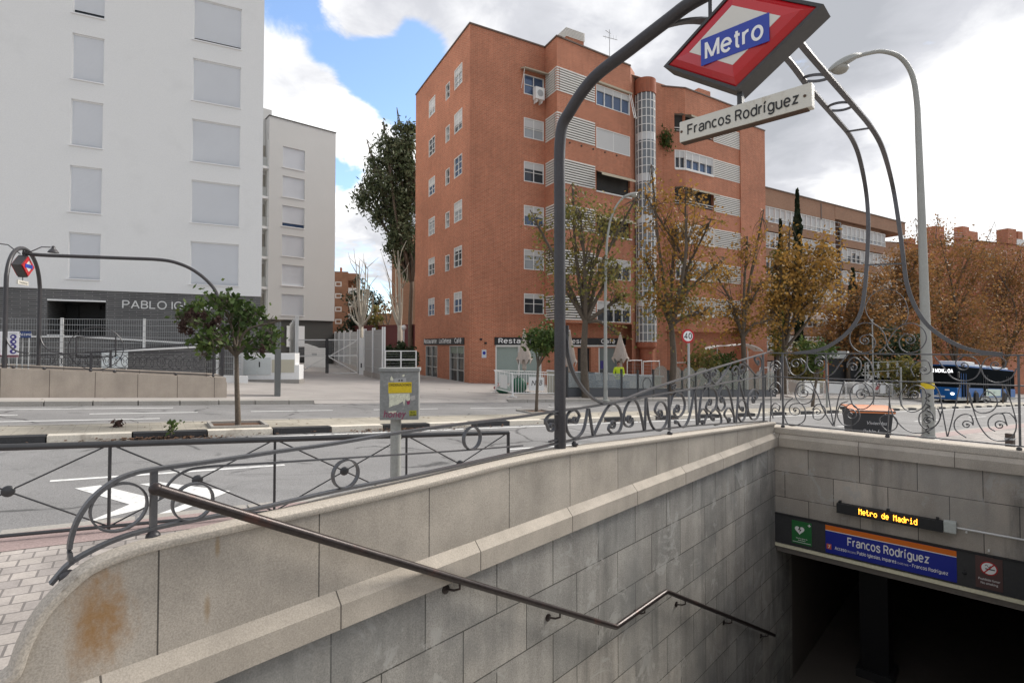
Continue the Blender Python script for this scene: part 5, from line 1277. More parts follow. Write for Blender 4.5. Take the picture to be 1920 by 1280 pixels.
mb = MB(); mb.prism(R2, [(R2.a(-80), gl(-80)), (R2.a(440), gl(440)), P(440, 648), P(375, 646), P(150, 632), P(-80, 632)], -.25, 0); mb.build('ramp_wall', GREYB, rmp, fixn=True)
mb = MB(); cp = [P(-80, 632), P(150, 632), P(375, 646), P(440, 648)]
mb.bar([R2(a, b + .03, -.12) for a, b in cp], .34, .07, V((0, 0, 1))); mb.build('coping', WHITE, rmp)
R3 = Fr(MF(0, 0, 4.0), MF.X); R3.N = MF.N
P3 = lambda x, y: R3.px(x, y)
g3 = lambda x: gz(*R3(R3.a(x), 0).xy) - .3
mb = MB(); mb.prism(R3, [(R3.a(190), g3(190)), (R3.a(385), g3(385)), P3(385, 650), P3(190, 660)], -.25, 0); mb.build('ramp_wall', GREYB, rmp, fixn=True)
mb = MB(); mb.bar([R3(*P3(190, 659.5), -.12), R3(*P3(385, 649.5), -.12)], .34, .07, V((0, 0, 1))); mb.build('coping', WHITE, rmp)
t, fr, a0, a1, b0, b1 = panel_at('banner', 'pale green and white printed banner tied to the mesh fence', 'banner', 190, 240, 657, 690, 20.4, basic('pale_banner', (.62, .66, .66), .7, 0, .1, 3, .05, 20, 0, 40, .3, (.30, .36, .40), (.55, .6), 5), FN.X, pole=True)
t, fr, a0, a1, b0, b1 = panel_at('letter_boxes', 'row of four white letter boxes on the ramp coping', 'letter boxes', 88, 117, 627, 632, 23.0, WHITE, MF.X, .3, False)
for k in range(4):
    q = a0 + .06 + (a1 - a0 - .06) * k / 4; mb = MB(); mb.fbox(fr, q, q + (a1 - a0) / 4 * .72, b0 + .03, b1 - .03, 0, .01); mb.build('flap', DARKG, t)
# ------------------------------------------------------------------ meter wall, totem, gates
mt = ground(503, 716); TFr = Fr((mt.x, mt.y, 0), (1, .03))
if TFr.N.y > 0: TFr.N = -TFr.N
mw = thing('meter_wall', 'white rendered block wall holding utility cabinets beside the gate', 'wall', mt)
g_ = gz(mt.x, mt.y); zt_ = TFr.px(503, 662)[1]; a0, a1, a2 = TFr.a(448), TFr.a(553), TFr.a(561)
STUCW = basic('bright_white_render', (.80, .80, .785), .85, 0, .03)
mb = MB(); mb.prism(TFr, [(a0, g_ + .12), (a2, g_ + .12), (a2, TFr.px(558, 684)[1]), (a1, TFr.px(558, 684)[1]), (a1, zt_), (a0, zt_)], -.6, 0); mb.build('wall', STUCW, mw, fixn=True)
mb = MB(); mb.fbox(TFr, a0 - .02, a2 + .02, g_ - .1, g_ + .12, -.62, .02); mb.build('plinth', KERBG, mw)
def cabinet(name, label, x0, x1, y0, y1, mat, split=True):
    q0, z0 = TFr.px(x0, y1); q1, z1 = TFr.px(x1, y0)
    t = thing(name, label, 'cabinet', TFr(q0, z0)); m = (q0 + q1) / 2
    parts = [(q0, m - .008), (m + .008, q1)] if split else [(q0, q1)]
    for (u, v_) in parts:
        mb = MB(); mb.fbox(TFr, u, v_, z0, z1, .002, .035); mb.build('door', mat, t, bevel=.006)
    mb = MB(); mb.fbox(TFr, q0 - .03, q1 + .03, z0 - .03, z1 + .03, .001, .012); mb.build('frame', WHITE, t)
    if split:
        mb = MB(); mb.fbox(TFr, m + .09, m + .14, z0 + .35, z0 + .60, .035, .05); mb.build('handle', BLACK, t)
cabinet('utility_cabinet', 'pale grey double door utility cabinet with a black handle set in the white wall', 457, 508, 670, 702, basic('pale_grey_door', (.56, .59, .58), .5))
cabinet('utility_cabinet', 'cream louvred utility cabinet set in the white wall behind the totem', 510, 552, 674, 698, slats('cream_louvre', (.58, .55, .44), .06), False)
tt = ground(523, 742); tF = Fr((tt.x, tt.y, 0), (.9, .43))
if tF.N.y > 0: tF.N = -tF.N
tot = thing('advert_totem', 'slim grey advertising totem standing on the pavement edge', 'totem', tt)
g_ = gz(tt.x, tt.y); zt_ = tF.px(523, 604)[1]
mb = MB(); mb.fbox(tF, -.14, .04, g_ - .02, zt_, -.42, .22); mb.build('body', basic('totem_grey', (.16, .165, .16), .45, .2, .06), tot, bevel=.01)
sF = Fr(tF(.045, 0, 0), -tF.N); sF.N = tF.X
mb = MB(); mb.fbox(tF, .038, .05, g_ + .75, zt_ - .12, -.36, .14); mb.build('screen', basic('totem_screen', (.03, .02, .03), .15, 0, .3, 1, 0, 40, 0, 60, .5, (.18, .03, .05), (.58, .7), 2), tot)
mb = MB(); mb.fbox(tF, .041, .046, g_ + .02, g_ + .74, -.40, .20); mb.build('foot_panel', STEELG, tot)
# gate
gp = at(620, 690, 36.5); GF = Fr((gp.x, gp.y, 0), (1, .06))
if GF.N.y > 0: GF.N = -GF.N
gt = thing('double_gate', 'white steel double gate with diagonal braces and mesh across the driveway', 'gate', (gp.x, gp.y, gz(gp.x, gp.y)))
def gbar(nm, pts, wd, mat=WHITE, par=gt, fr=GF, dp=.05):
    mb = MB()
    for i in range(len(pts) - 1):
        p, q = fr(*fr.px(*pts[i])), fr(*fr.px(*pts[i + 1])); mb.bar([p, q], dp, wd, fr.N.cross((q - p).normalized()))
    return mb.build(nm, mat, par)
gbar('frame', [(540, 637), (611, 637)], .07); gbar('frame', [(616, 637), (670, 637)], .07); gbar('frame', [(540, 667.5), (611, 667)], .09); gbar('frame', [(616, 667), (670, 666)], .09)
gbar('frame', [(558, 701), (611, 700.5)], .07); gbar('frame', [(616, 700), (670, 699)], .07)
gbar('brace', [(563, 697), (611, 670)], .06); gbar('brace', [(617, 668), (668, 639)], .06); gbar('brace', [(617, 669), (669, 698)], .06)
gbar('centre_post', [(611.6, 635), (611.6, 701)], .09, DARKG); gbar('centre_post', [(614.8, 635), (614.8, 701)], .09, DARKG)
mb = MB()
for x in range(560, 671, 2):
    if 609 < x < 617: continue
    p, q = GF(*GF.px(x, 638)), GF(*GF.px(x, 666)); mb.bar([p, q], .006, .008, GF.X)
for y in range(640, 667, 4):
    for (u, v_) in ((540, 611), (616, 670)): mb.bar([GF(*GF.px(u, y)), GF(*GF.px(v_, y))], .006, .012, V((0, 0, 1)))
mb.build('mesh', WIRE, gt)
a0, z0 = GF.px(673, 700); a1 = GF.px(681, 700)[0]; zt_ = GF.px(676, 633)[1]
mb = MB(); mb.fbox(GF, a0, a1, z0 - .1, zt_, -.5, .02); mb.build('gate_post', WHITE, gt)
mb = MB(); mb.fbox(GF, a0 + .12, a0 + .2, z0 + .4, z0 + .7, .02, .04); mb.build('lock', BLACK, gt)
GREYP = basic('grey_fence_sheet', (.37, .365, .36), .6, .1, .05, 2)
def slatfence(name, label, P0, P1, h0, h1, n, mat, sub=.25):
    dv = P1 - P0; dv.z = 0; L = dv.length; fr = Fr((P0.x, P0.y, 0), dv)
    if fr.N.y > 0 and abs(fr.N.y) > .2: fr.N = -fr.N
    t = thing(name, label, 'fence', V((P0.x, P0.y, gz(P0.x, P0.y))))
    g0, g1 = gz(P0.x, P0.y), gz(P1.x, P1.y)
    mb = MB(); mb.prism(fr, [(0, g0 + sub), (L, g1 + sub), (L, g1 + h1), (0, g0 + h0)], -.02, .02); mb.build('sheet', mat, t, fixn=True)
    mb = MB(); mb.prism(fr, [(0, g0 - .1), (L, g1 - .1), (L, g1 + sub), (0, g0 + sub)], -.1, .1); mb.build('footing', CONC, t, fixn=True)
    for i in range(n + 1):
        a = L * i / n; g = g0 + (g1 - g0) * i / n; h = h0 + (h1 - h0) * i / n
        mb = MB(); mb.fbox(fr, a - .05, a + .05, g, g + h + .15, -.1, -.022); mb.fbox(fr, a - .05, a + .05, g, g + h + .15, .022, .1); mb.build('post', WHITE, t)
    for q in (.12, .55, .9):
        mb = MB(); mb.bar([fr(0, g0 + sub + (h0 - sub) * q, .03), fr(L, g1 + sub + (h1 - sub) * q, .03)], .02, .04, V((0, 0, 1))); mb.build('band', GALV, t)
    return t
slatfence('sheet_fence', 'grey sheet fence with white posts to the right of the gate', at(684, 690, 36.0) , at(719, 690, 31.5), 3.0, 3.0, 2, GREYP, .35)
slatfence('sheet_fence', 'long grey sheet fence running back along the driveway behind the gate', at(672, 680, 38), at(622, 670, 62), 3.0, 3.4, 5, GREYP, .5)
slatfence('sheet_fence', 'short white run of fence seen end on at the left of the gate', at(556, 690, 31.5), at(545, 680, 44), 3.4, 3.4, 4, WHITE, .4)
# low white railing between the sheet fence and the brick block
rA, rB = at(722, 690, 31.3), at(780, 690, 32.5)
rfF = Fr((rA.x, rA.y, 0), rB - rA); rfF.N = V((rfF.X.y, -rfF.X.x, 0))
wr = thing('garden_railing', 'low white garden railing between the sheet fence and the brick block', 'railing', V((rA.x, rA.y, gz(rA.x, rA.y))))
L = (rB - rA).length
for y0 in (658, 674):
    mb = MB(); z0 = rfF.px(722, y0)[1]; z1 = rfF.px(780, y0)[1]; mb.bar([rfF(0, z0), rfF(L, z1)], .05, .06, V((0, 0, 1))); mb.build('rail', WHITE, wr)
for k in range(3):
    a = L * k / 2; z1 = rfF.px(722, 657)[1]; mb = MB(); mb.fbox(rfF, a - .035, a + .035, gz(*rfF(a, 0).xy), z1, -.03, .03); mb.build('post', WHITE, wr)
mb = MB()
for k in range(12):
    z = rfF.px(722, 659)[1] - k * .14
    mb.bar([rfF(0, z), rfF(L, z)], .008, .014, V((0, 0, 1)))
mb.build('wires', WIRE, wr)
# ------------------------------------------------------------------ red brick apartment block
RB = brick('red_brick', (.48, .155, .082), (.36, .11, .058), (.50, .30, .20), .26, .08, .013, .5, rough=.85, var=.14, vs=.3, bump=.3, grain=.08, gs=12, streak=.10)
RB2 = brick('red_brick_soldier', (.38, .125, .07), (.30, .095, .052), (.24, .12, .08), .09, .3, .008, 0, rough=.85, var=.08, vs=.5, bump=.2)
def soffit_grey(): return basic('grey_soffit', (.33, .30, .27), .8, 0, .06)  # one warm grey for the soffits and the roof slab
SOFF = soffit_grey()
ALU = basic('white_window_frame', (.74, .73, .70), .5, 0, .05)
BLINDW = slats('white_blind', (.58, .575, .56), .06, .35)
AWN = basic('faded_awning', (.42, .37, .28), .8, 0, .1)
LOUV = basic('white_louvre_blade', (.72, .70, .65), .6, 0, .06)
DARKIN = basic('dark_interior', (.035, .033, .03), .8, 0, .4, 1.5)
cR = V((-2.67, 33.4, 0)); uF = V((.873, .488, 0)); uS = V((-.471, .882, 0))
F1 = Fr(cR, uF); F1.N = V((uF.y, -uF.x, 0))
FS = Fr(cR, uS); FS.N = V((-uS.y, uS.x, 0))
rb = thing('brick_apartment_building', 'red brick apartment block with white louvres, a glazed stair tower and a restaurant below', 'building', (cR.x, cR.y, gz(cR.x, cR.y)))
ZT = F1.px(880.5, 45)[1]
def window(fr, x0, x1, y0, y1, cols=2, rows=2, par=rb, gm=None, fm=None, d=.12, blind=0.0, gap=None, fwid=.05, bm=None):
    """frame proud of the pane; the pane and a blind are sub-parts"""
    fm = fm or ALU; mb = MB(); q = fwid
    mb.fbox(fr, x0, x0 + q, y0, y1, -d, .015); mb.fbox(fr, x1 - q, x1, y0, y1, -d, .015); mb.fbox(fr, x0 + q, x1 - q, y0, y0 + q, -d, .03); mb.fbox(fr, x0 + q, x1 - q, y1 - q, y1, -d, .015)
    for i in range(1, cols):
        m = x0 + (x1 - x0) * i / cols; mb.fbox(fr, m - q * .5, m + q * .5, y0 + q, y1 - q, -d, -.02)
    for j in range(1, rows):
        m = y0 + (y1 - y0) * j / rows; mb.fbox(fr, x0 + q, x1 - q, m - q * .4, m + q * .4, -d, -.025)
    w_ = mb.build('window', fm, par)
    mb = MB(); mb.poly([fr(x0, y0, -d + .03), fr(x1, y0, -d + .03), fr(x1, y1, -d + .03), fr(x0, y1, -d + .03)]); mb.build('pane', gm or GLS, w_)
    if blind:
        yb = y1 - (y1 - y0) * blind
        mb = MB(); mb.fbox(fr, x0 + q, x1 - q, yb, y1 - q, -d + .035, -.03); mb.build('blind', bm or BLINDW, w_)
    return w_
# --- side facing left
LS = 10.98; ZB = -3.0
zr1, zr6 = FS.px(852.3, 134)[1], FS.px(857, 548)[1]; flr = (zr1 - zr6) / 5
h1 = zr1 - FS.px(852.3, 170.6)[1]
cA = (FS.a(866.9, 150), FS.a(852.3, 150)); cB = (FS.a(843.5, 170), FS.a(836, 170)); cC = (FS.a(816, 200), FS.a(804.6, 200))
zB0, zB1 = FS.px(836, 190)[1], FS.px(836, 161)[1]; zC1 = FS.px(804.6, 191.5)[1]; zC0 = FS.px(804.6, 222.7)[1]
holes = []; kinds = []
for k in range(6):
    dz = k * flr
    for (c_, z0, z1, kd) in ((cA, zr1 - h1, zr1, 'A'), (cB, zB0, zB1, 'B'), (cC, zC0, zC1, 'C')):
        holes.append((c_[0], c_[1], z0 - dz, z1 - dz)); kinds.append((kd, k))
sh = [(FS.a(872 - 1.5, 690), FS.a(843, 690), FS.px(860, 717)[1], FS.px(860, 648)[1]), (FS.a(820, 690), FS.a(798.5, 690), FS.px(810, 707)[1] + .0, FS.px(860, 648)[1])]
sh = [(max(.18, a), b, c, d) for a, b, c, d in sh]
mb = MB(); mb.wall(FS, 0, LS, ZB, ZT, holes + sh, .22); mb.build('side_wall', RB, rb)
for h, (kd, k) in zip(holes, kinds):
    if kd == 'B': window(FS, *h, cols=1, rows=2, d=.2, gm=GLSL if k % 2 else GLS, fwid=.04)
    else: window(FS, *h, cols=2, rows=3, d=.1, gm=(GLSL, GLS, GLSB)[k % 3], blind=(.3, .6, 0, .45, .2, .35)[(k + (kd == 'C')) % 6])
for h in sh:
    w_ = window(FS, *h, cols=2, rows=3, d=.15, gm=glass('shop_glass', (.02, .022, .02)), fm=basic('aluminium_shop_frame', (.5, .5, .48), .4, .3), fwid=.06)
mb = MB(); mb.fbox(FS, sh[0][0], sh[0][1], sh[0][3] - .5, sh[0][3] - .07, -.13, -.06); mb.build('roller_box', basic('greenish_blind', (.22, .25, .20), .6), rb)
a0, a1 = FS.a(871, 640), FS.a(796, 640); z0, z1 = FS.px(860, 646)[1], FS.px(860, 633)[1]
mb = MB(); mb.fbox(FS, max(a0, .06), a1, z0, z1, .002, .06); sgn = mb.build('shop_sign', BLACK, rb)
TS = Fr(FS(a1, 0, 0), -uS); TS.N = FS.N
wS = a1 - max(a0, .06)
text('Restaurante', TS, 0, z0 + .13, .061, .40, LETW, sgn, w=.12, fit=(.06, wS * .36)); text('La Dehesa', TS, 0, z0 + .13, .061, .40, LETW, sgn, w=.12, fit=(wS * .43, wS * .72)); text('Café', TS, 0, z0 + .13, .061, .40, LETW, sgn, w=.12, fit=(wS * .80, wS * .95))
# --- front, first bay
L1 = F1.a(1022, 300); 
x0, x1 = F1.a(982.2, 240), F1.a(1019.4, 240); zA, zb_ = F1.px(982, 220)[1], F1.px(982.3, 257.5)[1]
fl1 = (F1.px(982, 220)[1] - F1.px(986, 550)[1]) / 4
holes = [(x0, x1, zb_ + (1 - k) * fl1, zA + (1 - k) * fl1) for k in range(6)]
gz0 = F1.px(930, 722)[1]
shz1 = F1.px(930, 648)[1]
shops = [(F1.a(929, 690), F1.a(1022, 690) - .3, gz0 + .08, shz1)]
P1o = F1(L1, 0, 0)
PE = V((2.96, 34.8, 0))
LG = 15.0
shops += [(F1.a(1083, 690), F1.a(1108, 690), gz(*F1(8, 0).xy) - .05, F1.px(1100, 652)[1]), (F1.a(1124, 690), F1.a(1158, 690), gz(*F1(10, 0).xy) + .1, F1.px(1100, 652)[1])]
mb = MB(); mb.wall(F1, 0, L1, ZB, ZT, holes + shops[:1], .22); mb.wall(F1, L1, LG, ZB, F1.px(1100, 600)[1], shops[1:], .25); mb.build('front_wall', RB, rb)
for k, h in enumerate(holes): window(F1, *h, cols=2, rows=2, d=.1, gm=(GLSB, GLSL, GLS, GLSB, GLSL, GLS)[k], blind=(0, .45, .35, .5, .3, .25)[k])
a_, z_ = x0, holes[0][3]
mb = MB(); mb.mesh([F1(x0 - .25, z_ + .35, .02), F1(x1 + .35, z_ + .35, .02), F1(x1 + .35, z_ + .18, .55), F1(x0 - .25, z_ + .18, .55), F1(x0 - .25, z_ + .27, .02), F1(x1 + .35, z_ + .27, .02), F1(x1 + .35, z_ + .1, .55), F1(x0 - .25, z_ + .1, .55)], [(0, 1, 2, 3), (7, 6, 5, 4), (3, 2, 6, 7), (0, 3, 7, 4), (2, 1, 5, 6)]); mb.build('awning', AWN, rb)
mb = MB(); [mb.bar([F1(q, z_ + .12, .5), F1(q, holes[0][2] + .3, .04)], .03, .03, V((0, 0, 1))) for q in (x0 - .22, x1 + .3)]; mb.build('awning_arm', ALU, rb)
ac0, az0 = F1.px(996, 191); ac1, az1 = F1.px(1018, 172)
mb = MB(); mb.fbox(F1, ac0 + .1, ac1 - .15, az0 + .1, az1, .05, .45); ac = mb.build('air_conditioner', WHITE, rb, bevel=.02)
mb = MB(); m_ = (ac0 + ac1) / 2 - .02; mb.lathe(F1(m_, (az0 + az1) / 2 + .05, .45), [(.23, 0), (.23, .006)], 20, F1.N); mb.build('fan_grille', GALV, ac)
mb = MB(); [mb.fbox(F1, q, q + .05, az0 - .12, az0 + .1, .0, .4) for q in (ac0 + .2, ac1 - .35)]; mb.build('bracket', ALU, ac)
TEAL = basic('pale_green_shutter', (.30, .36, .33), .5, 0, .05)
h = shops[0]; mb = MB(); mb.fbox(F1, h[0], h[1], h[2], h[3], -.2, -.12); mb.build('shop_shutter', TEAL, rb)
mb = MB()
for q in (h[0], (h[0] + h[1]) / 2 - .03, h[1] - .08): mb.fbox(F1, q, q + .08, h[2], h[3], -.12, .01)
mb.fbox(F1, h[0] + .08, h[1] - .08, h[3] - .07, h[3], -.119, .012); mb.build('shop_frame', ALU, rb)
mb = MB(); h = shops[1]; mb.fbox(F1, h[0], h[1], h[2], h[3], -.24, -.2); mb.build('doorway', DARKIN, rb)
h = shops[2]; mb = MB(); mb.fbox(F1, h[0], h[1], h[2], h[3], -.2, -.1); pn = mb.build('grey_shutter', slats('grey_green_shutter', (.20, .23, .22), .1), rb)
mb = MB(); mb.fbox(F1, h[0] + .15, h[0] + .5, h[2] + 1.1, h[2] + 1.7, -.1, -.09); mb.build('notice', INDIGO, pn)
mb = MB(); mb.fbox(F1, h[1] - .0, h[1] + .08, h[2], h[3], -.1, .02); mb.fbox(F1, h[0] - .08, h[0], h[2], h[3], -.1, .02); mb.build('shop_frame', ALU, rb)
sa0 = F1.a(927, 640); sa1 = F1.a(1172, 640); sz0, sz1 = F1.px(930, 646.5)[1], F1.px(930, 632)[1]
mb = MB(); mb.fbox(F1, sa0, sa1, sz0, sz1, .002, .08); sgn = mb.build('shop_sign', BLACK, rb)
text('Restaurante', F1, sa0 + .25, sz0 + .13, .081, .40, LETW, sgn, align='LEFT', sx=1.45, bold=.006)
text('La Dehesa', F1, sa0 + 4.1, sz0 + .13, .081, .40, LETW, sgn, align='LEFT', sx=1.4, bold=.006)
text('Café', F1, sa0 + 8.6, sz0 + .13, .081, .40, LETW, sgn, align='LEFT', sx=1.4, bold=.006)
mb = MB(); mb.fbox(F1, sa0 + .08, sa1, sz0 - .12, sz0 - .001, .0, .05); mb.build('sign_ledge', ALU, rb)
a, z = F1.px(907.5, 663); pk = MB(); pk.fbox(F1, a - .16, a + .16, z - .26, z + .26, .002, .02); pk_ = pk.build('parking_plate', basic('pale_blue_plate', (.55, .6, .66), .5), rb)
mb = MB(); mb.lathe(F1(a, z + .05, .02), [(.11, 0), (.11, .004)], 18, F1.N); mb.build('disc', BLUE, pk_)
for (x, y) in ((901, 636), (910, 643)):
    a, z = F1.px(x, y); mb = MB(); mb.fbox(F1, a - .06, a + .06, z - .06, z + .06, 0, .12); mb.build('wall_lamp', BLACK, rb)
# coping of the roof
COPE = basic('dark_coping', (.13, .09, .07), .7, 0, .1)
mb = MB(); mb.fbox(F1, -.05, L1, ZT, ZT + .1, -.4, .06); mb.fbox(FS, .4, LS, ZT, ZT + .1, -.4, .06); mb.build('coping', COPE, rb)
# --- projecting bay
FL_ = Fr((PE.x, PE.y, 0), P1o - PE); FL_.N = V((FL_.X.y, -FL_.X.x, 0))
if FL_.N.x > 0: FL_.N = -FL_.N
LL = (P1o - PE).length
FP = Fr((PE.x, PE.y, 0), (.835, .55)); FP.N = V((FP.X.y, -FP.X.x, 0))
LP = FP.a(1183, 300)
zPB = FP.px(1060, 604)[1]
def zat(fr, x, y): return fr.px(x, y)[1]
lv0, lv1 = zat(FP, 1045, 253.6), zat(FP, 1045, 211)      # second row of louvres
lv0b = zat(FP, 1045, 339); flp = lv0 - lv0b
al1 = FP.a(1115.5, 250); aw0, aw1 = FP.a(1118, 250), FP.a(1181, 270)
wz0, wz1 = zat(FP, 1118, 277), zat(FP, 1118, 238)
hol = []; hl2 = []
for k in range(6):
    dz = (1 - k) * flp
    hol.append((.0, al1, lv0 + dz, lv1 + dz)); hol.append((al1 + .12, aw1, wz0 + dz, wz1 + dz)); hl2.append((0.0, LL - .1, lv0 + dz, lv1 + dz))
mb = MB(); mb.wall(FP, 0, LP, zPB, ZT, [(max(a, .0001), b, c, d) for a, b, c, d in hol], .25); mb.wall(FL_, 0, LL, zPB, ZT, [(max(a, .0001), b, c, d) for a, b, c, d in hl2], .25)
mb.poly([FP(0, zPB, 0), FP(LP, zPB, 0), FP(LP, zPB, -1.6), FP(0, zPB, -1.6)])
mb.build('bay_wall', RB, rb)
for k in range(6):
    dz = (1 - k) * flp
    for (fr, q0, q1) in ((FP, -.03, al1), (FL_, -.03, LL - .1)):
        mb = MB(); n_ = 9; pit = (lv1 - lv0) / n_
        for j in range(n_ + 1):
            z = lv0 + dz + j * pit
            mb.fbox(fr, q0 - (.0), q1, z - .035, z + .055, -.04, .03)
        lo = mb.build('louvre', LOUV, rb)
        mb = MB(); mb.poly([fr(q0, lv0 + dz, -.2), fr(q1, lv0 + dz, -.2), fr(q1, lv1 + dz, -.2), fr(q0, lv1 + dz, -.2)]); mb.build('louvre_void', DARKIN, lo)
    h = (al1 + .12, aw1, wz0 + dz, wz1 + dz)
    if k == 0:
        window(FP, *h, cols=4, rows=1, gm=GLSB, blind=.28, d=.15)
        z_ = h[3]; mb = MB(); mb.bar([FP(h[0] - .1, z_ + .12, .05), FP(h[1] + .1, z_ + .12, .05)], .25, .12, V((0, 0, 1))); mb.build('awning', AWN, rb)
        mb = MB(); [mb.bar([FP(q, z_ + .05, .1), FP(q + .02, h[2] - .4, .55)], .04, .04, V((0, 0, 1))) for q in (h[1] + .05, h[1] - .12)]; mb.build('awning_arm', ALU, rb)
    elif k == 1: window(FP, *h, cols=2, rows=1, gm=GLS, blind=.97, d=.12)
    elif k in (2, 3):
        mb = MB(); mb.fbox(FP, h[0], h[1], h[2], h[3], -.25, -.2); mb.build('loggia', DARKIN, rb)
        z_ = h[3]; mb = MB(); mb.mesh([FP(h[0], z_ - .02, .0), FP(h[1], z_ - .02, .0), FP(h[1], z_ - .3, .55), FP(h[0], z_ - .3, .55), FP(h[1], z_ - .45, .56), FP(h[0], z_ - .45, .56)], [(0, 1, 2, 3), (3, 2, 4, 5)]); mb.build('awning', AWN, rb)
        mb = MB(); mb.fbox(FP, h[0] - .05, h[1] + .1, h[2] - .06, h[2] + .03, -.1, .08); mb.build('sill', ALU, rb)
    else: window(FP, *h, cols=4, rows=1, gm=GLS, blind=.4, d=.15)
for k in range(5):
    a, z = FP.px(1068 + k * 22, 268 + k * 6); mb = MB(); mb.lathe(FP(a, z, 0), [(.06, 0), (.06, .05)], 8, FP.N); mb.build('vent_cap', DARKIN, rb)
mb = MB(); mb.fbox(FP, .3, LP, ZT, ZT + .1, -.4, .06); mb.fbox(FL_, -.05, LL, ZT, ZT + .1, -.4, .06); mb.build('coping', COPE, rb)
# chamfer to the stair tower
tc_ = V(((1212 - CX) / F * 39.4, 39.4, 0)); RT = .80
e0 = FP(LP, 0, 0); e1 = tc_ + V((-.75, .1, 0))
FC = Fr((e0.x, e0.y, 0), e1 - e0); FC.N = V((FC.X.y, -FC.X.x, 0))
if FC.N.y > 0: FC.N = -FC.N
LC = (V((e1.x - e0.x, e1.y - e0.y, 0))).length
mb = MB(); mb.wall(FC, 0, LC, ZB, ZT); mb.build('chamfer_wall', RB, rb)
# glazed stair tower
zg1, zg0 = EYE.z + (648 - 167) * .0387, EYE.z + (648 - 641) * .0387
ztt = EYE.z + (648 - 139) * .0387
mb = MB(); mb.lathe((tc_.x, tc_.y, 0), [(RT - .02, zg1), (RT, zg1 + .0), (RT, ztt), (RT - .1, ztt + .02)], 28); mb.build('tower_cap', RB2, rb, smooth=True)
mb = MB(); mb.lathe((tc_.x, tc_.y, 0), [(.25, zg0 - .75), (RT - .06, zg0 - .35), (RT - .06, zg0)], 28); mb.lathe((tc_.x, tc_.y, 0), [(RT - .3, ZB), (RT - .3, zg0 - .5)], 20); mb.build('tower_foot', RB2, rb, smooth=True)
rg = RT - .09
mb = MB(); mb.lathe((tc_.x, tc_.y, 0), [(rg, zg0), (rg, zg1)], 32); mb.build('tower_glass', glass('stair_glass', (.16, .175, .185), .1, .5), rb, smooth=True)
mb = MB(); n_ = 14
nfl = 6; fh = (zg1 - zg0) / nfl
for i in range(n_):
    t = 2 * pi * i / n_ + .1; d = V((cos(t), sin(t), 0)); X = V((-sin(t), cos(t), 0))
    mb.obox(V((tc_.x, tc_.y, zg0)) + d * (rg - .02) - X * .03, X * .06, d * .06, V((0, 0, zg1 - zg0)))
for f in range(nfl):
    for j in range(5):
        z = zg0 + f * fh + fh * (.02 + .195 * j)
        mb.lathe((tc_.x, tc_.y, z), [(rg + .005, 0), (rg + .03, 0), (rg + .03, .05), (rg + .005, .05)], 28)
mb.build('mullions', ALU, rb)
MILK = basic('milky_spandrel', (.56, .57, .57), .4, 0, .05)
for f in range(1, nfl):
    mb = MB(); mb.lathe((tc_.x, tc_.y, zg0 + f * fh - .45), [(rg + .005, 0), (rg + .022, 0), (rg + .022, .5), (rg + .005, .5)], 28); mb.build('spandrel_band', MILK, rb)
# --- right wing
q0 = V((11.3, 41.4, 0)); q1 = V((13.7, 41.8, 0)); uR = V((.848, .53, 0))
FQ = Fr((q0.x, q0.y, 0), q1 - q0); FQ.N = V((FQ.X.y, -FQ.X.x, 0)); LQ = V((q1.x - q0.x, q1.y - q0.y, 0)).length
if FQ.N.y > 0: FQ.N = -FQ.N
FR = Fr((q1.x, q1.y, 0), uR); FR.N = V((uR.y, -uR.x, 0))
ZR = zat(FR, 1288, 167.7)
aL0 = FR.a(1339, 350); aL1 = FR.a(1387, 350); aEnd = FR.a(1433.5, 400)
lw0, lw1 = zat(FR, 1339.6, 330.7), zat(FR, 1339.6, 300); flq = zat(FR, 1339.6, 300) - zat(FR, 1339, 365)
zQB = zat(FR, 1300, 622)
hol = []; hq = []
for k in range(6):
    dz = (1 - k) * flq; hol += [(.0001, aL0 - .08, lw0 + dz, lw1 + dz + .1), (aL0, aL1, lw0 + dz, lw1 + dz)]; hq.append((FQ.a(1265, 320), LQ - .0001, lw0 + dz, lw1 + dz + .1))
mb = MB(); mb.wall(FR, 0, aL1 + .001, zQB, ZR, hol, .3); mb.wall(FQ, 0, LQ, zQB, ZR, hq, .3); mb.wall(FR, 0, aEnd, ZB - 2, zQB, [], .2, -.5); mb.wall(FQ, -1, LQ + .3, ZB - 2, zQB, [], .2, -.5)
mb.poly([FR(0, zQB, 0), FR(aL1, zQB, 0), FR(aL1, zQB, -.5), FR(0, zQB, -.5)]); mb.build('wing_wall', RB, rb)
ZR2 = zat(FR, 1433, 247.3)
mb = MB(); mb.fbox(FR, aL1, aEnd, ZB - 2, ZR2, -9, .10); mb.build('end_wall', RB, rb)
mb = MB(); mb.fbox(FR, aL1 + .12, aEnd + .05, ZR2, ZR2 + .1, -9, .14); mb.fbox(FR, -.05, aL1, ZR, ZR + .1, -.4, .06); mb.fbox(FQ, 0, LQ, ZR, ZR + .1, -.4, .05); mb.build('coping', COPE, rb)
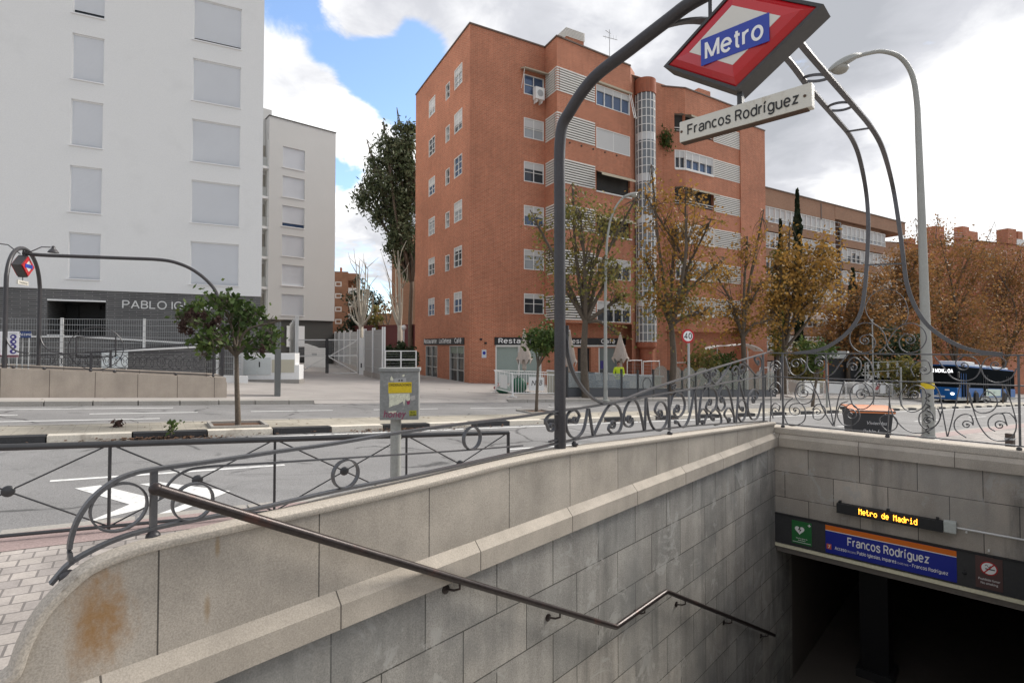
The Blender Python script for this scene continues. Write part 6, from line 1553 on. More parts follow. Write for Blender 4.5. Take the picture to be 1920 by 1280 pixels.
for k in range(6):
    dz = (1 - k) * flq; z0, z1 = lw0 + dz, lw1 + dz
    mb = MB(); pit = (z1 - z0) / 9
    for j in range(10): mb.fbox(FR, aL0, aL1, z0 + j * pit - .035, z0 + j * pit + .055, -.04, .03)
    mb.fbox(FR, aL0 - .05, aL0, z0, z1, -.05, .04); lo = mb.build('louvre', LOUV, rb)
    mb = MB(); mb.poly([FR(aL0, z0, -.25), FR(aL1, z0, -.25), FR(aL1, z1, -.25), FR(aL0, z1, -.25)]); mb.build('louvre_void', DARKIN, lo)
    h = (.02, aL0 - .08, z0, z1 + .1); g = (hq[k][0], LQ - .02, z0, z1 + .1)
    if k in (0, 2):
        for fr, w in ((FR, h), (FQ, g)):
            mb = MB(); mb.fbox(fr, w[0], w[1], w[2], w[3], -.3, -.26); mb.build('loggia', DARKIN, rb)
            mb = MB(); mb.bar([fr(w[0], w[2] + .35, -.02), fr(w[1], w[2] + .35, -.02)], .04, .05, V((0, 0, 1))); mb.bar([fr(w[0], w[2] + .15, -.02), fr(w[1], w[2] + .15, -.02)], .03, .03, V((0, 0, 1))); mb.build('balcony_rail', ALU, rb)
            mb = MB(); mb.poly([fr(w[0] - .5, w[3], .0), fr(w[1], w[3], .0), fr(w[1], w[3] - .02, -.28), fr(w[0] - .5, w[3] - .02, -.28)]); mb.build('soffit', SOFF, rb)
        mb = MB(); z_ = z1 + .1; mb.mesh([FR(h[0], z_ - .02, .02), FR(h[1], z_ - .02, .02), FR(h[1], z_ - .25, .6), FR(h[0], z_ - .25, .6), FR(h[1], z_ - .4, .61), FR(h[0], z_ - .4, .61)], [(0, 1, 2, 3), (3, 2, 4, 5)]); mb.build('awning', AWN, rb)
    else:
        window(FR, *h, cols=4, rows=1, gm=(GLS, GLSB, GLS, GLSL, GLSL, GLSB)[k], blind=(0, .45, 0, .95, .35, .5)[k], d=.2, fwid=.07)
        window(FQ, *g, cols=2, rows=1, gm=GLS, blind=.4, d=.2, fwid=.07)
        mb = MB(); mb.fbox(FR, 0, h[1], h[2] - .12, h[2] - .001, -.1, .08); mb.fbox(FQ, g[0], g[1], g[2] - .12, g[2] - .001, -.1, .08); mb.build('sill', ALU, rb)
# wall between tower and wing, roof slab, chimneys, aerial
mb = MB(); q = V((tc_.x + .6, tc_.y + .5, 0)); FK = Fr((q.x, q.y, 0), q0 - q); FK.N = V((FK.X.y, -FK.X.x, 0)); mb.wall(FK, 0, (V((q0.x - q.x, q0.y - q.y, 0))).length, ZB, ZT - .6)
mb.fbox(Fr((tc_.x, tc_.y, 0), uF), -.6, 3.0, ZB, ZT + .15, -4, -.9); mb.build('link_wall', RB, rb)
mb = MB(); rp = [F1(.05, ZT - .5, -.05), F1(L1, ZT - .5, -.05), FP(.1, ZT - .5, -.1), FP(LP, ZT - .5, -.1), V((tc_.x, tc_.y, ZT - .5)), V((q0.x, q0.y, ZT - .5)), FR(0, ZT - .5, -.1), FR(aL1, ZT - .5, -.1), FR(aL1, ZT - .5, -9), FS(LS - .05, ZT - .5, -.1)]
mb.poly(rp); mb.build('roof', SOFF, rb)
mb = MB(); bk = FR(aL1, 0, -9); mb.poly([FS(LS, ZB, 0), V((bk.x, bk.y, ZB)), V((bk.x, bk.y, ZT - .5)), FS(LS, ZT, 0)]); mb.build('rear_wall', RB, rb)
def chimney(x0, x1, yt, yb, Y, capy=None, capm=None):
    c0, c1 = at(x0, yb, Y), at(x1, yb, Y); zt_ = at(x0, yt, Y).z; fr = Fr((c0.x, c0.y, 0), uF); fr.N = F1.N; w_ = (c1.x - c0.x) / uF.x * .93
    zc = at(x0, capy, Y).z if capy else zt_
    mb = MB(); mb.fbox(fr, 0, w_, c0.z - 1.5, zc, -w_, 0); ch = mb.build('chimney', RB, rb)
    if capy:
        mb = MB(); n_ = 7; pit = (zt_ - zc) / n_
        for j in range(n_): mb.fbox(fr, -.05, w_ + .05, zc + j * pit, zc + j * pit + pit * .6, -w_ - .05, .05)
        mb.build('chimney_cap', LOUV, ch)
        mb = MB(); mb.fbox(fr, .1, w_ - .1, zc, zt_ - .05, -w_ + .1, -.1); mb.build('flue', DARKIN, ch)
chimney(1062, 1100, 51, 95, 38.5, 68)
chimney(1310, 1340, 165, 185, 45)
chimney(1232, 1247, 157, 170, 43)
a = at(1143, 108, 40); at_ = MB(); z1 = at(1143, 56, 40).z
at_.tube([V((a.x, a.y, a.z - 1)), V((a.x, a.y, z1))], .03, 6); at_.bar([V((a.x - .5, a.y, z1 - .5)), V((a.x + .6, a.y, z1 - .8))], .03, .03, V((0, 0, 1))); at_.bar([V((a.x - .3, a.y, z1 - .05)), V((a.x + .15, a.y + .3, z1 - .15))], .03, .03, V((0, 0, 1)))
for i in range(5): at_.bar([V((a.x - .3 + i * .2, a.y, z1 - .75)), V((a.x - .3 + i * .2, a.y, z1 - .45))], .015, .015, V((1, 0, 0)))
at_.build('aerial', GALV, rb)
# ------------------------------------------------------------------ tan brick block behind, right
TB = brick('tan_brick', (.36, .195, .12), (.30, .16, .095), (.27, .19, .14), .3, .08, .012, .5, rough=.85, var=.08, vs=.3, bump=.2)
tb0 = V(((1434 - CX) / F * 62, 62, 0)); uT = V((.854, .521, 0)); FT = Fr((tb0.x, tb0.y, 0), uT); FT.N = V((uT.y, -uT.x, 0))
tb = thing('apartment_building', 'tan brick apartment block with long bands of white balcony glazing beyond the red brick block', 'building', (tb0.x, tb0.y, gz(tb0.x, tb0.y)))
ZTt = zat(FT, 1435, 352); aT0 = FT.a(1400, 400); aTe = FT.a(1697, 430); aG = FT.a(1566, 430); aH = FT.a(1580, 430); aJ = FT.a(1660, 440)
flt = zat(FT, 1447, 386) - zat(FT, 1447, 440.5)
flt = 3.05
wz1, wz0 = zat(FT, 1437, 386), zat(FT, 1437, 412)
mb = MB(); mb.fbox(FT, aT0, aG, zat(FT, 1437, 386) + .02, ZTt, -12, 0); mb.fbox(FT, aG, aTe, zat(FT, 1600, 418), ZTt - .02, -12, .02); mb.build('parapet', TB, tb)
mb = MB(); mb.fbox(FT, aT0, aG, -9, wz1 + .02, -12, -.6); mb.fbox(FT, aG, aH, -9, wz1 + 1.2, -12, -2.5); mb.fbox(FT, aH, aJ, -9, wz1 + 1.2, -12, -.62); mb.fbox(FT, aJ, aTe, -9, wz1 - 1, -12, -.61); mb.build('wall', TB, tb)
GLT = glass('balcony_glass', (.42, .45, .48), .15, .15, .5)
for k in range(7):
    for (x0, x1, dz0, ex) in ((aT0, aG, 0, 0), (aH, aJ, -.25, 0), (aJ, aTe, -.25, 1)):
        z1, z0 = wz1 - k * flt + dz0, wz0 - k * flt + dz0
        if ex and k == 0: continue
        mb = MB(); mb.fbox(FT, x0, x1, z0 - 1.25 + (.0 if not ex else 0), z0 - .22, -.6, .0 if not ex else -.02); mb.build('balcony', TB, tb)
        mb = MB(); n_ = max(2, int((x1 - x0) / 1.1)); wd = (x1 - x0) / n_
        mb.fbox(FT, x0, x1, z1 - .08, z1, -.4, -.02); mb.fbox(FT, x0, x1, z0 - .22, z0 - .14, -.4, .03); mb.fbox(FT, x0, x1, z0 - .02 + .35, z0 + .04 + .35, -.05, .0)
        for i in range(n_ + 1): mb.fbox(FT, x0 + i * wd - .04, x0 + i * wd + .04, z0 - .14, z1 - .08, -.4, -.03)
        wd_ = mb.build('window', ALU, tb)
        mb = MB(); mb.poly([FT(x0, z0 - .2, -.2), FT(x1, z0 - .2, -.2), FT(x1, z1, -.2), FT(x0, z1, -.2)]); mb.build('pane', GLS if k > 0 else GLT, wd_)
        mb = MB(); rk = random.Random(k * 7 + int(x0))
        for i in range(n_):
            f_ = rk.choice((1, .95, .9, .6, .45, .95, .3)) if k else rk.choice((.75, .8, .7, .98))
            mb.poly([FT(x0 + i * wd + .03, z1 - (z1 - z0) * f_, -.15), FT(x0 + (i + 1) * wd - .03, z1 - (z1 - z0) * f_, -.15), FT(x0 + (i + 1) * wd - .03, z1, -.15), FT(x0 + i * wd + .03, z1, -.15)])
        mb.build('blind', BLINDW, wd_)
mb = MB(); xg = (aG + aH) / 2
for q in (aG + .1, aH - .1): mb.fbox(FT, q - .05, q + .05, -8, wz1, -.3, -.2)
for j in range(40): mb.fbox(FT, aG + .1, aH - .1, wz1 - j * .6, wz1 - j * .6 + .06, -.29, -.21)
mb.build('glazed_shaft', GALV, tb)
mb = MB(); mb.fbox(FT, aT0, aTe + .1, ZTt, ZTt + .12, -12, .1); mb.build('coping', COPE, tb)
mb = MB(); a = FT.a(1542); mb.fbox(FT, a, a + .25, zat(FT, 1542, 412), ZTt - .2, .0, .03); mb.build('joint', COPE, tb)
a0, a1 = FT.a(1516, 600), FT.a(1565, 600); mb = MB(); mb.fbox(FT, a0, a1, zat(FT, 1540, 600), zat(FT, 1540, 591), -.2, 1.8); mb.build('canopy', WHITE, tb)
# ------------------------------------------------------------------ far red blocks at the right edge
for nm, lab, x0, x1, yt0, yt1, Y0, Y1 in (('far', 'distant red brick terrace with chimneys behind the autumn trees', 1690, 1850, 455, 447, 98, 112), ('near', 'red brick building with chimneys at the right edge behind the trees', 1840, 1990, 452, 462, 84, 92)):
    p0, p1 = at(x0, yt0, Y0), at(x1, yt1, Y1); fr = Fr((p0.x, p0.y, 0), p1 - p0); fr.N = V((fr.X.y, -fr.X.x, 0))
    L = V((p1.x - p0.x, p1.y - p0.y, 0)).length; t = thing('brick_building', lab, 'building', (p0.x, p0.y, gz(p0.x, p0.y)))
    zz = min(p0.z, p1.z); mb = MB(); mb.fbox(fr, 0, L, -14, zz, -12, 0); mb.build('wall', RB, t)
    mb = MB(); mb.mesh([fr(-.2, zz, .3), fr(L + .2, zz, .3), fr(L + .2, zz + 1.3, -5), fr(-.2, zz + 1.3, -5)], [(0, 1, 2, 3)]); mb.build('roof', COPE, t)
    for k in range(int(L / 4)):
        for j in range(3):
            window(fr, 1 + k * 4, 2.6 + k * 4, zz - 2.6 - j * 3, zz - 1.2 - j * 3, 2, 1, par=t, d=.05)
    cs = ((1753, 1770, 425), (1805, 1817, 425), (1816, 1833, 434), (1706, 1716, 447)) if nm == 'far' else ((1889, 1905, 429), (1908, 1917, 434))
    for (c0, c1, yt) in cs:
        a0, a1 = fr.a(c0, 440), fr.a(c1, 440); mb = MB(); mb.fbox(fr, a0, a1, zz - 1, fr.px((c0 + c1) / 2, yt)[1], -1.5, .05); mb.build('chimney', RB, t)
    if nm == 'far':
        mb = MB(); a0, a1 = fr.a(1770, 440), fr.a(1805, 440); z_ = fr.px(1790, 437)[1]; [mb.bar([fr(a0, z_ - d, 0), fr(a1, z_ + .3 - d, 0)], .06, .06, V((0, 0, 1))) for d in (0, .5, .9)]; mb.build('pergola', GALV, t)
    else:
        mb = MB(); mb.fbox(fr, fr.a(1905, 445), fr.a(1960, 445), zz - .1, zz + 1.0, -3, .1); mb.build('dormer', WHITE, t)
# ------------------------------------------------------------------ things seen in the gap between the white and the red blocks
gb = thing('brick_building', 'brown brick block with white windows and balconies seen through the gap above the fence', 'building', at(640, 660, 75))
g0_ = at(626, 510, 75); FG = Fr((g0_.x, g0_.y, 0), (1, .25)); FG.N = V((FG.X.y, -FG.X.x, 0))
zg_ = FG.px(640, 509)[1]; aW = FG.a(652, 600); aB = FG.a(671, 600)
mb = MB(); mb.fbox(FG, -8, aW, -2, zg_, -10, 0); mb.fbox(FG, aW, aB, -2, zg_ - .2, -10, -1.5); mb.fbox(FG, aW, aB - .0, FG.px(660, 525)[1], zg_ - .21, -1.5, -.02); mb.build('wall', brick('brown_brick', (.34, .165, .09), (.29, .14, .08), (.28, .18, .13), .3, .08, .012), gb)
for k, y in enumerate((528, 550, 575, 598)):
    x0, x1 = FG.a(628.5, y), FG.a(640.5, y); z0, z1 = FG.px(634, y + 9)[1], FG.px(634, y)[1]; window(FG, x0, x1, z0, z1, 2, 2, par=gb, d=.05, fwid=.14)
for y0, y1 in ((540, 550), (564, 574), (588, 598), (612, 622)):
    mb = MB(); mb.fbox(FG, aW + .05, aB - .3, FG.px(660, y1)[1], FG.px(660, y0)[1], -1.4, .05); mb.build('balcony', WHITE, gb)
mb = MB(); mb.fbox(FG, FG.a(637, 510), FG.a(641, 510), zg_, zg_ + .6, -1, -.2); mb.build('chimney', RB, gb)
dr = thing('garden_wall', 'dark red boundary wall behind the fences and the hedge', 'wall', at(730, 670, 50))
w0, w1 = at(655, 613, 62), at(785, 610, 46); fw = Fr((w0.x, w0.y, 0), w1 - w0); fw.N = V((fw.X.y, -fw.X.x, 0)); L = V((w1.x - w0.x, w1.y - w0.y, 0)).length
mb = MB(); mb.prism(fw, [(0, -2), (L, -2), (L, w1.z), (0, w0.z)], -.3, 0); mb.build('wall', basic('dark_red_render', (.115, .03, .028), .8, 0, .15, 1), dr, fixn=True)
mb = MB(); mb.bar([fw(0, w0.z + .06, -.15), fw(L, w1.z + .06, -.15)], .4, .12, V((0, 0, 1))); mb.build('coping', basic('dark_red_coping', (.14, .04, .035), .8), dr)
for (x0, x1, y, Y, lab, m_) in ((735, 790, 440, 70, 'tall brown brick block half hidden behind the tall evergreen', 'b'), (705, 745, 590, 105, 'low distant brown brick building at the end of the gap', 'l')):
    c0 = at(x0, y, Y); fr = Fr((c0.x, c0.y, 0), (1, .1)); fr.N = V((fr.X.y, -fr.X.x, 0)); t = thing('brick_building', lab, 'building', (c0.x, c0.y, gz(c0.x, c0.y)))
    mb = MB(); mb.fbox(fr, 0, fr.a(x1, 600), -3, c0.z, -8, 0); mb.build('wall', TB, t)
    mb = MB(); mb.fbox(fr, -.1, fr.a(x1, 600), c0.z, c0.z + .3, -8, .1); mb.build('roof', COPE, t)
gl = at(757, 690, 40); gpz = gz(gl.x, gl.y); glb = thing('globe_lamp', 'small white globe lamp on a thin pole above the hedge', 'lamp', (gl.x, gl.y, gpz))
zt_ = at(757, 614, 40).z
mb = MB(); mb.tube([V((gl.x, gl.y, gpz)), V((gl.x, gl.y, zt_ - .2))], .05, 8); mb.build('pole', WHITE, glb)
mb = MB(); mb.ball((gl.x, gl.y, zt_), .2, n=14, m2=8); mb.build('globe', WHITE, glb, smooth=True)
# ------------------------------------------------------------------ trees and plants
def leafmat(name, stops, scale=5.0, trans=.35, rough=.6):
    t = NT(name); ob = t.coord(); n_ = t.n('ShaderNodeTexWhiteNoise', noise_dimensions='3D')
    g = t.n('ShaderNodeNewGeometry')
    v1 = t.noise(ob, scale * .22, 3, .6); v2 = g.outputs['Random Per Island']
    f = t.math('ADD', t.math('MULTIPLY', t.rng(v1, .3, .7), .62), t.math('MULTIPLY', v2, .38))
    c = t.ramp(f, stops); t.col(c); t.set(rough, 0, .25)
    tr = t.n('ShaderNodeBsdfTranslucent'); t.l(c, tr.inputs[0]); mx_ = t.n('ShaderNodeMixShader'); mx_.inputs[0].default_value = trans
    t.l(t.p.outputs[0], mx_.inputs[1]); t.l(tr.outputs[0], mx_.inputs[2]); t.l(mx_.outputs[0], t.out.inputs[0]); return t.m
LF_OLIVE = leafmat('olive_yellow_leaves', [(.1, (.09, .095, .03)), (.45, (.17, .165, .05)), (.7, (.27, .21, .06)), (.95, (.30, .17, .045))])
LF_ORANGE = leafmat('orange_brown_leaves', [(.1, (.14, .105, .035)), (.4, (.28, .165, .045)), (.7, (.40, .22, .05)), (.95, (.42, .27, .065))])
LF_BROWN = leafmat('brown_autumn_leaves', [(.1, (.085, .07, .032)), (.35, (.19, .115, .045)), (.6, (.29, .14, .048)), (.9, (.37, .205, .07))])
LF_GREEN = leafmat('green_leaves', [(.1, (.03, .055, .015)), (.5, (.065, .105, .025)), (.95, (.13, .15, .04))], trans=.25)
LF_DARK = leafmat('dark_evergreen_leaves', [(.1, (.018, .032, .014)), (.5, (.04, .062, .026)), (.95, (.085, .105, .045))], trans=.15)
LF_CYP = leafmat('cypress_foliage', [(.1, (.012, .022, .012)), (.5, (.022, .038, .018)), (.95, (.04, .055, .025))], trans=.1)
LF_EUC = leafmat('eucalyptus_leaves', [(.1, (.05, .07, .035)), (.5, (.10, .125, .065)), (.95, (.19, .20, .12))], trans=.3)
BARK = basic('grey_brown_bark', (.115, .092, .07), .9, 0, .3, 4, .2, 30, .3, 30)
BARK_P = basic('pale_bark', (.40, .37, .31), .85, 0, .2, 2, .15, 20)
SEED = basic('dark_dry_seed_heads', (.06, .032, .025), .9, 0, .4, 10, .3, 60)
def leaves(name, pts, size, mat, parent, R, elong=1.5, droop=0.0, updir=None):
    vs = []; fs = []
    for p in pts:
        a = R.uniform(0, 2 * pi); b = R.uniform(-1, 1); s_ = size * R.uniform(.6, 1.3)
        u = V((cos(a) * sqrt(1 - b * b), sin(a) * sqrt(1 - b * b), b))
        if droop: u = (u * (1 - droop) + V((0, 0, -1)) * droop).normalized()
        if updir: u = (u * .45 + V((0, 0, 1))).normalized()
        w_ = u.cross(V((R.gauss(0, 1), R.gauss(0, 1), R.gauss(0, 1))))
        if w_.length < 1e-3: w_ = u.orthogonal()
        w_.normalize(); u = u * (s_ * elong * .5); w_ = w_ * (s_ * .5); k = len(vs)
        vs += [tuple(p - u), tuple(p - u * .1 + w_), tuple(p + u), tuple(p - u * .1 - w_)]; fs.append((k, k + 1, k + 2, k + 3))
    me = bpy.data.meshes.new(name); me.from_pydata(vs, [], fs); me.materials.append(mat)
    o = bpy.data.objects.new(name, me); COL.objects.link(o)
    if parent: adopt(o, parent)
    return o
def tree(label, base, r0, fork_h, blobs, nleaf, lsize, mat, seed, bark=BARK, group=None, clump=.35, tips=14, name='deciduous_tree', lean=(0, 0), elong=1.4, droop=0.0, cat='tree', bare=0):
    """blobs: (centre, horizontal radius, vertical radius); limbs run from the fork to the blobs, twigs to tips, leaves cluster round the tips"""
    R = random.Random(seed); base = V(base); t = thing(name, label, cat, base, group)
    fork = base + V((lean[0], lean[1], fork_h)); mb = MB()
    mid = base.lerp(fork, .5) + V((R.uniform(-.06, .06), R.uniform(-.06, .06), 0)) * fork_h * .5
    mb.tube(crv([base - V((0, 0, .1)), base + V((0, 0, .15)), mid, fork], 4), r0, 9, rs=None)
    k = len(mb.v) // 9
    for i in range(k):
        q = i / max(1, k - 1); c = sum((mb.v[i * 9 + j] for j in range(9)), V((0, 0, 0))) / 9
        for j in range(9): mb.v[i * 9 + j] = c + (mb.v[i * 9 + j] - c) * (1.25 - .55 * q if i > 1 else 1.45)
    pts = []; tot = sum(b[1] * b[1] * b[2] for b in blobs)
    for (c, rx, rz) in blobs:
        c = V(c); L = (c - fork).length
        b1 = fork.lerp(c, .45) + V((R.gauss(0, .06), R.gauss(0, .06), R.uniform(.0, .10))) * L
        limb = crv([fork - V((0, 0, .25 * min(1, fork_h))), b1, c, c + (c - b1) * .35], 4)
        n_ = len(limb); mb.tube(limb, r0 * .5, 6, rs=[max(.008, r0 * (.6 - .5 * i / n_)) for i in range(n_)])
        nt_ = max(5, int(tips * (0.5 + len(blobs) * rx * rx * rz / tot * .5)))
        w_ = nleaf * (rx * rx * rz / tot); per = max(1, int(w_ / nt_))
        for i in range(nt_):
            d = V((R.gauss(0, 1), R.gauss(0, 1), R.gauss(0, 1))).normalized(); q = R.uniform(.35, 1.0) ** .6
            tip = c + V((d.x * rx, d.y * rx, d.z * rz)) * q
            s_ = limb[R.randrange(n_ // 3, n_)]
            m_ = s_.lerp(tip, .5) + V((R.gauss(0, .1), R.gauss(0, .1), R.uniform(0, .15))) * rx
            tw = crv([s_, m_, tip], 3); mb.tube(tw, .02, 4, rs=[max(.006, r0 * .16 * (1 - j / (len(tw)))) for j in range(len(tw))])
            cs = clump * rx * R.uniform(.6, 1.25)
            for _ in range(int(per * R.uniform(.5, 1.5))):
                q2 = tip + V((R.gauss(0, cs), R.gauss(0, cs), R.gauss(0, cs * .8) - droop * abs(R.gauss(0, cs * 1.8)))); pts.append(q2)
                if R.random() < .18: pts.append(tw[R.randrange(len(tw))] + V((R.gauss(0, .12), R.gauss(0, .12), R.gauss(0, .12))))
    mb.build('trunk', bark, t, smooth='all')
    if nleaf: leaves('crown', pts, lsize, mat, t, R, elong, droop)
    return t
def blob(x, y, rpx, Y, ry=None, dy=0.0): return (at(x, y, Y + dy), rpx * Y / F, (ry or rpx) * Y / F)
PT = 'plane trees along the far pavement'
# small trees on the median
b = ground(446, 797, 0.0); Y = b.y
t1 = tree('small green tree with dark dry seed heads on the median beside the metro wall', b, .055, 1.75, [blob(368, 590, 30, Y, 28, .3), blob(415, 570, 36, Y, 22, -.3), blob(466, 592, 34, Y, 22, .35), blob(503, 632, 24, Y, 28, -.1), blob(398, 636, 34, Y, 24, -.4), blob(348, 600, 16, Y, 16), blob(440, 628, 30, Y, 28, .4), blob(478, 655, 26, Y, 18), blob(385, 662, 16, Y, 12), blob(512, 605, 12, Y, 14)], 1500, .095, LF_GREEN, 11, clump=.24, tips=34, lean=(-.06, 0), name='street_tree')
R_ = random.Random(5)
for (x, y) in ((352, 592), (360, 585), (344, 605), (345, 618), (358, 622), (388, 612), (400, 606), (396, 618), (378, 648), (410, 600), (492, 655), (340, 612), (368, 590), (382, 590)):
    c = at(x, y, Y - R_.uniform(.3, .75)); leaves('seed_cluster', [c + V((R_.gauss(0, .027), R_.gauss(0, .027), R_.gauss(0, .034))) for _ in range(130)], .038, SEED, t1, R_)
b = ground(1006, 772, 0.0); Y = b.y
tree('small green tree on the median in front of the restaurant barriers', b, .055, 1.75, [blob(1000, 642, 20, Y, 22, .2), blob(1030, 632, 28, Y, 26, -.2), blob(1012, 655, 18, Y, 14), blob(1050, 640, 16, Y, 20, .2)], 1800, .085, LF_GREEN, 12, clump=.36, tips=16, name='street_tree', lean=(.06, 0))
for (x, y0, Yq) in ((1524, 762, 0),):
    b = ground(x, y0, 0.0); Y = b.y
    tree('small leaning green tree on the median beyond the speed limit sign', b, .08, 1.6, [blob(1528, 672, 18, Y, 22), blob(1548, 655, 16, Y, 16), blob(1512, 650, 14, Y, 14)], 1000, .12, LF_GREEN, 13, clump=.4, tips=12, name='street_tree', lean=(.25, 0))
def pt(px, n): u = (px - CX) / F; y = n / (.8195 - .573 * u); return V((u * y, y, gz(u * y, y)))
b = pt(1098, 19.0); Y = b.y
tree('sparse olive green plane tree in front of the louvred bay of the brick block', b, .19, 3.9, [blob(1040, 480, 40, Y, 40, .6), blob(1090, 420, 45, Y, 46, -.6), blob(1140, 430, 42, Y, 45, .8), blob(1075, 380, 28, Y, 28), blob(1150, 510, 42, Y, 38, -.8), blob(1105, 500, 44, Y, 40, 1.0), blob(1010, 425, 26, Y, 30), blob(1160, 560, 34, Y, 30), blob(1060, 545, 40, Y, 28, -.5), blob(1150, 620, 26, Y, 14, .4), blob(1180, 395, 20, Y, 30)], 3200, .125, LF_OLIVE, 21, group=PT, clump=.40, tips=22)
b = pt(1258, 19.3); Y = b.y
tree('tall orange and olive plane tree in front of the glazed stair tower', b, .20, 4.2, [blob(1230, 400, 38, Y, 45, .6), blob(1285, 385, 34, Y, 36, -.6), blob(1265, 450, 46, Y, 42, .8), blob(1320, 440, 38, Y, 36, -.4), blob(1215, 500, 36, Y, 40), blob(1290, 520, 46, Y, 40, .8), blob(1245, 570, 44, Y, 38, -.8), blob(1340, 500, 28, Y, 36), blob(1225, 350, 16, Y, 26), blob(1310, 590, 44, Y, 30)], 3600, .135, LF_ORANGE, 22, group=PT, clump=.40, tips=22)
leaves('lower_foliage', [at(R_.gauss(1255, 40), R_.gauss(565, 35), Y + R_.gauss(0, 1)) for _ in range(800)], .14, LF_OLIVE, bpy.data.objects[[o.name for o in bpy.data.objects if o.get('label', '').startswith('tall orange and olive')][0]], R_)
b = pt(1393, 20.5); Y = b.y
tree('thin orange plane tree with a forked trunk before the right end of the brick block', b, .20, 4.1, [blob(1345, 520, 34, Y, 40, .6), blob(1400, 470, 32, Y, 38, -.5), blob(1420, 545, 36, Y, 40, .5), blob(1370, 580, 38, Y, 32), blob(1425, 430, 20, Y, 28), blob(1385, 620, 44, Y, 22, .8), blob(1440, 600, 26, Y, 30)], 2200, .15, LF_ORANGE, 23, group=PT, clump=.40, tips=20)
for i, (px, n, bl, nl, m_, lab) in enumerate((
    (1470, 21.5, [(1460, 520, 30, 50), (1500, 500, 34, 44), (1535, 480, 34, 44), (1480, 450, 24, 34), (1520, 560, 44, 40), (1555, 530, 26, 44), (1450, 590, 30, 50)], 3600, LF_ORANGE, 'bright orange plane tree in front of the tan block and the tall cypress'),
    (1590, 22.5, [(1575, 600, 40, 36), (1610, 560, 34, 34), (1640, 540, 30, 34), (1560, 640, 44, 30), (1640, 600, 40, 36), (1605, 640, 44, 26)], 4800, LF_BROWN, 'olive brown plane tree seen through the scrolls left of the tall lamp'),
    (1690, 23.5, [(1680, 520, 36, 50), (1715, 496, 36, 42), (1660, 590, 40, 44), (1720, 560, 44, 50), (1690, 630, 50, 36)], 7600, LF_BROWN, 'brown plane tree directly behind the tall street lamp'),
    (1790, 23.5, [(1770, 478, 40, 34), (1815, 486, 40, 32), (1760, 530, 46, 46), (1820, 540, 46, 46), (1790, 600, 56, 46), (1830, 640, 50, 36), (1750, 640, 44, 36)], 10500, LF_BROWN, 'broad brown plane tree above the front half of the blue bus'),
    (1880, 24.0, [(1860, 494, 40, 38), (1905, 500, 40, 42), (1950, 520, 40, 44), (1870, 560, 48, 46), (1930, 590, 50, 46), (1890, 640, 56, 36)], 10500, LF_BROWN, 'broad brown plane tree at the right edge above the rear of the blue bus'))):
    b = pt(px, n); Y = b.y
    tree(lab, b, .22, 3.6, [blob(x, y, r, Y, ry, R_.uniform(-1.5, 1.5)) for x, y, r, ry in bl], nl, .20, m_, 30 + i, group=PT, clump=.42, tips=26)
b = pt(1745, 34); Y = b.y
tree('tall thin leaved tree rising behind the tall street lamp against the sky', b, .2, 8, [blob(1720, 445, 26, Y, 24), blob(1755, 440, 26, Y, 26), blob(1700, 465, 20, Y, 22), blob(1770, 470, 20, Y, 22), blob(1850, 450, 18, Y, 14)], 700, .26, LF_BROWN, 41, clump=.5, tips=14)
# yellow-green ivy column
b = pt(1458, 22); Y = b.y; iv = thing('climbing_plant', 'hanging yellow green ivy column beside the dark slatted totem', 'plant', b)
leaves('foliage', [at(1458 + R_.gauss(0, 8), R_.uniform(470, 668), Y + R_.gauss(0, .4)) for _ in range(1500)], .16, leafmat('ivy_leaves', [(.1, (.07, .075, .02)), (.5, (.15, .14, .03)), (.95, (.26, .2, .04))]), iv, R_, 1.3, .5)
mb = MB(); mb.tube([b, at(1458, 480, Y)], .1, 7); mb.build('stem', BARK, iv)
# cypresses
def cypress(lab, x, ytop, ybot, wpx, Y, seed):
    R = random.Random(seed); tp, bt = at(x, ytop, Y), at(x, ybot, Y); g = V((bt.x, bt.y, gz(bt.x, bt.y))); t = thing('cypress_tree', lab, 'cypress', g, 'cypresses'); H = tp.z - g.z; pts = []
    for _ in range(3600):
        q = R.random(); r = wpx * Y / F * .5 * min(1, (1 - q) * 4.0 + .06) * (0.8 + .2 * sin(q * 40)) * (.6 + .4 * R.random()); a = R.uniform(0, 2 * pi)
        pts.append(V((g.x + r * cos(a), g.y + r * sin(a), g.z + .6 + q * (H - .6))))
    leaves('crown', pts, .24, LF_CYP, t, R, 2.2, 0, True)
    mb = MB(); mb.tube([g, g + V((0, 0, H * .92))], .12, 7, rs=[.16, .03]); mb.build('trunk', BARK, t)
cypress('tall dark cypress rising above the orange trees in front of the tan block', 1497, 357, 560, 20, 50, 1)
cypress('smaller thin cypress left of the tall one', 1465, 414, 560, 11, 49, 2)
cypress('young dark conifer beside the double beam in front of the tan block', 1600, 505, 590, 22, 55, 3)
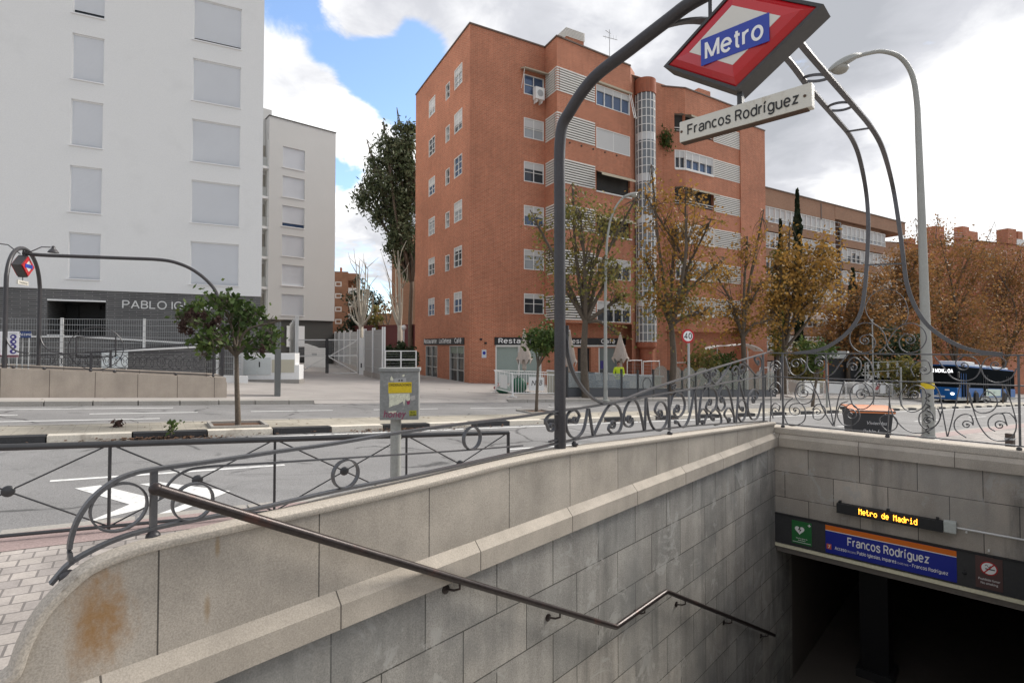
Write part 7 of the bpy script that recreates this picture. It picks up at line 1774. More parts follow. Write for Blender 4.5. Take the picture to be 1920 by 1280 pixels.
# evergreen shrubs
def shrub(lab, x0, x1, y0, y1, Y, n_, sz, mat, seed, name='shrub', dep=1.0, cat='shrub'):
    R = random.Random(seed); c = at((x0 + x1) / 2, y1, Y); g = V((c.x, c.y, gz(c.x, c.y))); t = thing(name, lab, cat, g); pts = []
    W = (x1 - x0) * Y / F / 2; top = at((x0 + x1) / 2, y0, Y).z; H = max(.4, top - g.z)
    for _ in range(n_):
        u, v_ = R.uniform(-1, 1), R.uniform(-1, 1); q = R.random() ** .6
        h = H * (1 - .25 * u * u) * (.88 + .12 * sin(u * 9 + seed)) * q
        pts.append(g + V((u * W + R.gauss(0, .08), v_ * dep, h)))
    leaves('foliage', pts, sz, mat, t, R)
    mb = MB()
    for k in range(5): mb.tube([g + V((R.uniform(-.6, .6) * W, 0, -.05)), g + V((R.uniform(-.8, .8) * W, R.uniform(-.3, .3), H * .7))], .03, 5)
    mb.build('stems', BARK, t); return t
shrub('dense green hedge in front of the dark red wall beside the brick block', 719, 781, 640, 668, 36, 1900, .17, LF_DARK, 1, 'hedge', .8, 'hedge')
shrub('rounded dark bush at the foot of the brown block behind the gate', 628, 650, 610, 640, 60, 700, .22, LF_DARK, 2)
shrub('loose green shrub behind the terrace screens under the speed limit sign', 1290, 1345, 640, 700, 34, 1100, .16, LF_OLIVE, 3)
shrub('dark green shrub below the entrance canopy behind the wire fence', 1325, 1385, 655, 705, 37.5, 1200, .17, LF_GREEN, 4)
shrub('dark ivy covered mass left of the black kiosk', 1480, 1535, 635, 700, 44, 1600, .2, LF_OLIVE, 5)
shrub('tall dark evergreen bushes behind the kiosk and the star screen', 1560, 1720, 600, 705, 52, 4200, .24, LF_DARK, 6, dep=1.5)
shrub('green hedge between the star screen and the blue bus', 1640, 1735, 665, 725, 47, 1700, .2, LF_OLIVE, 7)
# tall evergreen left of the brick block
Y = 47; b = V(((772 - CX) / F * Y, Y, gz((772 - CX) / F * Y, Y)))
tree('tall drooping evergreen rising behind the left edge of the brick block', b, .24, 8, [blob(x, y, r, Y, ry, R_.uniform(-1, 1)) for x, y, r, ry in ((755, 255, 22, 24), (725, 275, 24, 22), (700, 305, 18, 14), (750, 310, 30, 30), (715, 345, 26, 22), (690, 370, 22, 20), (745, 380, 32, 34), (765, 330, 22, 50), (720, 405, 22, 16), (755, 440, 26, 34), (765, 490, 18, 34), (738, 465, 14, 30), (752, 400, 24, 40), (768, 270, 16, 40))], 15000, .15, LF_EUC, 51, bark=BARK, name='evergreen_tree', clump=.34, tips=26, droop=.35, elong=2.6)
# pollarded bare trees
def bare(lab, x, ybase, fork_y, tips_, Y, seed, r0=.22, nsub=3):
    R = random.Random(seed); c = at(x, ybase, Y); g = V((c.x, c.y, min(c.z, gz(c.x, c.y)))); t = thing('bare_tree', lab, 'tree', g); mb = MB(); fk = at(x, fork_y, Y)
    mb.tube([g, fk], r0, 8, rs=[r0 * 1.2, r0])
    for (tx, ty) in tips_:
        e_ = at(tx, ty, Y + R.uniform(-1.5, 1.5)); m_ = fk.lerp(e_, .5) + V(((e_.x - fk.x) * .22, 0, -.2)); lb = crv([fk - V((0, 0, .3)), m_, e_], 5)
        mb.tube(lb, r0 * .5, 6, rs=[r0 * (.55 - .45 * i / len(lb)) for i in range(len(lb))])
        for k in range(nsub):
            s_ = lb[R.randrange(3, len(lb))]; q = s_ + V((R.gauss(0, .5), R.gauss(0, .4), R.uniform(.8, 2.2))); mb.tube([s_, s_.lerp(q, .5) + V((R.gauss(0, .1), 0, 0)), q], .03, 4, rs=[.04, .03, .012])
    mb.build('trunk', BARK_P, t, smooth='all'); return t
bare('pale pollarded bare tree in front of the dark cedar', 677, 640, 608, ((660, 535), (668, 500), (674, 488), (686, 492), (692, 530), (656, 575), (700, 560), (681, 520), (664, 555), (690, 505)), 52, 1)
bare('slim pale bare tree left of the brick block beside the globe lamp', 750, 680, 610, ((742, 505), (729, 520), (749, 490), (755, 540), (735, 560), (746, 470)), 44, 2, .2)
Y = 60; b = V(((690 - CX) / F * Y, Y, gz((690 - CX) / F * Y, Y)))
tree('dark cedar with level branches behind the pale bare tree', b, .3, 3, [blob(x, y, r, Y, ry, 1) for x, y, r, ry in ((672, 530, 10, 10), (668, 560, 16, 16), (690, 550, 14, 8), (700, 566, 18, 6), (680, 590, 20, 16), (712, 563, 10, 4), (664, 610, 16, 16), (697, 605, 16, 14))], 2600, .2, LF_CYP, 61, name='cedar_tree', clump=.4, tips=14)
leaves_t = tree('small yellowing tree in front of the cedar above the sheet fence', V(((702 - CX) / F * 54, 54, gz(-14, 54))), .1, 2, [blob(700, 590, 10, 54, 20), blob(708, 605, 12, 54, 14)], 500, .16, LF_OLIVE, 62, clump=.4, tips=10)
tree('far bare reddish tree at the end of the gap', V(((725 - CX) / F * 90, 90, gz(-21, 90))), .25, 4, [blob(722, 580, 18, 90, 12), blob(738, 575, 12, 90, 14), (at(712, 585, 90), .8, .8)], 240, .3, LF_BROWN, 63, clump=.5, tips=16)
# plant hanging on the wing balcony, weeds on the median
c = FQ(FQ.a(1246, 255), FQ.px(1246, 262)[1], .25); bp_ = thing('hanging_plant', 'bushy green plant hanging over the top balcony of the brick block', 'plant', c)
leaves('foliage', [c + V((R_.gauss(0, .28), R_.gauss(0, .2), R_.gauss(-.1, .42))) for _ in range(420)], .14, LF_GREEN, bp_, R_)
mb = MB(); mb.lathe(c + V((0, 0, -.1)), [(.12, 0), (.18, .3)], 10); mb.build('pot', RB2, bp_)
for (x, y, h, lab) in ((322, 815, .27, 'small green weed growing at the median kerb'), (222, 800, .14, 'tiny reddish weed growing at the median kerb')):
    b = ground(x, y, .0); t = thing('weed', lab, 'weed', b); R2_ = random.Random(x)
    leaves('leaves', [b + V((R2_.gauss(0, .06), R2_.gauss(0, .06), R2_.uniform(.02, h))) for _ in range(60)], .055, LF_GREEN if h > .2 else SEED, t, R2_)
    mb = MB(); [mb.tube([b, b + V((R2_.gauss(0, .05), R2_.gauss(0, .05), h * R2_.uniform(.7, 1)))], .005, 4) for _ in range(5)]; mb.build('stem', BARK, t)
for (x, y) in ((446, 797), (1006, 772)):
    b = ground(x, y); c = S(b.dot(D), b.dot(NS)); d_, n_ = b.dot(D), b.dot(NS)
    mb = MB()
    for (a0, a1, c0, c1) in ((-.55, .55, -.42, -.36), (-.55, .55, .36, .42), (-.55, -.49, -.36, .36), (.49, .55, -.36, .36)):
        P = [S(d_ + a0, n_ + c0, -.01), S(d_ + a1, n_ + c0, -.01), S(d_ + a1, n_ + c1, -.01), S(d_ + a0, n_ + c1, -.01)]
        mb.mesh(P + [p + V((0, 0, .06)) for p in P], [(4, 5, 6, 7), (0, 1, 5, 4), (1, 2, 6, 5), (2, 3, 7, 6), (3, 0, 4, 7)])
    o = mb.build('tree_pit_edging', KERBG); o['kind'] = 'structure'
    o = sheet('tree_pit', [S(d_ - .49, n_ - .36), S(d_ + .49, n_ - .36), S(d_ + .49, n_ + .36), S(d_ - .49, n_ + .36)], DIRT, .003)
# ------------------------------------------------------------------ street lamps and signs
def lamp(label, base, pts, head, r0, r1, Yl, foot=True, dirx=-1):
    t = thing('street_lamp', label, 'street lamp', base); mb = MB()
    path = [V(base) - V((0, 0, .05)), V(base) + V((0, 0, 1.2))] + [at(x, y, Yl) for x, y in pts]; P = [path[0], path[1]] + crv(path[2:], 6)
    L = [0]
    for i in range(1, len(P)): L.append(L[-1] + (P[i] - P[i - 1]).length)
    mb.tube(P, r0, 14, rs=[r0 + (r1 - r0) * (l / L[-1]) ** .8 for l in L]); mb.build('pole', POLE, t, smooth=True)
    if foot:
        mb = MB(); mb.lathe(V(base), [(r0 * 1.9, 0), (r0 * 1.9, .03), (r0 * 1.12, .05), (r0 * 1.12, .12)], 16); mb.build('base_plate', POLE, t, smooth=True)
        mb = MB(); mb.box(V(base) + V((0, -r0 * .93, .75)), (.14, .08, .45)); mb.build('access_door', POLE, t)
    A, B = at(*head[0], Yl), at(*head[1], Yl); ax = (B - A); ln = ax.length; ax.normalize(); up = V((0, 1, 0)).cross(ax); 
    if up.z < 0: up = -up
    sd = ax.cross(up); mb = MB(); n_ = 10; vs = []
    for i in range(n_ + 1):
        q = i / n_; wd = ln * .20 * (sin(pi * min(1, .08 + q * .92)) ** .6 * .75 + .25 * (1 if q > .15 else .5)) * (1 if q < .97 else .6); hh_ = ln * .16 * (sin(pi * (.1 + .85 * q)) ** .7)
        for j in range(12):
            a = 2 * pi * j / 12; vv = hh_ * (1.0 if sin(a) > 0 else .35) * sin(a); vs.append(A + ax * (ln * q) + sd * (wd * cos(a)) + up * vv)
    fs = [(i * 12 + j, i * 12 + (j + 1) % 12, (i + 1) * 12 + (j + 1) % 12, (i + 1) * 12 + j) for i in range(n_) for j in range(12)] + [tuple(range(12))[::-1], tuple(n_ * 12 + j for j in range(12))]
    mb.mesh(vs, fs); mb.build('lamp_head', POLE, t, smooth=True, fixn=True)
    mb = MB(); c = A + ax * ln * .68 - up * ln * .07; mb.ball(c, ln * .20, 1.25, .85, .8, 14, 8); mb.build('lamp_bowl', glass('lamp_bowl_glass', (.30, .29, .25), .15, .1), t, smooth=True)
    return t
b = ground(1741, 823, 0); Yl = b.y
lamp('tall grey street lamp on the near pavement behind the right hand railing', b, [(1736, 640), (1729, 430), (1722, 250), (1719, 190), (1710, 140), (1688, 108), (1655, 97), (1625, 101), (1606, 107)], [(1613, 104), (1553, 134)], .165, .055, Yl)
mb = MB()
gr_ = thing('pole_graffiti', 'black and green scrawled graffiti with a scrap of yellow tape on the tall lamp pole', 'graffiti', at(1730, 760, Yl - .2))
rg2 = random.Random(8); pts = []
for k in range(4):
    y0 = 735 + k * 20; mb.bar(crv([V((at(x, y, Yl).x, Yl - .158 + .0 , at(x, y, Yl).z)) for x, y in ((1729 + rg2.uniform(-3, 1), y0), (1734 + rg2.uniform(-2, 3), y0 + 5), (1728, y0 + 10), (1735, y0 + 16))], 4), .03, .012, V((0, 1, 0)))
mb.build('scrawl', LETK, gr_)
mb = MB(); c = at(1738, 722, Yl); mb.lathe((b.x, b.y, c.z - .1), [(.162, 0), (.164, .01), (.164, .16), (.160, .17)], 18); mb.build('tape', YEL, gr_)
b = pt(1135, 17.6); lamp('slim grey street lamp standing among the trees before the restaurant', b, [(1135, 560), (1137, 470), (1142, 425), (1151, 395), (1163, 376), (1172, 369)], [(1169, 370), (1196, 362)], .10, .04, b.y)
# speed limit sign
b = pt(1291, 13.0); sp_ = thing('speed_limit_sign', 'round speed limit sign reading 40 on a grey post on the median', 'sign', b); Y = b.y
mb = MB(); zt_ = at(1290, 640, Y).z; mb.tube([b - V((0, 0, .05)), V((b.x, b.y, zt_))], .045, 10); mb.build('post', GALV, sp_, smooth=True)
c = at(1290, 630, Y - .06); fr = Fr((c.x, c.y, 0), (1, .2)); fr.N = V((fr.X.y, -fr.X.x, 0)); r = .275
mb = MB(); mb.lathe(fr(0, c.z, 0), [(r, -.012), (r, .0)], 32, fr.N); mb.build('red_disc', REDE, sp_)
mb = MB(); mb.lathe(fr(0, c.z, 0), [(r * .72, .0), (r * .72, .003)], 32, fr.N); mb.build('white_disc', LETW, sp_)
text('40', fr, 0, c.z - .1, .004, .29, LETK, sp_, bold=.01, sx=.95)
mb = MB(); mb.fbox(fr, -.2, .2, c.z - .02, c.z + .02, -.05, -.012); mb.build('clamp', GALV, sp_)
# thin poles on the median with a box sign
b = pt(1549, 13.4); bx = thing('box_sign', 'grey box sign on a thin pole, seen through the railing scrolls', 'sign', b); Y = b.y
mb = MB(); mb.tube([b, V((b.x, b.y, at(1549, 652, Y).z))], .05, 8); mb.build('pole', STEELG, bx)
q0, q1 = at(1533, 672, Y - .1), at(1593, 658, Y - .1); mb = MB(); mb.obox((q0.x, q0.y, q0.z), (q1.x - q0.x, .3, 0), (-.05, .12, 0), (0, 0, q1.z - q0.z)); mb.build('box', STEELG, bx)
for (x, y) in ((1557, 667), (1572, 667), (1590, 660)):
    mb = MB(); c = at(x, y, Y - .12); mb.ball(c, .06, 1.2, .5, .8, 8, 5); mb.build('reflector', WHITE, bx)
for (px, yt, lab) in ((1636, 600, 'thin bare pole on the median in the middle of the portal railing'), (1688, 690, 'short thin post on the median left of the tall lamp'), (1812, 720, 'short brown post on the median in front of the bus doors'), (1878, 722, 'short dark post on the median in front of the bus rear wheel')):
    b = pt(px, 13.3); t = thing('post', lab, 'post', b); mb = MB(); mb.tube([b, V((b.x, b.y, at(px, yt, b.y).z))], .05 if yt > 620 else .035, 8); mb.build('shaft', BARK if px > 1800 else STEELG, t)
    mb = MB(); mb.ball(V((b.x, b.y, at(px, yt, b.y).z)), .06, n=8, m2=5); mb.build('cap', STEELG, t)
# ------------------------------------------------------------------ litter container and bollard
b = V(((1623 - CX) / F * 12.8, 12.8, 0)); b.z = gz(b.x, b.y); bn = thing('waste_container', 'black waste container with an orange lid and white chalk writing beside the railing', 'bin', b)
fr = Fr((b.x, b.y, 0), (.96, -.28)); fr.N = V((fr.X.y, -fr.X.x, 0)); zt_ = at(1623, 768, 12.6).z; g = b.z; H = zt_ - g
def taper(mb, fr, z0, z1, w0, w1, d0, d1):
    P = [fr(-w0, z0, -d0), fr(w0, z0, -d0), fr(w0, z0, d0), fr(-w0, z0, d0), fr(-w1, z1, -d1), fr(w1, z1, -d1), fr(w1, z1, d1), fr(-w1, z1, d1)]
    mb.mesh(P, [(0, 1, 2, 3), (7, 6, 5, 4), (0, 4, 5, 1), (1, 5, 6, 2), (2, 6, 7, 3), (3, 7, 4, 0)])
BINB = basic('bin_black_plastic', (.03, .032, .036), .5, 0, .15, 4)
mb = MB(); taper(mb, fr, g + .1, zt_ - .06, .36, .43, .30, .36); mb.build('body', BINB, bn, bevel=.03)
mb = MB(); taper(mb, fr, zt_ - .07, zt_ - .0, .46, .47, .39, .40); mb.build('rim', BINB, bn, bevel=.02)
mb = MB(); n_ = 8; vs = []
for i in range(n_ + 1):
    q = -1 + 2 * i / n_; vs += [fr(-.46, zt_ + .012 + .06 * (1 - q * q) * 1.0 - .04 * q, .40 * q), fr(.46, zt_ + .012 + .06 * (1 - q * q) - .04 * q, .40 * q)]
fs = [(2 * i, 2 * i + 1, 2 * i + 3, 2 * i + 2) for i in range(n_)]; k = len(vs); vs += [v_ - V((0, 0, .03)) for v_ in vs[:]]; fs += [tuple(x + k for x in f)[::-1] for f in fs[:n_]]
fs += [(0, 2 * n_, 2 * n_ + k, k)] if False else []
for i in range(n_): fs += [(2 * i, 2 * i + 2, 2 * i + 2 + k, 2 * i + k), (2 * i + 1, 2 * i + 1 + k, 2 * i + 3 + k, 2 * i + 3)]
fs += [(0, k, k + 1, 1), (2 * n_, 2 * n_ + 1, 2 * n_ + 1 + k, 2 * n_ + k)]
mb.mesh(vs, fs); mb.build('lid', basic('orange_lid', (.62, .20, .07), .5, 0, .12, 3), bn, smooth=True, fixn=True)
for sx in (-1, 1):
    for sy in (-1, 1):
        mb = MB(); mb.lathe(fr(sx * .3 - .025, g + .075, sy * .24), [(.075, 0), (.075, .05)], 14, fr.X); mb.build('wheel', LETK, bn)
CHK = basic('chalk', (.5, .5, .5), .9)
text('Viviendas', fr, .06, g + H * .68, .425, .11, CHK, bn, name='chalk_writing', shear=.25); text('Pablo I.', fr, -.04, g + H * .48, .405, .12, CHK, bn, name='chalk_writing', shear=.25)
b = V(((1890 - CX) / F * 12, 12, 0)); b.z = gz(b.x, b.y); bo = thing('bollard', 'short square brown bollard on the near pavement at the right edge', 'bollard', b)
zt_ = at(1890, 812, 12).z; mb = MB(); mb.box((b.x, b.y, (b.z + zt_) / 2), (.14, .14, zt_ - b.z), .5); mb.build('post', basic('brown_bollard', (.07, .05, .04), .7, 0, .3, 8), bo, bevel=.012)
mb = MB(); mb.box((b.x, b.y, zt_ - .12), (.15, .15, .04), .5); mb.build('band', GALV, bo)
# ------------------------------------------------------------------ barriers
PANELW = basic('sheet_white', (.68, .68, .66), .7, 0, .05)
def barrier(label, A, B, panel=None, h=1.05, group='white crowd barriers'):
    A = V(A); B = V(B); t = thing('crowd_barrier', label, 'barrier', A, group); ga, gb_ = gz(A.x, A.y), gz(B.x, B.y)
    fr = Fr((A.x, A.y, 0), B - A); fr.N = V((fr.X.y, -fr.X.x, 0)); L = V((B.x - A.x, B.y - A.y, 0)).length - .05
    P = lambda a, z: fr(a, ga + (gb_ - ga) * a / L + z)
    mb = MB(); mb.tube(crv([P(0, .02), P(0, h - .1), P(.08, h), P(L - .08, h), P(L, h - .1), P(L, .02)], 3), .022, 7); mb.tube([P(0, .2), P(L, .2)], .018, 6); mb.build('frame', WHITE, t, smooth=True)
    mb = MB(); mb.tube([P(0, .21), P(L, .21)], .012, 5); n_ = max(4, int(L / .14))
    for i in range(1, n_): mb.tube([P(L * i / n_, .2), P(L * i / n_, h)], .009, 5)
    mb.build('bars', WHITE, t)
    for a in (.02, L - .02):
        mb = MB(); mb.bar([P(a, .02) + fr.N * -.25, P(a, .06), P(a, .02) + fr.N * .25], .04, .02, V((0, 0, 1))); mb.build('foot', WHITE, t)
    if panel:
        p0, p1 = L * panel[0], L * panel[1]; mb = MB(); vs = [P(p0, .32) + fr.N * .03, P(p1, .32) + fr.N * .03, P(p1, h - .12) + fr.N * .03, P(p0, h - .12) + fr.N * .03]
        mb.mesh(vs + [v_ - fr.N * .012 for v_ in vs], [(0, 1, 2, 3), (7, 6, 5, 4), (0, 4, 5, 1), (1, 5, 6, 2), (2, 6, 7, 3), (3, 7, 4, 0)]); pn = mb.build('sheet', PANELW, t)
        if len(panel) > 2:
            xx = (p0 + p1) / 2; text(panel[2], fr, xx, ga + .48, .032, .34, LETK, pn, name='graffiti', shear=.2)
    return t
gp_ = lambda x, y: ground(x, y, 0)
barrier('white crowd barrier with a scrawled sheet in front of the pale restaurant shutter', gp_(962, 745), gp_(1042, 745), (.36, .72, 'NEB'))
barrier('white crowd barrier running back to the brick corner at the left of the enclosure', gp_(929, 736), gp_(961, 744.5), (.35, .75))
barrier('white crowd barrier at the rear of the enclosure before the shutter', gp_(932, 733), gp_(1040, 735))
bs = [(1476, 1500, 741, 746.5, (.2, .9)), (1502, 1545, 746, 745, (.15, .8)), (1547, 1586, 744.5, 746.5, (.2, .85)), (1587, 1638, 745, 744.5, (.22, .42)), (1640, 1673, 744, 745, (.3, .62)), (1674, 1704, 744.5, 744, (.6, .98))]
labs = ['angled white crowd barrier just right of the railing corner', 'white crowd barrier covered by a sheet behind the leaning median tree', 'white crowd barrier with printed sheets left of the white car', 'white crowd barrier in front of the bonnet of the white car', 'white crowd barrier before the doors of the white car', 'white crowd barrier next to the dark boxes beside the bus']
for (x0, x1, y0, y1, pn), l in zip(bs, labs): barrier(l, gp_(x0, y0), gp_(x1, y1), pn, 1.15)
# green sacks inside the enclosure
SACK = basic('green_sack', (.02, .10, .055), .5, 0, .3, 6, .1, 30); SACKR = basic('red_sack', (.25, .03, .03), .5, 0, .2, 6)
for (x, y, m_, w_, h_, lab) in ((944, 737, SACK, .34, .42, 'green sack lying inside the barrier enclosure'), (972, 737, SACK, .42, .8, 'tall green bag standing inside the barrier enclosure'), (935, 732, SACKR, .25, .3, 'small red bag lying behind the barrier at the shutter')):
    b = gp_(x, y); t = thing('sack', lab, 'sack', b); R2_ = random.Random(x); mb = MB(); mb.ball(b + V((0, 0, h_ * .45)), 1, w_, w_ * .8, h_ * .52, 12, 8)
    mb.v = [v_ + V((R2_.gauss(0, .02), R2_.gauss(0, .02), R2_.gauss(0, .02))) for v_ in mb.v]; mb.build('bag', m_, t, smooth='all')
    mb = MB(); mb.lathe(b + V((0, 0, h_ * .9)), [(.06, 0), (.03, .06), (.08, .14)], 8); mb.build('neck', m_, t)
# ------------------------------------------------------------------ terrace of the restaurant
TN = 19.3
tA = pt(1063, TN); tB = pt(1452, TN); TFm = Fr((tA.x, tA.y, 0), D); TFm.N = V((D.y, -D.x, 0)); LT_ = (tB - tA).length
tz = lambda a: gz(*TFm(a, 0).xy)
ts = thing('terrace_screen', 'dark framed glass terrace screen with arched frosted panes along the far pavement', 'screen', tA)
SCRD = basic('dark_screen_base', (.075, .08, .088), .5, .1, .1, 2)
def frost(name, c):
    t = NT(name); t.col(c); t.set(.25, 0, .5); tp = t.n('ShaderNodeBsdfTransparent'); mx_ = t.n('ShaderNodeMixShader'); mx_.inputs[0].default_value = .45
    t.l(tp.outputs[0], mx_.inputs[1]); t.l(t.p.outputs[0], mx_.inputs[2]); t.l(mx_.outputs[0], t.out.inputs[0]); return t.m
FRO = frost('frosted_pane', (.24, .26, .23)); CLR = frost('clear_pane', (.30, .34, .36))
npan = 15; pw_ = LT_ / npan
for i in range(npan + 1):
    a = i * pw_; mb = MB(); mb.fbox(TFm, a - .045, a + .045, tz(a) - .05, tz(a) + (1.45 if i < 5 else 1.5), -.045, .045); mb.build('post', DARKG, ts)
for i in range(npan):
    a0, a1 = i * pw_ + .046, (i + 1) * pw_ - .046; z0, z1 = tz(a0), tz(a1); hb = .42
    mb = MB(); mb.prism(TFm, [(a0, z0 + .02), (a1, z1 + .02), (a1, z1 + hb), (a0, z0 + hb)], -.03, .03); mb.build('base_panel', SCRD, ts, fixn=True)
    m = (a0 + a1) / 2; zt_ = (z0 + z1) / 2 + 1.30; r = (a1 - a0) / 2
    if i < 5: pl_ = [(a0, z0 + hb + .01), (a1, z1 + hb + .01), (a1, zt_ - .1), (a0, zt_ - .1)]
    else: pl_ = [(a0, z0 + hb + .01), (a1, z1 + hb + .01)] + [(m + r * cos(pi * k / 12), zt_ + .42 * sin(pi * k / 12)) for k in range(13)]
    mb = MB(); mb.prism(TFm, pl_, -.006, .006); mb.build('pane', FRO if i >= 5 else CLR, ts, fixn=True)
    mb = MB(); mb.bar([TFm(a0, z0 + hb + .02, .0), TFm(a1, z1 + hb + .02, .0)], .05, .05, V((0, 0, 1))); mb.build('rail', DARKG, ts)
    if i in (4, 7, 9):
        mb = MB(); mb.tube(crv([TFm(m - .3, z0 + .43, .1), TFm(m - .3, z0 + .8, .1), TFm(m, z0 + 1.02, .1), TFm(m + .3, z0 + .8, .1), TFm(m + .3, z0 + .43, .1)], 5), .02, 6); mb.build('iron_hoop', DARKG, ts)
wr2 = thing('counter_wall', 'low cream wall and white rail inside the restaurant terrace', 'wall', TFm(3, tz(3), -1.4))
mb = MB(); mb.prism(TFm, [(.3, tz(.3)), (9, tz(9)), (9, tz(9) + 1.05), (.3, tz(.3) + 1.15)], -1.9, -1.8); mb.build('wall', basic('cream_panel', (.50, .47, .38), .7, 0, .15, 1), wr2, fixn=True)
mb = MB(); mb.bar([TFm(.2, tz(.2) + 1.2, -1.75), TFm(9.1, tz(9.1) + 1.1, -1.75)], .1, .08, V((0, 0, 1))); mb.build('rail', WHITE, wr2)
for i, (x, lab) in enumerate(((1118, 'stack of black terrace chairs behind the screen beside the slim lamp'), (1142, 'middle stack of black terrace chairs behind the screen'), (1168, 'stack of black terrace chairs in front of the person in yellow'))):
    b = pt(x, TN + .7); t = thing('stacked_chairs', lab, 'chairs', b, 'stacks of terrace chairs'); fr = Fr((b.x, b.y, 0), D); fr.N = V((D.y, -D.x, 0)); g = b.z; hh_ = (1.2, 1.35, 1.3)[i]
    for k in range(4):
        mb = MB(); z = g + .45 + k * .1; mb.fbox(fr, -.27, .27, z, z + .05, -.28, .24); mb.build('seat', BLACK, t, bevel=.01)
        mb = MB(); mb.prism(Fr(fr(-.26, 0, 0), fr.N), [(-.24 - k * .02, z), (-.20 - k * .02, z), (-.30 - k * .03, g + hh_ - .3 + k * .1), (-.34 - k * .03, g + hh_ - .3 + k * .1)], .0, -.52); mb.build('backrest', BLACK, t, fixn=True)
    for sx in (-1, 1):
        for sy in (-1, 1):
            mb = MB(); mb.tube([fr(sx * .25, g, sy * .24), fr(sx * .24, g + .5, sy * .22)], .016, 6); mb.build('leg', BLACK, t)
CANV = basic('beige_canvas', (.45, .385, .335), .9, 0, .1, 2, .06, 30)
def parasol(label, x, n, ytop, ybot, wpx):
    b = pt(x, n); Y = b.y; t = thing('closed_parasol', label, 'parasol', b, 'closed beige parasols'); z1, z0 = at(x, ytop, Y).z, at(x, ybot, Y).z; rm = wpx * Y / F * .5; H = z1 - z0
    mb = MB(); n_ = 24; m_ = 12; vs = []
    for j in range(m_ + 1):
        q = j / m_; r = .05 + (rm - .05) * q ** 1.15
        for i in range(n_):
            a = 2 * pi * i / n_; f_ = 1 + (.22 * q) * cos(8 * a + .6 * q * j) ; drop = (.12 * H * cos(8 * a + 1) if j == m_ else 0)
            vs.append(V((b.x + r * f_ * cos(a), b.y + r * f_ * sin(a), z1 - q * H + drop)))
    mb.mesh(vs, [(j * n_ + i, (j + 1) * n_ + i, (j + 1) * n_ + (i + 1) % n_, j * n_ + (i + 1) % n_) for j in range(m_) for i in range(n_)] + [tuple(range(n_))]); mb.build('canopy', CANV, t, smooth='all', fixn=True)
    mb = MB(); mb.tube([b, V((b.x, b.y, z1 + .06))], .025, 8); mb.build('pole', GALV, t)
    mb = MB(); zz = z0 - .15; mb.lathe((b.x, b.y, z0 - .45), [(.05, 0), (.12, .1), (.09, .3), (.14, .5)], 10); mb.build('folded_skirt', CANV, t)
    mb = MB(); mb.lathe(b, [(.3, 0), (.3, .06), (.05, .1)], 16); mb.build('foot', BLACK, t)
    mb = MB(); mb.ball((b.x, b.y, z1 + .06), .04, n=8, m2=5); mb.build('finial', WHITE, t)
parasol('closed beige parasol standing in the barrier enclosure before the pale shutter', 983, 21.5, 620, 677, 28)
parasol('closed beige parasol half hidden behind the arch leg', 1068, 20.8, 622, 682, 26)
parasol('closed beige parasol above the person in the yellow jacket', 1163, 20.6, 626, 675, 30)
# person in a high visibility jacket
b = pt(1160, 20.2); pz = b.z
HI = basic('high_visibility_yellow', (.62, .78, .03), .6, 0, .05, 3); TROU = basic('navy_trousers', (.03, .035, .05), .8); SKIN = basic('skin', (.42, .24, .16), .55, 0, .06); HAIR = basic('dark_hair', (.03, .022, .018), .6)
def skin(name, nodes, edges, mats, matf, parent, root=0, sub=2):
    me = bpy.data.meshes.new(name); me.from_pydata([n_[0] for n_ in nodes], edges, []); o = bpy.data.objects.new(name, me); COL.objects.link(o)
    sk = o.modifiers.new('s', 'SKIN'); ss = o.modifiers.new('u', 'SUBSURF'); ss.levels = ss.render_levels = sub
    for i, n_ in enumerate(nodes): me.skin_vertices[0].data[i].radius = n_[1]; me.skin_vertices[0].data[i].use_root = (i == root)
    dg = bpy.context.evaluated_depsgraph_get(); dg.update(); m2 = bpy.data.meshes.new_from_object(o.evaluated_get(dg)); bpy.data.objects.remove(o)
    m2.materials.clear(); [m2.materials.append(m_) for m_ in mats]
    for p in m2.polygons: p.use_smooth = True; p.material_index = matf(p.center)
    o = bpy.data.objects.new(name, m2); COL.objects.link(o); adopt(o, parent); return o
pe = thing('person', 'person in a bright yellow high visibility jacket standing behind the terrace screen', 'person', b)
fx, fy = b.x, b.y
Nn = [((fx, fy, pz + .98), (.15, .11)), ((fx, fy, pz + 1.18), (.16, .11)), ((fx, fy, pz + 1.42), (.19, .12)), ((fx, fy, pz + 1.55), (.07, .07)), ((fx, fy - .02, pz + 1.63), (.06, .065)),
      ((fx - .21, fy, pz + 1.46), (.075, .075)), ((fx - .27, fy, pz + 1.16), (.06, .06)), ((fx - .18, fy - .2, pz + 1.02), (.045, .045)), ((fx - .12, fy - .27, pz + 1.02), (.035, .025)),
      ((fx + .21, fy, pz + 1.46), (.075, .075)), ((fx + .27, fy, pz + 1.16), (.06, .06)), ((fx + .18, fy - .2, pz + 1.02), (.045, .045)), ((fx + .12, fy - .27, pz + 1.02), (.035, .025)),
      ((fx - .1, fy, pz + .88), (.1, .1)), ((fx - .11, fy - .01, pz + .48), (.07, .07)), ((fx - .11, fy + .02, pz + .08), (.05, .05)), ((fx - .12, fy - .14, pz + .04), (.045, .035)),
      ((fx + .1, fy, pz + .88), (.1, .1)), ((fx + .11, fy - .01, pz + .48), (.07, .07)), ((fx + .11, fy + .02, pz + .08), (.05, .05)), ((fx + .12, fy - .14, pz + .04), (.045, .035)),
      ((fx, fy - .02, pz + 1.72), (.078, .092)), ((fx, fy - .02, pz + 1.80), (.06, .07))]
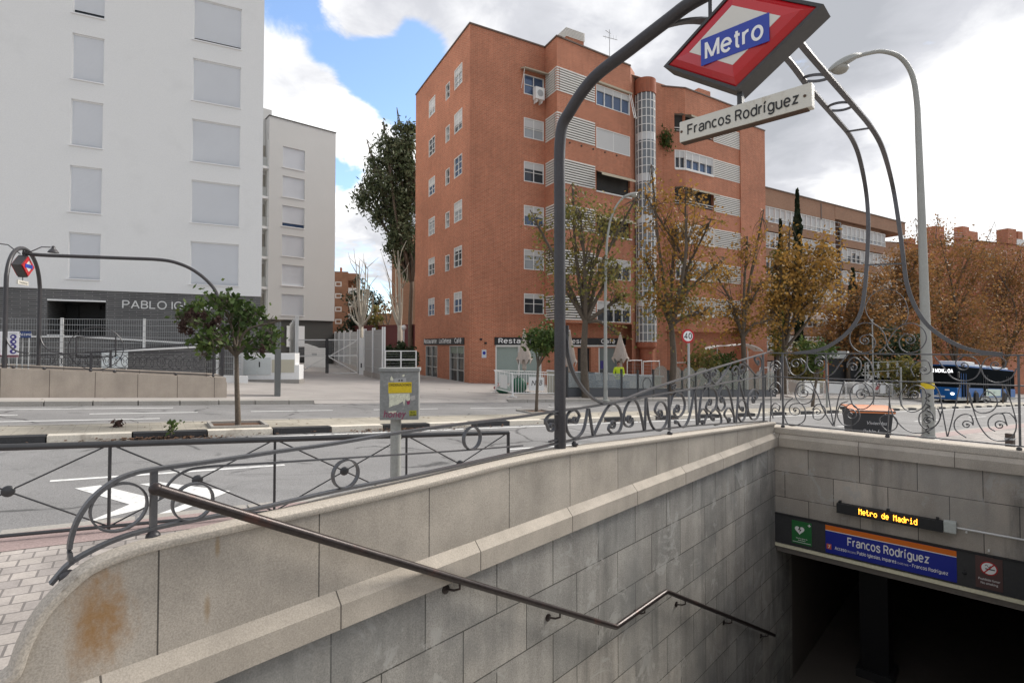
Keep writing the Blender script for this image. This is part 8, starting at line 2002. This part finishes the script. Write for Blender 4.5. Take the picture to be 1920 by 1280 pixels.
Ee = [(0, 1), (1, 2), (2, 3), (3, 4), (4, 21), (21, 22), (2, 5), (5, 6), (6, 7), (7, 8), (2, 9), (9, 10), (10, 11), (11, 12), (0, 13), (13, 14), (14, 15), (15, 16), (0, 17), (17, 18), (18, 19), (19, 20)]
def pm(c):
    z = c.z - pz
    if z > 1.53: return 0
    if abs(c.x - fx) < .2 and c.y < fy - .235 and .95 < z < 1.1: return 0
    if z > .86: return 1
    return 2 if z > .1 else 3
skin('body', Nn, Ee, [SKIN, HI, TROU, BLACK], pm, pe)
mb = MB(); mb.ball((fx, fy + .015, pz + 1.765), .1, .88, 1.0, .95, 14, 8); mb.v = [v_ for v_ in mb.v]; mb.build('hair', HAIR, pe, smooth='all')
mb = MB(); [mb.ball((fx + s_ * .03, fy - .108, pz + 1.725), .012, n=8, m2=5) for s_ in (-1, 1)]; mb.build('eyes', LETK, pe)
mb = MB(); mb.ball((fx, fy - .118, pz + 1.695), .016, .8, 1.1, 1.3, 8, 6); mb.build('nose', SKIN, pe, smooth='all')
for sx in (-1, 1):
    for k in range(5):
        h0 = V((fx + sx * (.12 - .012 * k), fy - .275, pz + 1.03 - .004 * k)); mb = MB(); mb.tube([h0, h0 + V((-sx * .012, -.035, -.012)), h0 + V((-sx * .02, -.05, -.035))], .008, 6, rs=[.009, .008, .006]); mb.build('finger', SKIN, pe, smooth='all')
mb = MB(); mb.lathe((fx, fy, pz + 1.08), [(.158, 0), (.163, .005), (.163, .05), (.158, .055)], 20); mb.v = [V((v_.x, fy + (v_.y - fy) * .78, v_.z)) for v_ in mb.v]; mb.build('reflective_band', GALV, pe)
# wire fence panels behind the terrace
for i, (x0, x1, n, lab) in enumerate(((1176, 1203, 22, 'white framed wire fence panel right of the yellow jacket'), (1206, 1236, 22, 'white framed wire fence panel under the corbel of the stair tower'), (1258, 1290, 22, 'white framed wire fence panel left of the speed limit sign'), (1296, 1330, 22, 'white framed wire fence panel behind the green shrubs'), (1336, 1372, 22.5, 'white framed wire fence panel below the white canopy'), (1376, 1400, 22.5, 'white framed wire fence panel at the thin orange tree'), (1424, 1440, 22, 'small rounded white barrier left of the railing corner'), (1446, 1464, 22, 'small rounded white barrier right of the railing corner'))):
    A, B = pt(x0, n), pt(x1, n); t = thing('wire_fence_panel', lab, 'fence', A, 'wire fence panels'); h = 1.9 if i < 6 else 1.9; fr = Fr((A.x, A.y, 0), D); L = (B - A).length; ga = A.z
    mb = MB(); mb.tube(crv([fr(0, ga), fr(0, ga + h - .15), fr(.15, ga + h), fr(L - .15, ga + h), fr(L, ga + h - .15), fr(L, B.z)], 3), .03, 6); mb.build('frame', WHITE, t, smooth=True)
    mb = MB(); [mb.bar([fr(0, ga + .3 + k * .2), fr(L, B.z + .3 + k * .2)], .012, .012, V((0, 0, 1))) for k in range(8)]; mb.bar([fr(L / 2, ga + .3), fr(L / 2, ga + h)], .012, .012, D); mb.build('wires', WIRE, t)
cn = pt(1345, 25); t = thing('entrance_canopy', 'white curved entrance canopy on thin posts before the brick block', 'canopy', cn); Y = cn.y
mb = MB(); mb.bar(crv([at(x, y, Y) for x, y in ((1322, 655), (1335, 650), (1349, 648), (1365, 648), (1390, 645), (1410, 650), (1422, 658))], 4), 1.6, .06, V((0, 0, 1))); mb.build('roof', WHITE, t, smooth=True)
for x in (1322, 1345, 1402): 
    mb = MB(); q = at(x, 652, Y); mb.tube([V((q.x, q.y, gz(q.x, q.y))), q], .04, 8); mb.build('post', WHITE, t)
b = pt(1466, 22.5); sl_ = thing('slatted_totem', 'dark grey totem of wide slats beside the hanging ivy', 'totem', b); fr = Fr((b.x, b.y, 0), (1, .2)); fr.N = V((fr.X.y, -fr.X.x, 0)); z1 = at(1466, 618, b.y).z
mb = MB(); mb.fbox(fr, -.5, .5, b.z, z1, -.3, -.1); mb.build('core', BLACK, sl_)
for k in range(9):
    z = b.z + .3 + k * (z1 - b.z - .3) / 9; mb = MB(); mb.fbox(fr, -.52, .52, z, z + (z1 - b.z) / 9 * .72, -.1, .0); mb.build('slat', DARKG, sl_)
# bus stop screen with stars, dark kiosk, dark boxes
b = pt(1660, 18.55); st_ = thing('star_screen', 'bus stop screen with two rows of grey stars above the white car', 'screen', b); fr = Fr((b.x, b.y, 0), D); fr.N = V((D.y, -D.x, 0)); x0, x1 = fr.a(1622, 690), fr.a(1703, 690)
for k, y in enumerate((685, 702)):
    z = fr.px(1660, y)[1]
    mb = MB(); mb.bar([fr(x0, z + .3), fr(x1, z + .3)], .03, .04, V((0, 0, 1))); mb.build('rail', STEELG, st_)
    for i in range(5):
        a = x0 + .5 + (x1 - x0 - 1) * i / 4; s_ = [(a + (.34 if j % 2 == 0 else .15) * sin(j * pi / 5), z + (.34 if j % 2 == 0 else .15) * cos(j * pi / 5)) for j in range(10)]; mb = MB(); mb.prism(fr, s_, -.02, .02); mb.build('star', STEELG, st_, fixn=True)
for a in (x0, x1):
    mb = MB(); mb.tube([fr(a, gz(*fr(a, 0).xy)), fr(a, fr.px(1660, 679)[1])], .05, 8); mb.build('post', STEELG, st_)
b = pt(1575, 22.5); kx = thing('kiosk', 'black kiosk with a dark opening behind the barriers', 'kiosk', b); fr = Fr((b.x, b.y, 0), D); fr.N = V((D.y, -D.x, 0)); x0, x1 = fr.a(1548, 690), fr.a(1612, 690); z1 = fr.px(1575, 662)[1]
mb = MB(); mb.fbox(fr, x0, x1, b.z - .3, z1, -2, -.2); mb.build('body', BLACK, kx)
mb = MB(); mb.fbox(fr, x0 - .2, x1 + .2, z1, z1 + .15, -2.2, .6); mb.build('roof', DARKG, kx)
mb = MB(); mb.fbox(fr, x0 - .02, x0 + .5, b.z - .3, z1 - .01, -.2, .02); mb.build('brick_pier', RB, kx)
b = pt(1715, 19.6); dk = thing('dark_box', 'tall dark equipment box between the barriers and the bus', 'box', b); fr = Fr((b.x, b.y, 0), D); fr.N = V((D.y, -D.x, 0)); z1 = at(1715, 697, b.y).z
mb = MB(); mb.fbox(fr, -.9, .9, b.z, z1, -.6, .0); mb.build('body', DARKG, dk, bevel=.03)
for q in (-.45, .45): 
    mb = MB(); mb.fbox(fr, q - .4, q + .4, b.z + .2, z1 - .15, .0, .02); mb.build('door', BLACK, dk)
b = pt(1690, 20.5); rb_ = thing('red_banner', 'red banner hanging behind the white barriers near the bus', 'banner', b); fr = Fr((b.x, b.y, 0), D); fr.N = V((D.y, -D.x, 0))
q0, q1 = fr.a(1683, 700), fr.a(1698, 700); mb = MB(); mb.fbox(fr, q0, q1, fr.px(1690, 716)[1], fr.px(1690, 697)[1], -.02, .0); mb.build('cloth', basic('red_cloth', (.32, .03, .035), .7, 0, .1), rb_)
mb = MB(); [mb.tube([fr(q, b.z), fr(q, fr.px(1690, 696)[1])], .03, 6) for q in (q0, q1)]; mb.build('posts', GALV, rb_)
# ------------------------------------------------------------------ vehicles
CARW = basic('white_car_paint', (.68, .68, .66), .25, 0, .03, 2, .02, 40, 0, 60, .6); TYRE = basic('tyre_rubber', (.02, .02, .02), .85); RIM = basic('alloy_rim', (.35, .35, .36), .35, .7, .1); VGL = glass('vehicle_glass', (.010, .012, .014), .5, .3, .0)
def wheel(fr, a, z, c, r, wd, par, out):
    mb = MB(); q = fr.N * (1 if out > 0 else -1); mb.lathe(fr(a, z, c), [(r * .62, 0), (r * .97, .0), (r, .03), (r, wd - .03), (r * .97, wd), (r * .62, wd)], 22, q); w_ = mb.build('wheel', TYRE, par, smooth=True)
    mb = MB(); mb.lathe(fr(a, z, c) + q * wd, [(r * .62, -.06), (r * .6, -.01), (r * .2, -.03), (r * .16, .0)], 18, q); mb.build('rim', RIM, w_, smooth=True)
# white car: faces left, along the street
b = at(1608, 740, 46.0); cg = gz(b.x, b.y); CFr = Fr((b.x, b.y, 0), (.98, .2)); CFr.N = V((CFr.X.y, -CFr.X.x, 0)); KZ = 1.2
car = thing('parked_car', 'white car with a red stripe on its door parked behind the white barriers', 'car', CFr(2.1, gz(*CFr(2.1, 0).xy), -.85))
slope = (gz(*CFr(4.3, 0).xy) - cg) / 4.3
def ext(mb, prof, c0, c1, inset=0.0):
    n_ = len(prof); vs = [CFr(a, cg + z * KZ + slope * a, c0) for a, z in prof] + [CFr(a, cg + z * KZ + slope * a, c1) for a, z in prof]
    mb.mesh(vs, [tuple(range(n_)), tuple(range(n_, 2 * n_))[::-1]] + [(i, i + n_, (i + 1) % n_ + n_, (i + 1) % n_) for i in range(n_)])
mb = MB(); ext(mb, [(0.02, .35), (0, .6), (.1, .75), (1.15, .95), (4.1, 1.0), (4.28, .8), (4.3, .4), (4.1, .28), (.15, .25)], 0, -1.72); mb.build('body', CARW, car, bevel=.05)
mb = MB(); ext(mb, [(1.1, .94), (1.75, 1.42), (2.2, 1.48), (3.5, 1.46), (4.05, 1.0)], -.12, -1.6); mb.build('cabin', CARW, car, bevel=.05)
for (pr_, c) in (([(1.32, .98), (1.8, 1.38), (2.45, 1.40), (2.45, .99)], -.117), ([(2.53, .99), (2.53, 1.40), (3.42, 1.38), (3.8, 1.02)], -.117)):
    mb = MB(); ext(mb, pr_, c, c - .02); mb.build('side_window', VGL, car, fixn=True)
mb = MB(); mb.mesh([CFr(1.10, cg + .965 * KZ + slope * 1.1, -.24), CFr(1.10, cg + .965 * KZ + slope * 1.1, -1.48), CFr(1.72, cg + 1.425 * KZ + slope * 1.7, -1.42), CFr(1.72, cg + 1.425 * KZ + slope * 1.7, -.30)], [(0, 1, 2, 3)]); mb.build('windscreen', VGL, car)
mb = MB(); ext(mb, [(1.75, .45), (2.1, .45), (2.45, .93), (2.1, .93)], .002, -.01); mb.build('red_stripe', REDE, car, fixn=True)
for s_ in (-.25, -1.47):
    mb = MB(); mb.ball(CFr(.07, cg + .66 * KZ, s_), .13, .9, .9, .6, 10, 6); mb.build('headlight', glass('headlight_glass', (.5, .5, .5), .1, .1), car, smooth=True)
mb = MB(); mb.fbox(CFr, -.02, .03, cg + .3 * KZ, cg + .52 * KZ, -1.4, -.32); mb.build('grille', BLACK, car)
for a in (.8, 3.45):
    wheel(CFr, a, cg + .36 + slope * a, -.16, .36, .18, car, 1); wheel(CFr, a, cg + .36 + slope * a, -1.56, .36, .18, car, -1)
mb = MB(); mb.fbox(CFr, 1.75, 1.95, cg + 1.0 * KZ + slope * 1.8, cg + 1.12 * KZ + slope * 1.8, .0, .14); mb.build('mirror', CARW, car)
# blue city bus
BUSB = basic('bus_blue', (.010, .105, .34), .4, 0, .05, 2, .02, 40, 0, 60, .15)
BN0, BD0, BL, BH = 14.55, 53.4, 16.5, 3.0
BO = S(BD0, BN0); BF2 = Fr((BO.x, BO.y, 0), D); BF2.N = V((D.y, -D.x, 0)); bsl = (gz(*BF2(BL, 0).xy) - BO.z) / BL
bus = thing('city_bus', 'blue city bus with dark windows and a lit destination display on the far carriageway', 'bus', BF2(BL / 2, gz(*BF2(BL / 2, 0).xy) - .12, -1.2))
bzz = lambda a, z: BO.z - .12 + bsl * a + z
def bx_(mb, a0, a1, z0, z1, c0, c1):
    vs = [BF2(a, bzz(a, z), c) for a in (a0, a1) for z in (z0, z1) for c in (c0, c1)]
    mb.mesh(vs, [(0, 1, 3, 2), (4, 6, 7, 5), (0, 4, 5, 1), (2, 3, 7, 6), (0, 2, 6, 4), (1, 5, 7, 3)])
mb = MB(); bx_(mb, 0, BL, .32, 1.28, 0, -2.45); mb.build('lower_body', BUSB, bus, bevel=.05, fixn=True)
mb = MB(); bx_(mb, .04, BL - .04, 1.2, 3.0, -.03, -2.42); mb.build('glazing', VGL, bus, bevel=.06, fixn=True)
mb = MB(); bx_(mb, .3, BL - .1, 3.002, 3.1, -.1, -2.35); mb.build('roof', BUSB, bus, fixn=True)
mb = MB(); bx_(mb, 0.05, BL, .25, .52, .004, -2.454); mb.build('skirt', STEELG, bus, fixn=True)
mb = MB(); bx_(mb, 3.2, 5.6, 3.102, 3.5, -.3, -2.1); mb.build('roof_pod', WHITE, bus, bevel=.08, fixn=True)
mb = MB(); bx_(mb, 5.6, 8.8, 3.101, 3.32, -.3, -2.1); mb.build('roof_pod', WHITE, bus, bevel=.05, fixn=True)
mb = MB(); bx_(mb, 10, 15.5, 3.101, 3.3, -.3, -2.1); mb.build('roof_pod', WHITE, bus, bevel=.05, fixn=True)
BFF = Fr(BF2(-.0, 0, -2.45), BF2.N); BFF.N = -D
mb = MB(); bx_(mb, -.012, .0, 2.38, 2.78, -.25, -2.2); mb.build('destination_box', BLACK, bus, fixn=True)
text('132 MONCLOA', BFF, 1.5, bzz(0, 2.47), .016, .36, glow('white_led', (1, 1, 1), 1.3), bus, w=.12, fit=(.62, 2.2))
for c in (-.32, -2.12):
    mb = MB(); mb.ball(BF2(-.0, bzz(0, .78), c), .17, .6, 1.0, .6, 12, 6); mb.build('headlight', glow('headlight_glow', (1, 1, .95), 1.5), bus, smooth=True)
mb = MB(); bx_(mb, -.011, 0, .45, .58, -.8, -1.55); mb.build('number_plate', WHITE, bus, fixn=True)
mb = MB(); bx_(mb, -.013, -.001, .62, .72, -1.12, -1.33); mb.build('front_badge', GALV, bus, fixn=True)
mb = MB(); bx_(mb, -.01, 0, 1.02, 1.12, -.5, -.8); mb.build('front_marking', WHITE, bus, fixn=True); mb = MB(); bx_(mb, -.01, 0, 1.02, 1.1, -1.7, -1.95); mb.build('front_marking', WHITE, bus, fixn=True)
for a in (.9, 6.6, 13.6):
    mb = MB(); bx_(mb, a, a + 1.25, .4, 2.45, .003, -.02); d_ = mb.build('door', VGL, bus, fixn=True)
    mb = MB()
    for q in (a, a + .6, a + 1.19): bx_(mb, q, q + .06, .4, 2.45, .004, .02)
    mb.build('door_frame', BUSB if a < 1 else BLACK, d_)
mb = MB(); bx_(mb, BF2.a(1849, 730), BF2.a(1876, 730), .62, 1.22, .002, .012); ad = mb.build('advert_panel', basic('pale_green_advert', (.55, .66, .58), .5, 0, .05), bus, fixn=True)
text('plus', BF2, BF2.a(1864, 730), bzz(9, .82), .014, .3, basic('green_print', (.12, .28, .2), .5), ad)
mb = MB(); mb.lathe(BF2(BF2.a(1853, 730), bzz(8.2, .92), .012), [(.18, 0), (.18, .003)], 12, BF2.N); mb.build('emblem', basic('teal_print', (.03, .12, .15), .5), ad)
for a in (BF2.a(1829, 735), BF2.a(1882, 735)):
    mb = MB(); mb.lathe(BF2(a, bzz(a, .5), -.1), [(.60, 0), (.60, .108)], 24, BF2.N); mb.build('wheel_arch', BLACK, bus)
    wheel(BF2, a, bzz(a, .48), -.2, .48, .325, bus, 1); wheel(BF2, a, bzz(a, .48), -2.2, .48, .25, bus, -1)
mb = MB(); q = BF2(-.1, bzz(0, 2.3), .12); mb.box((q.x, q.y, q.z), (.22, .12, .5), .6); mb.build('mirror', BLACK, bus, bevel=.03)
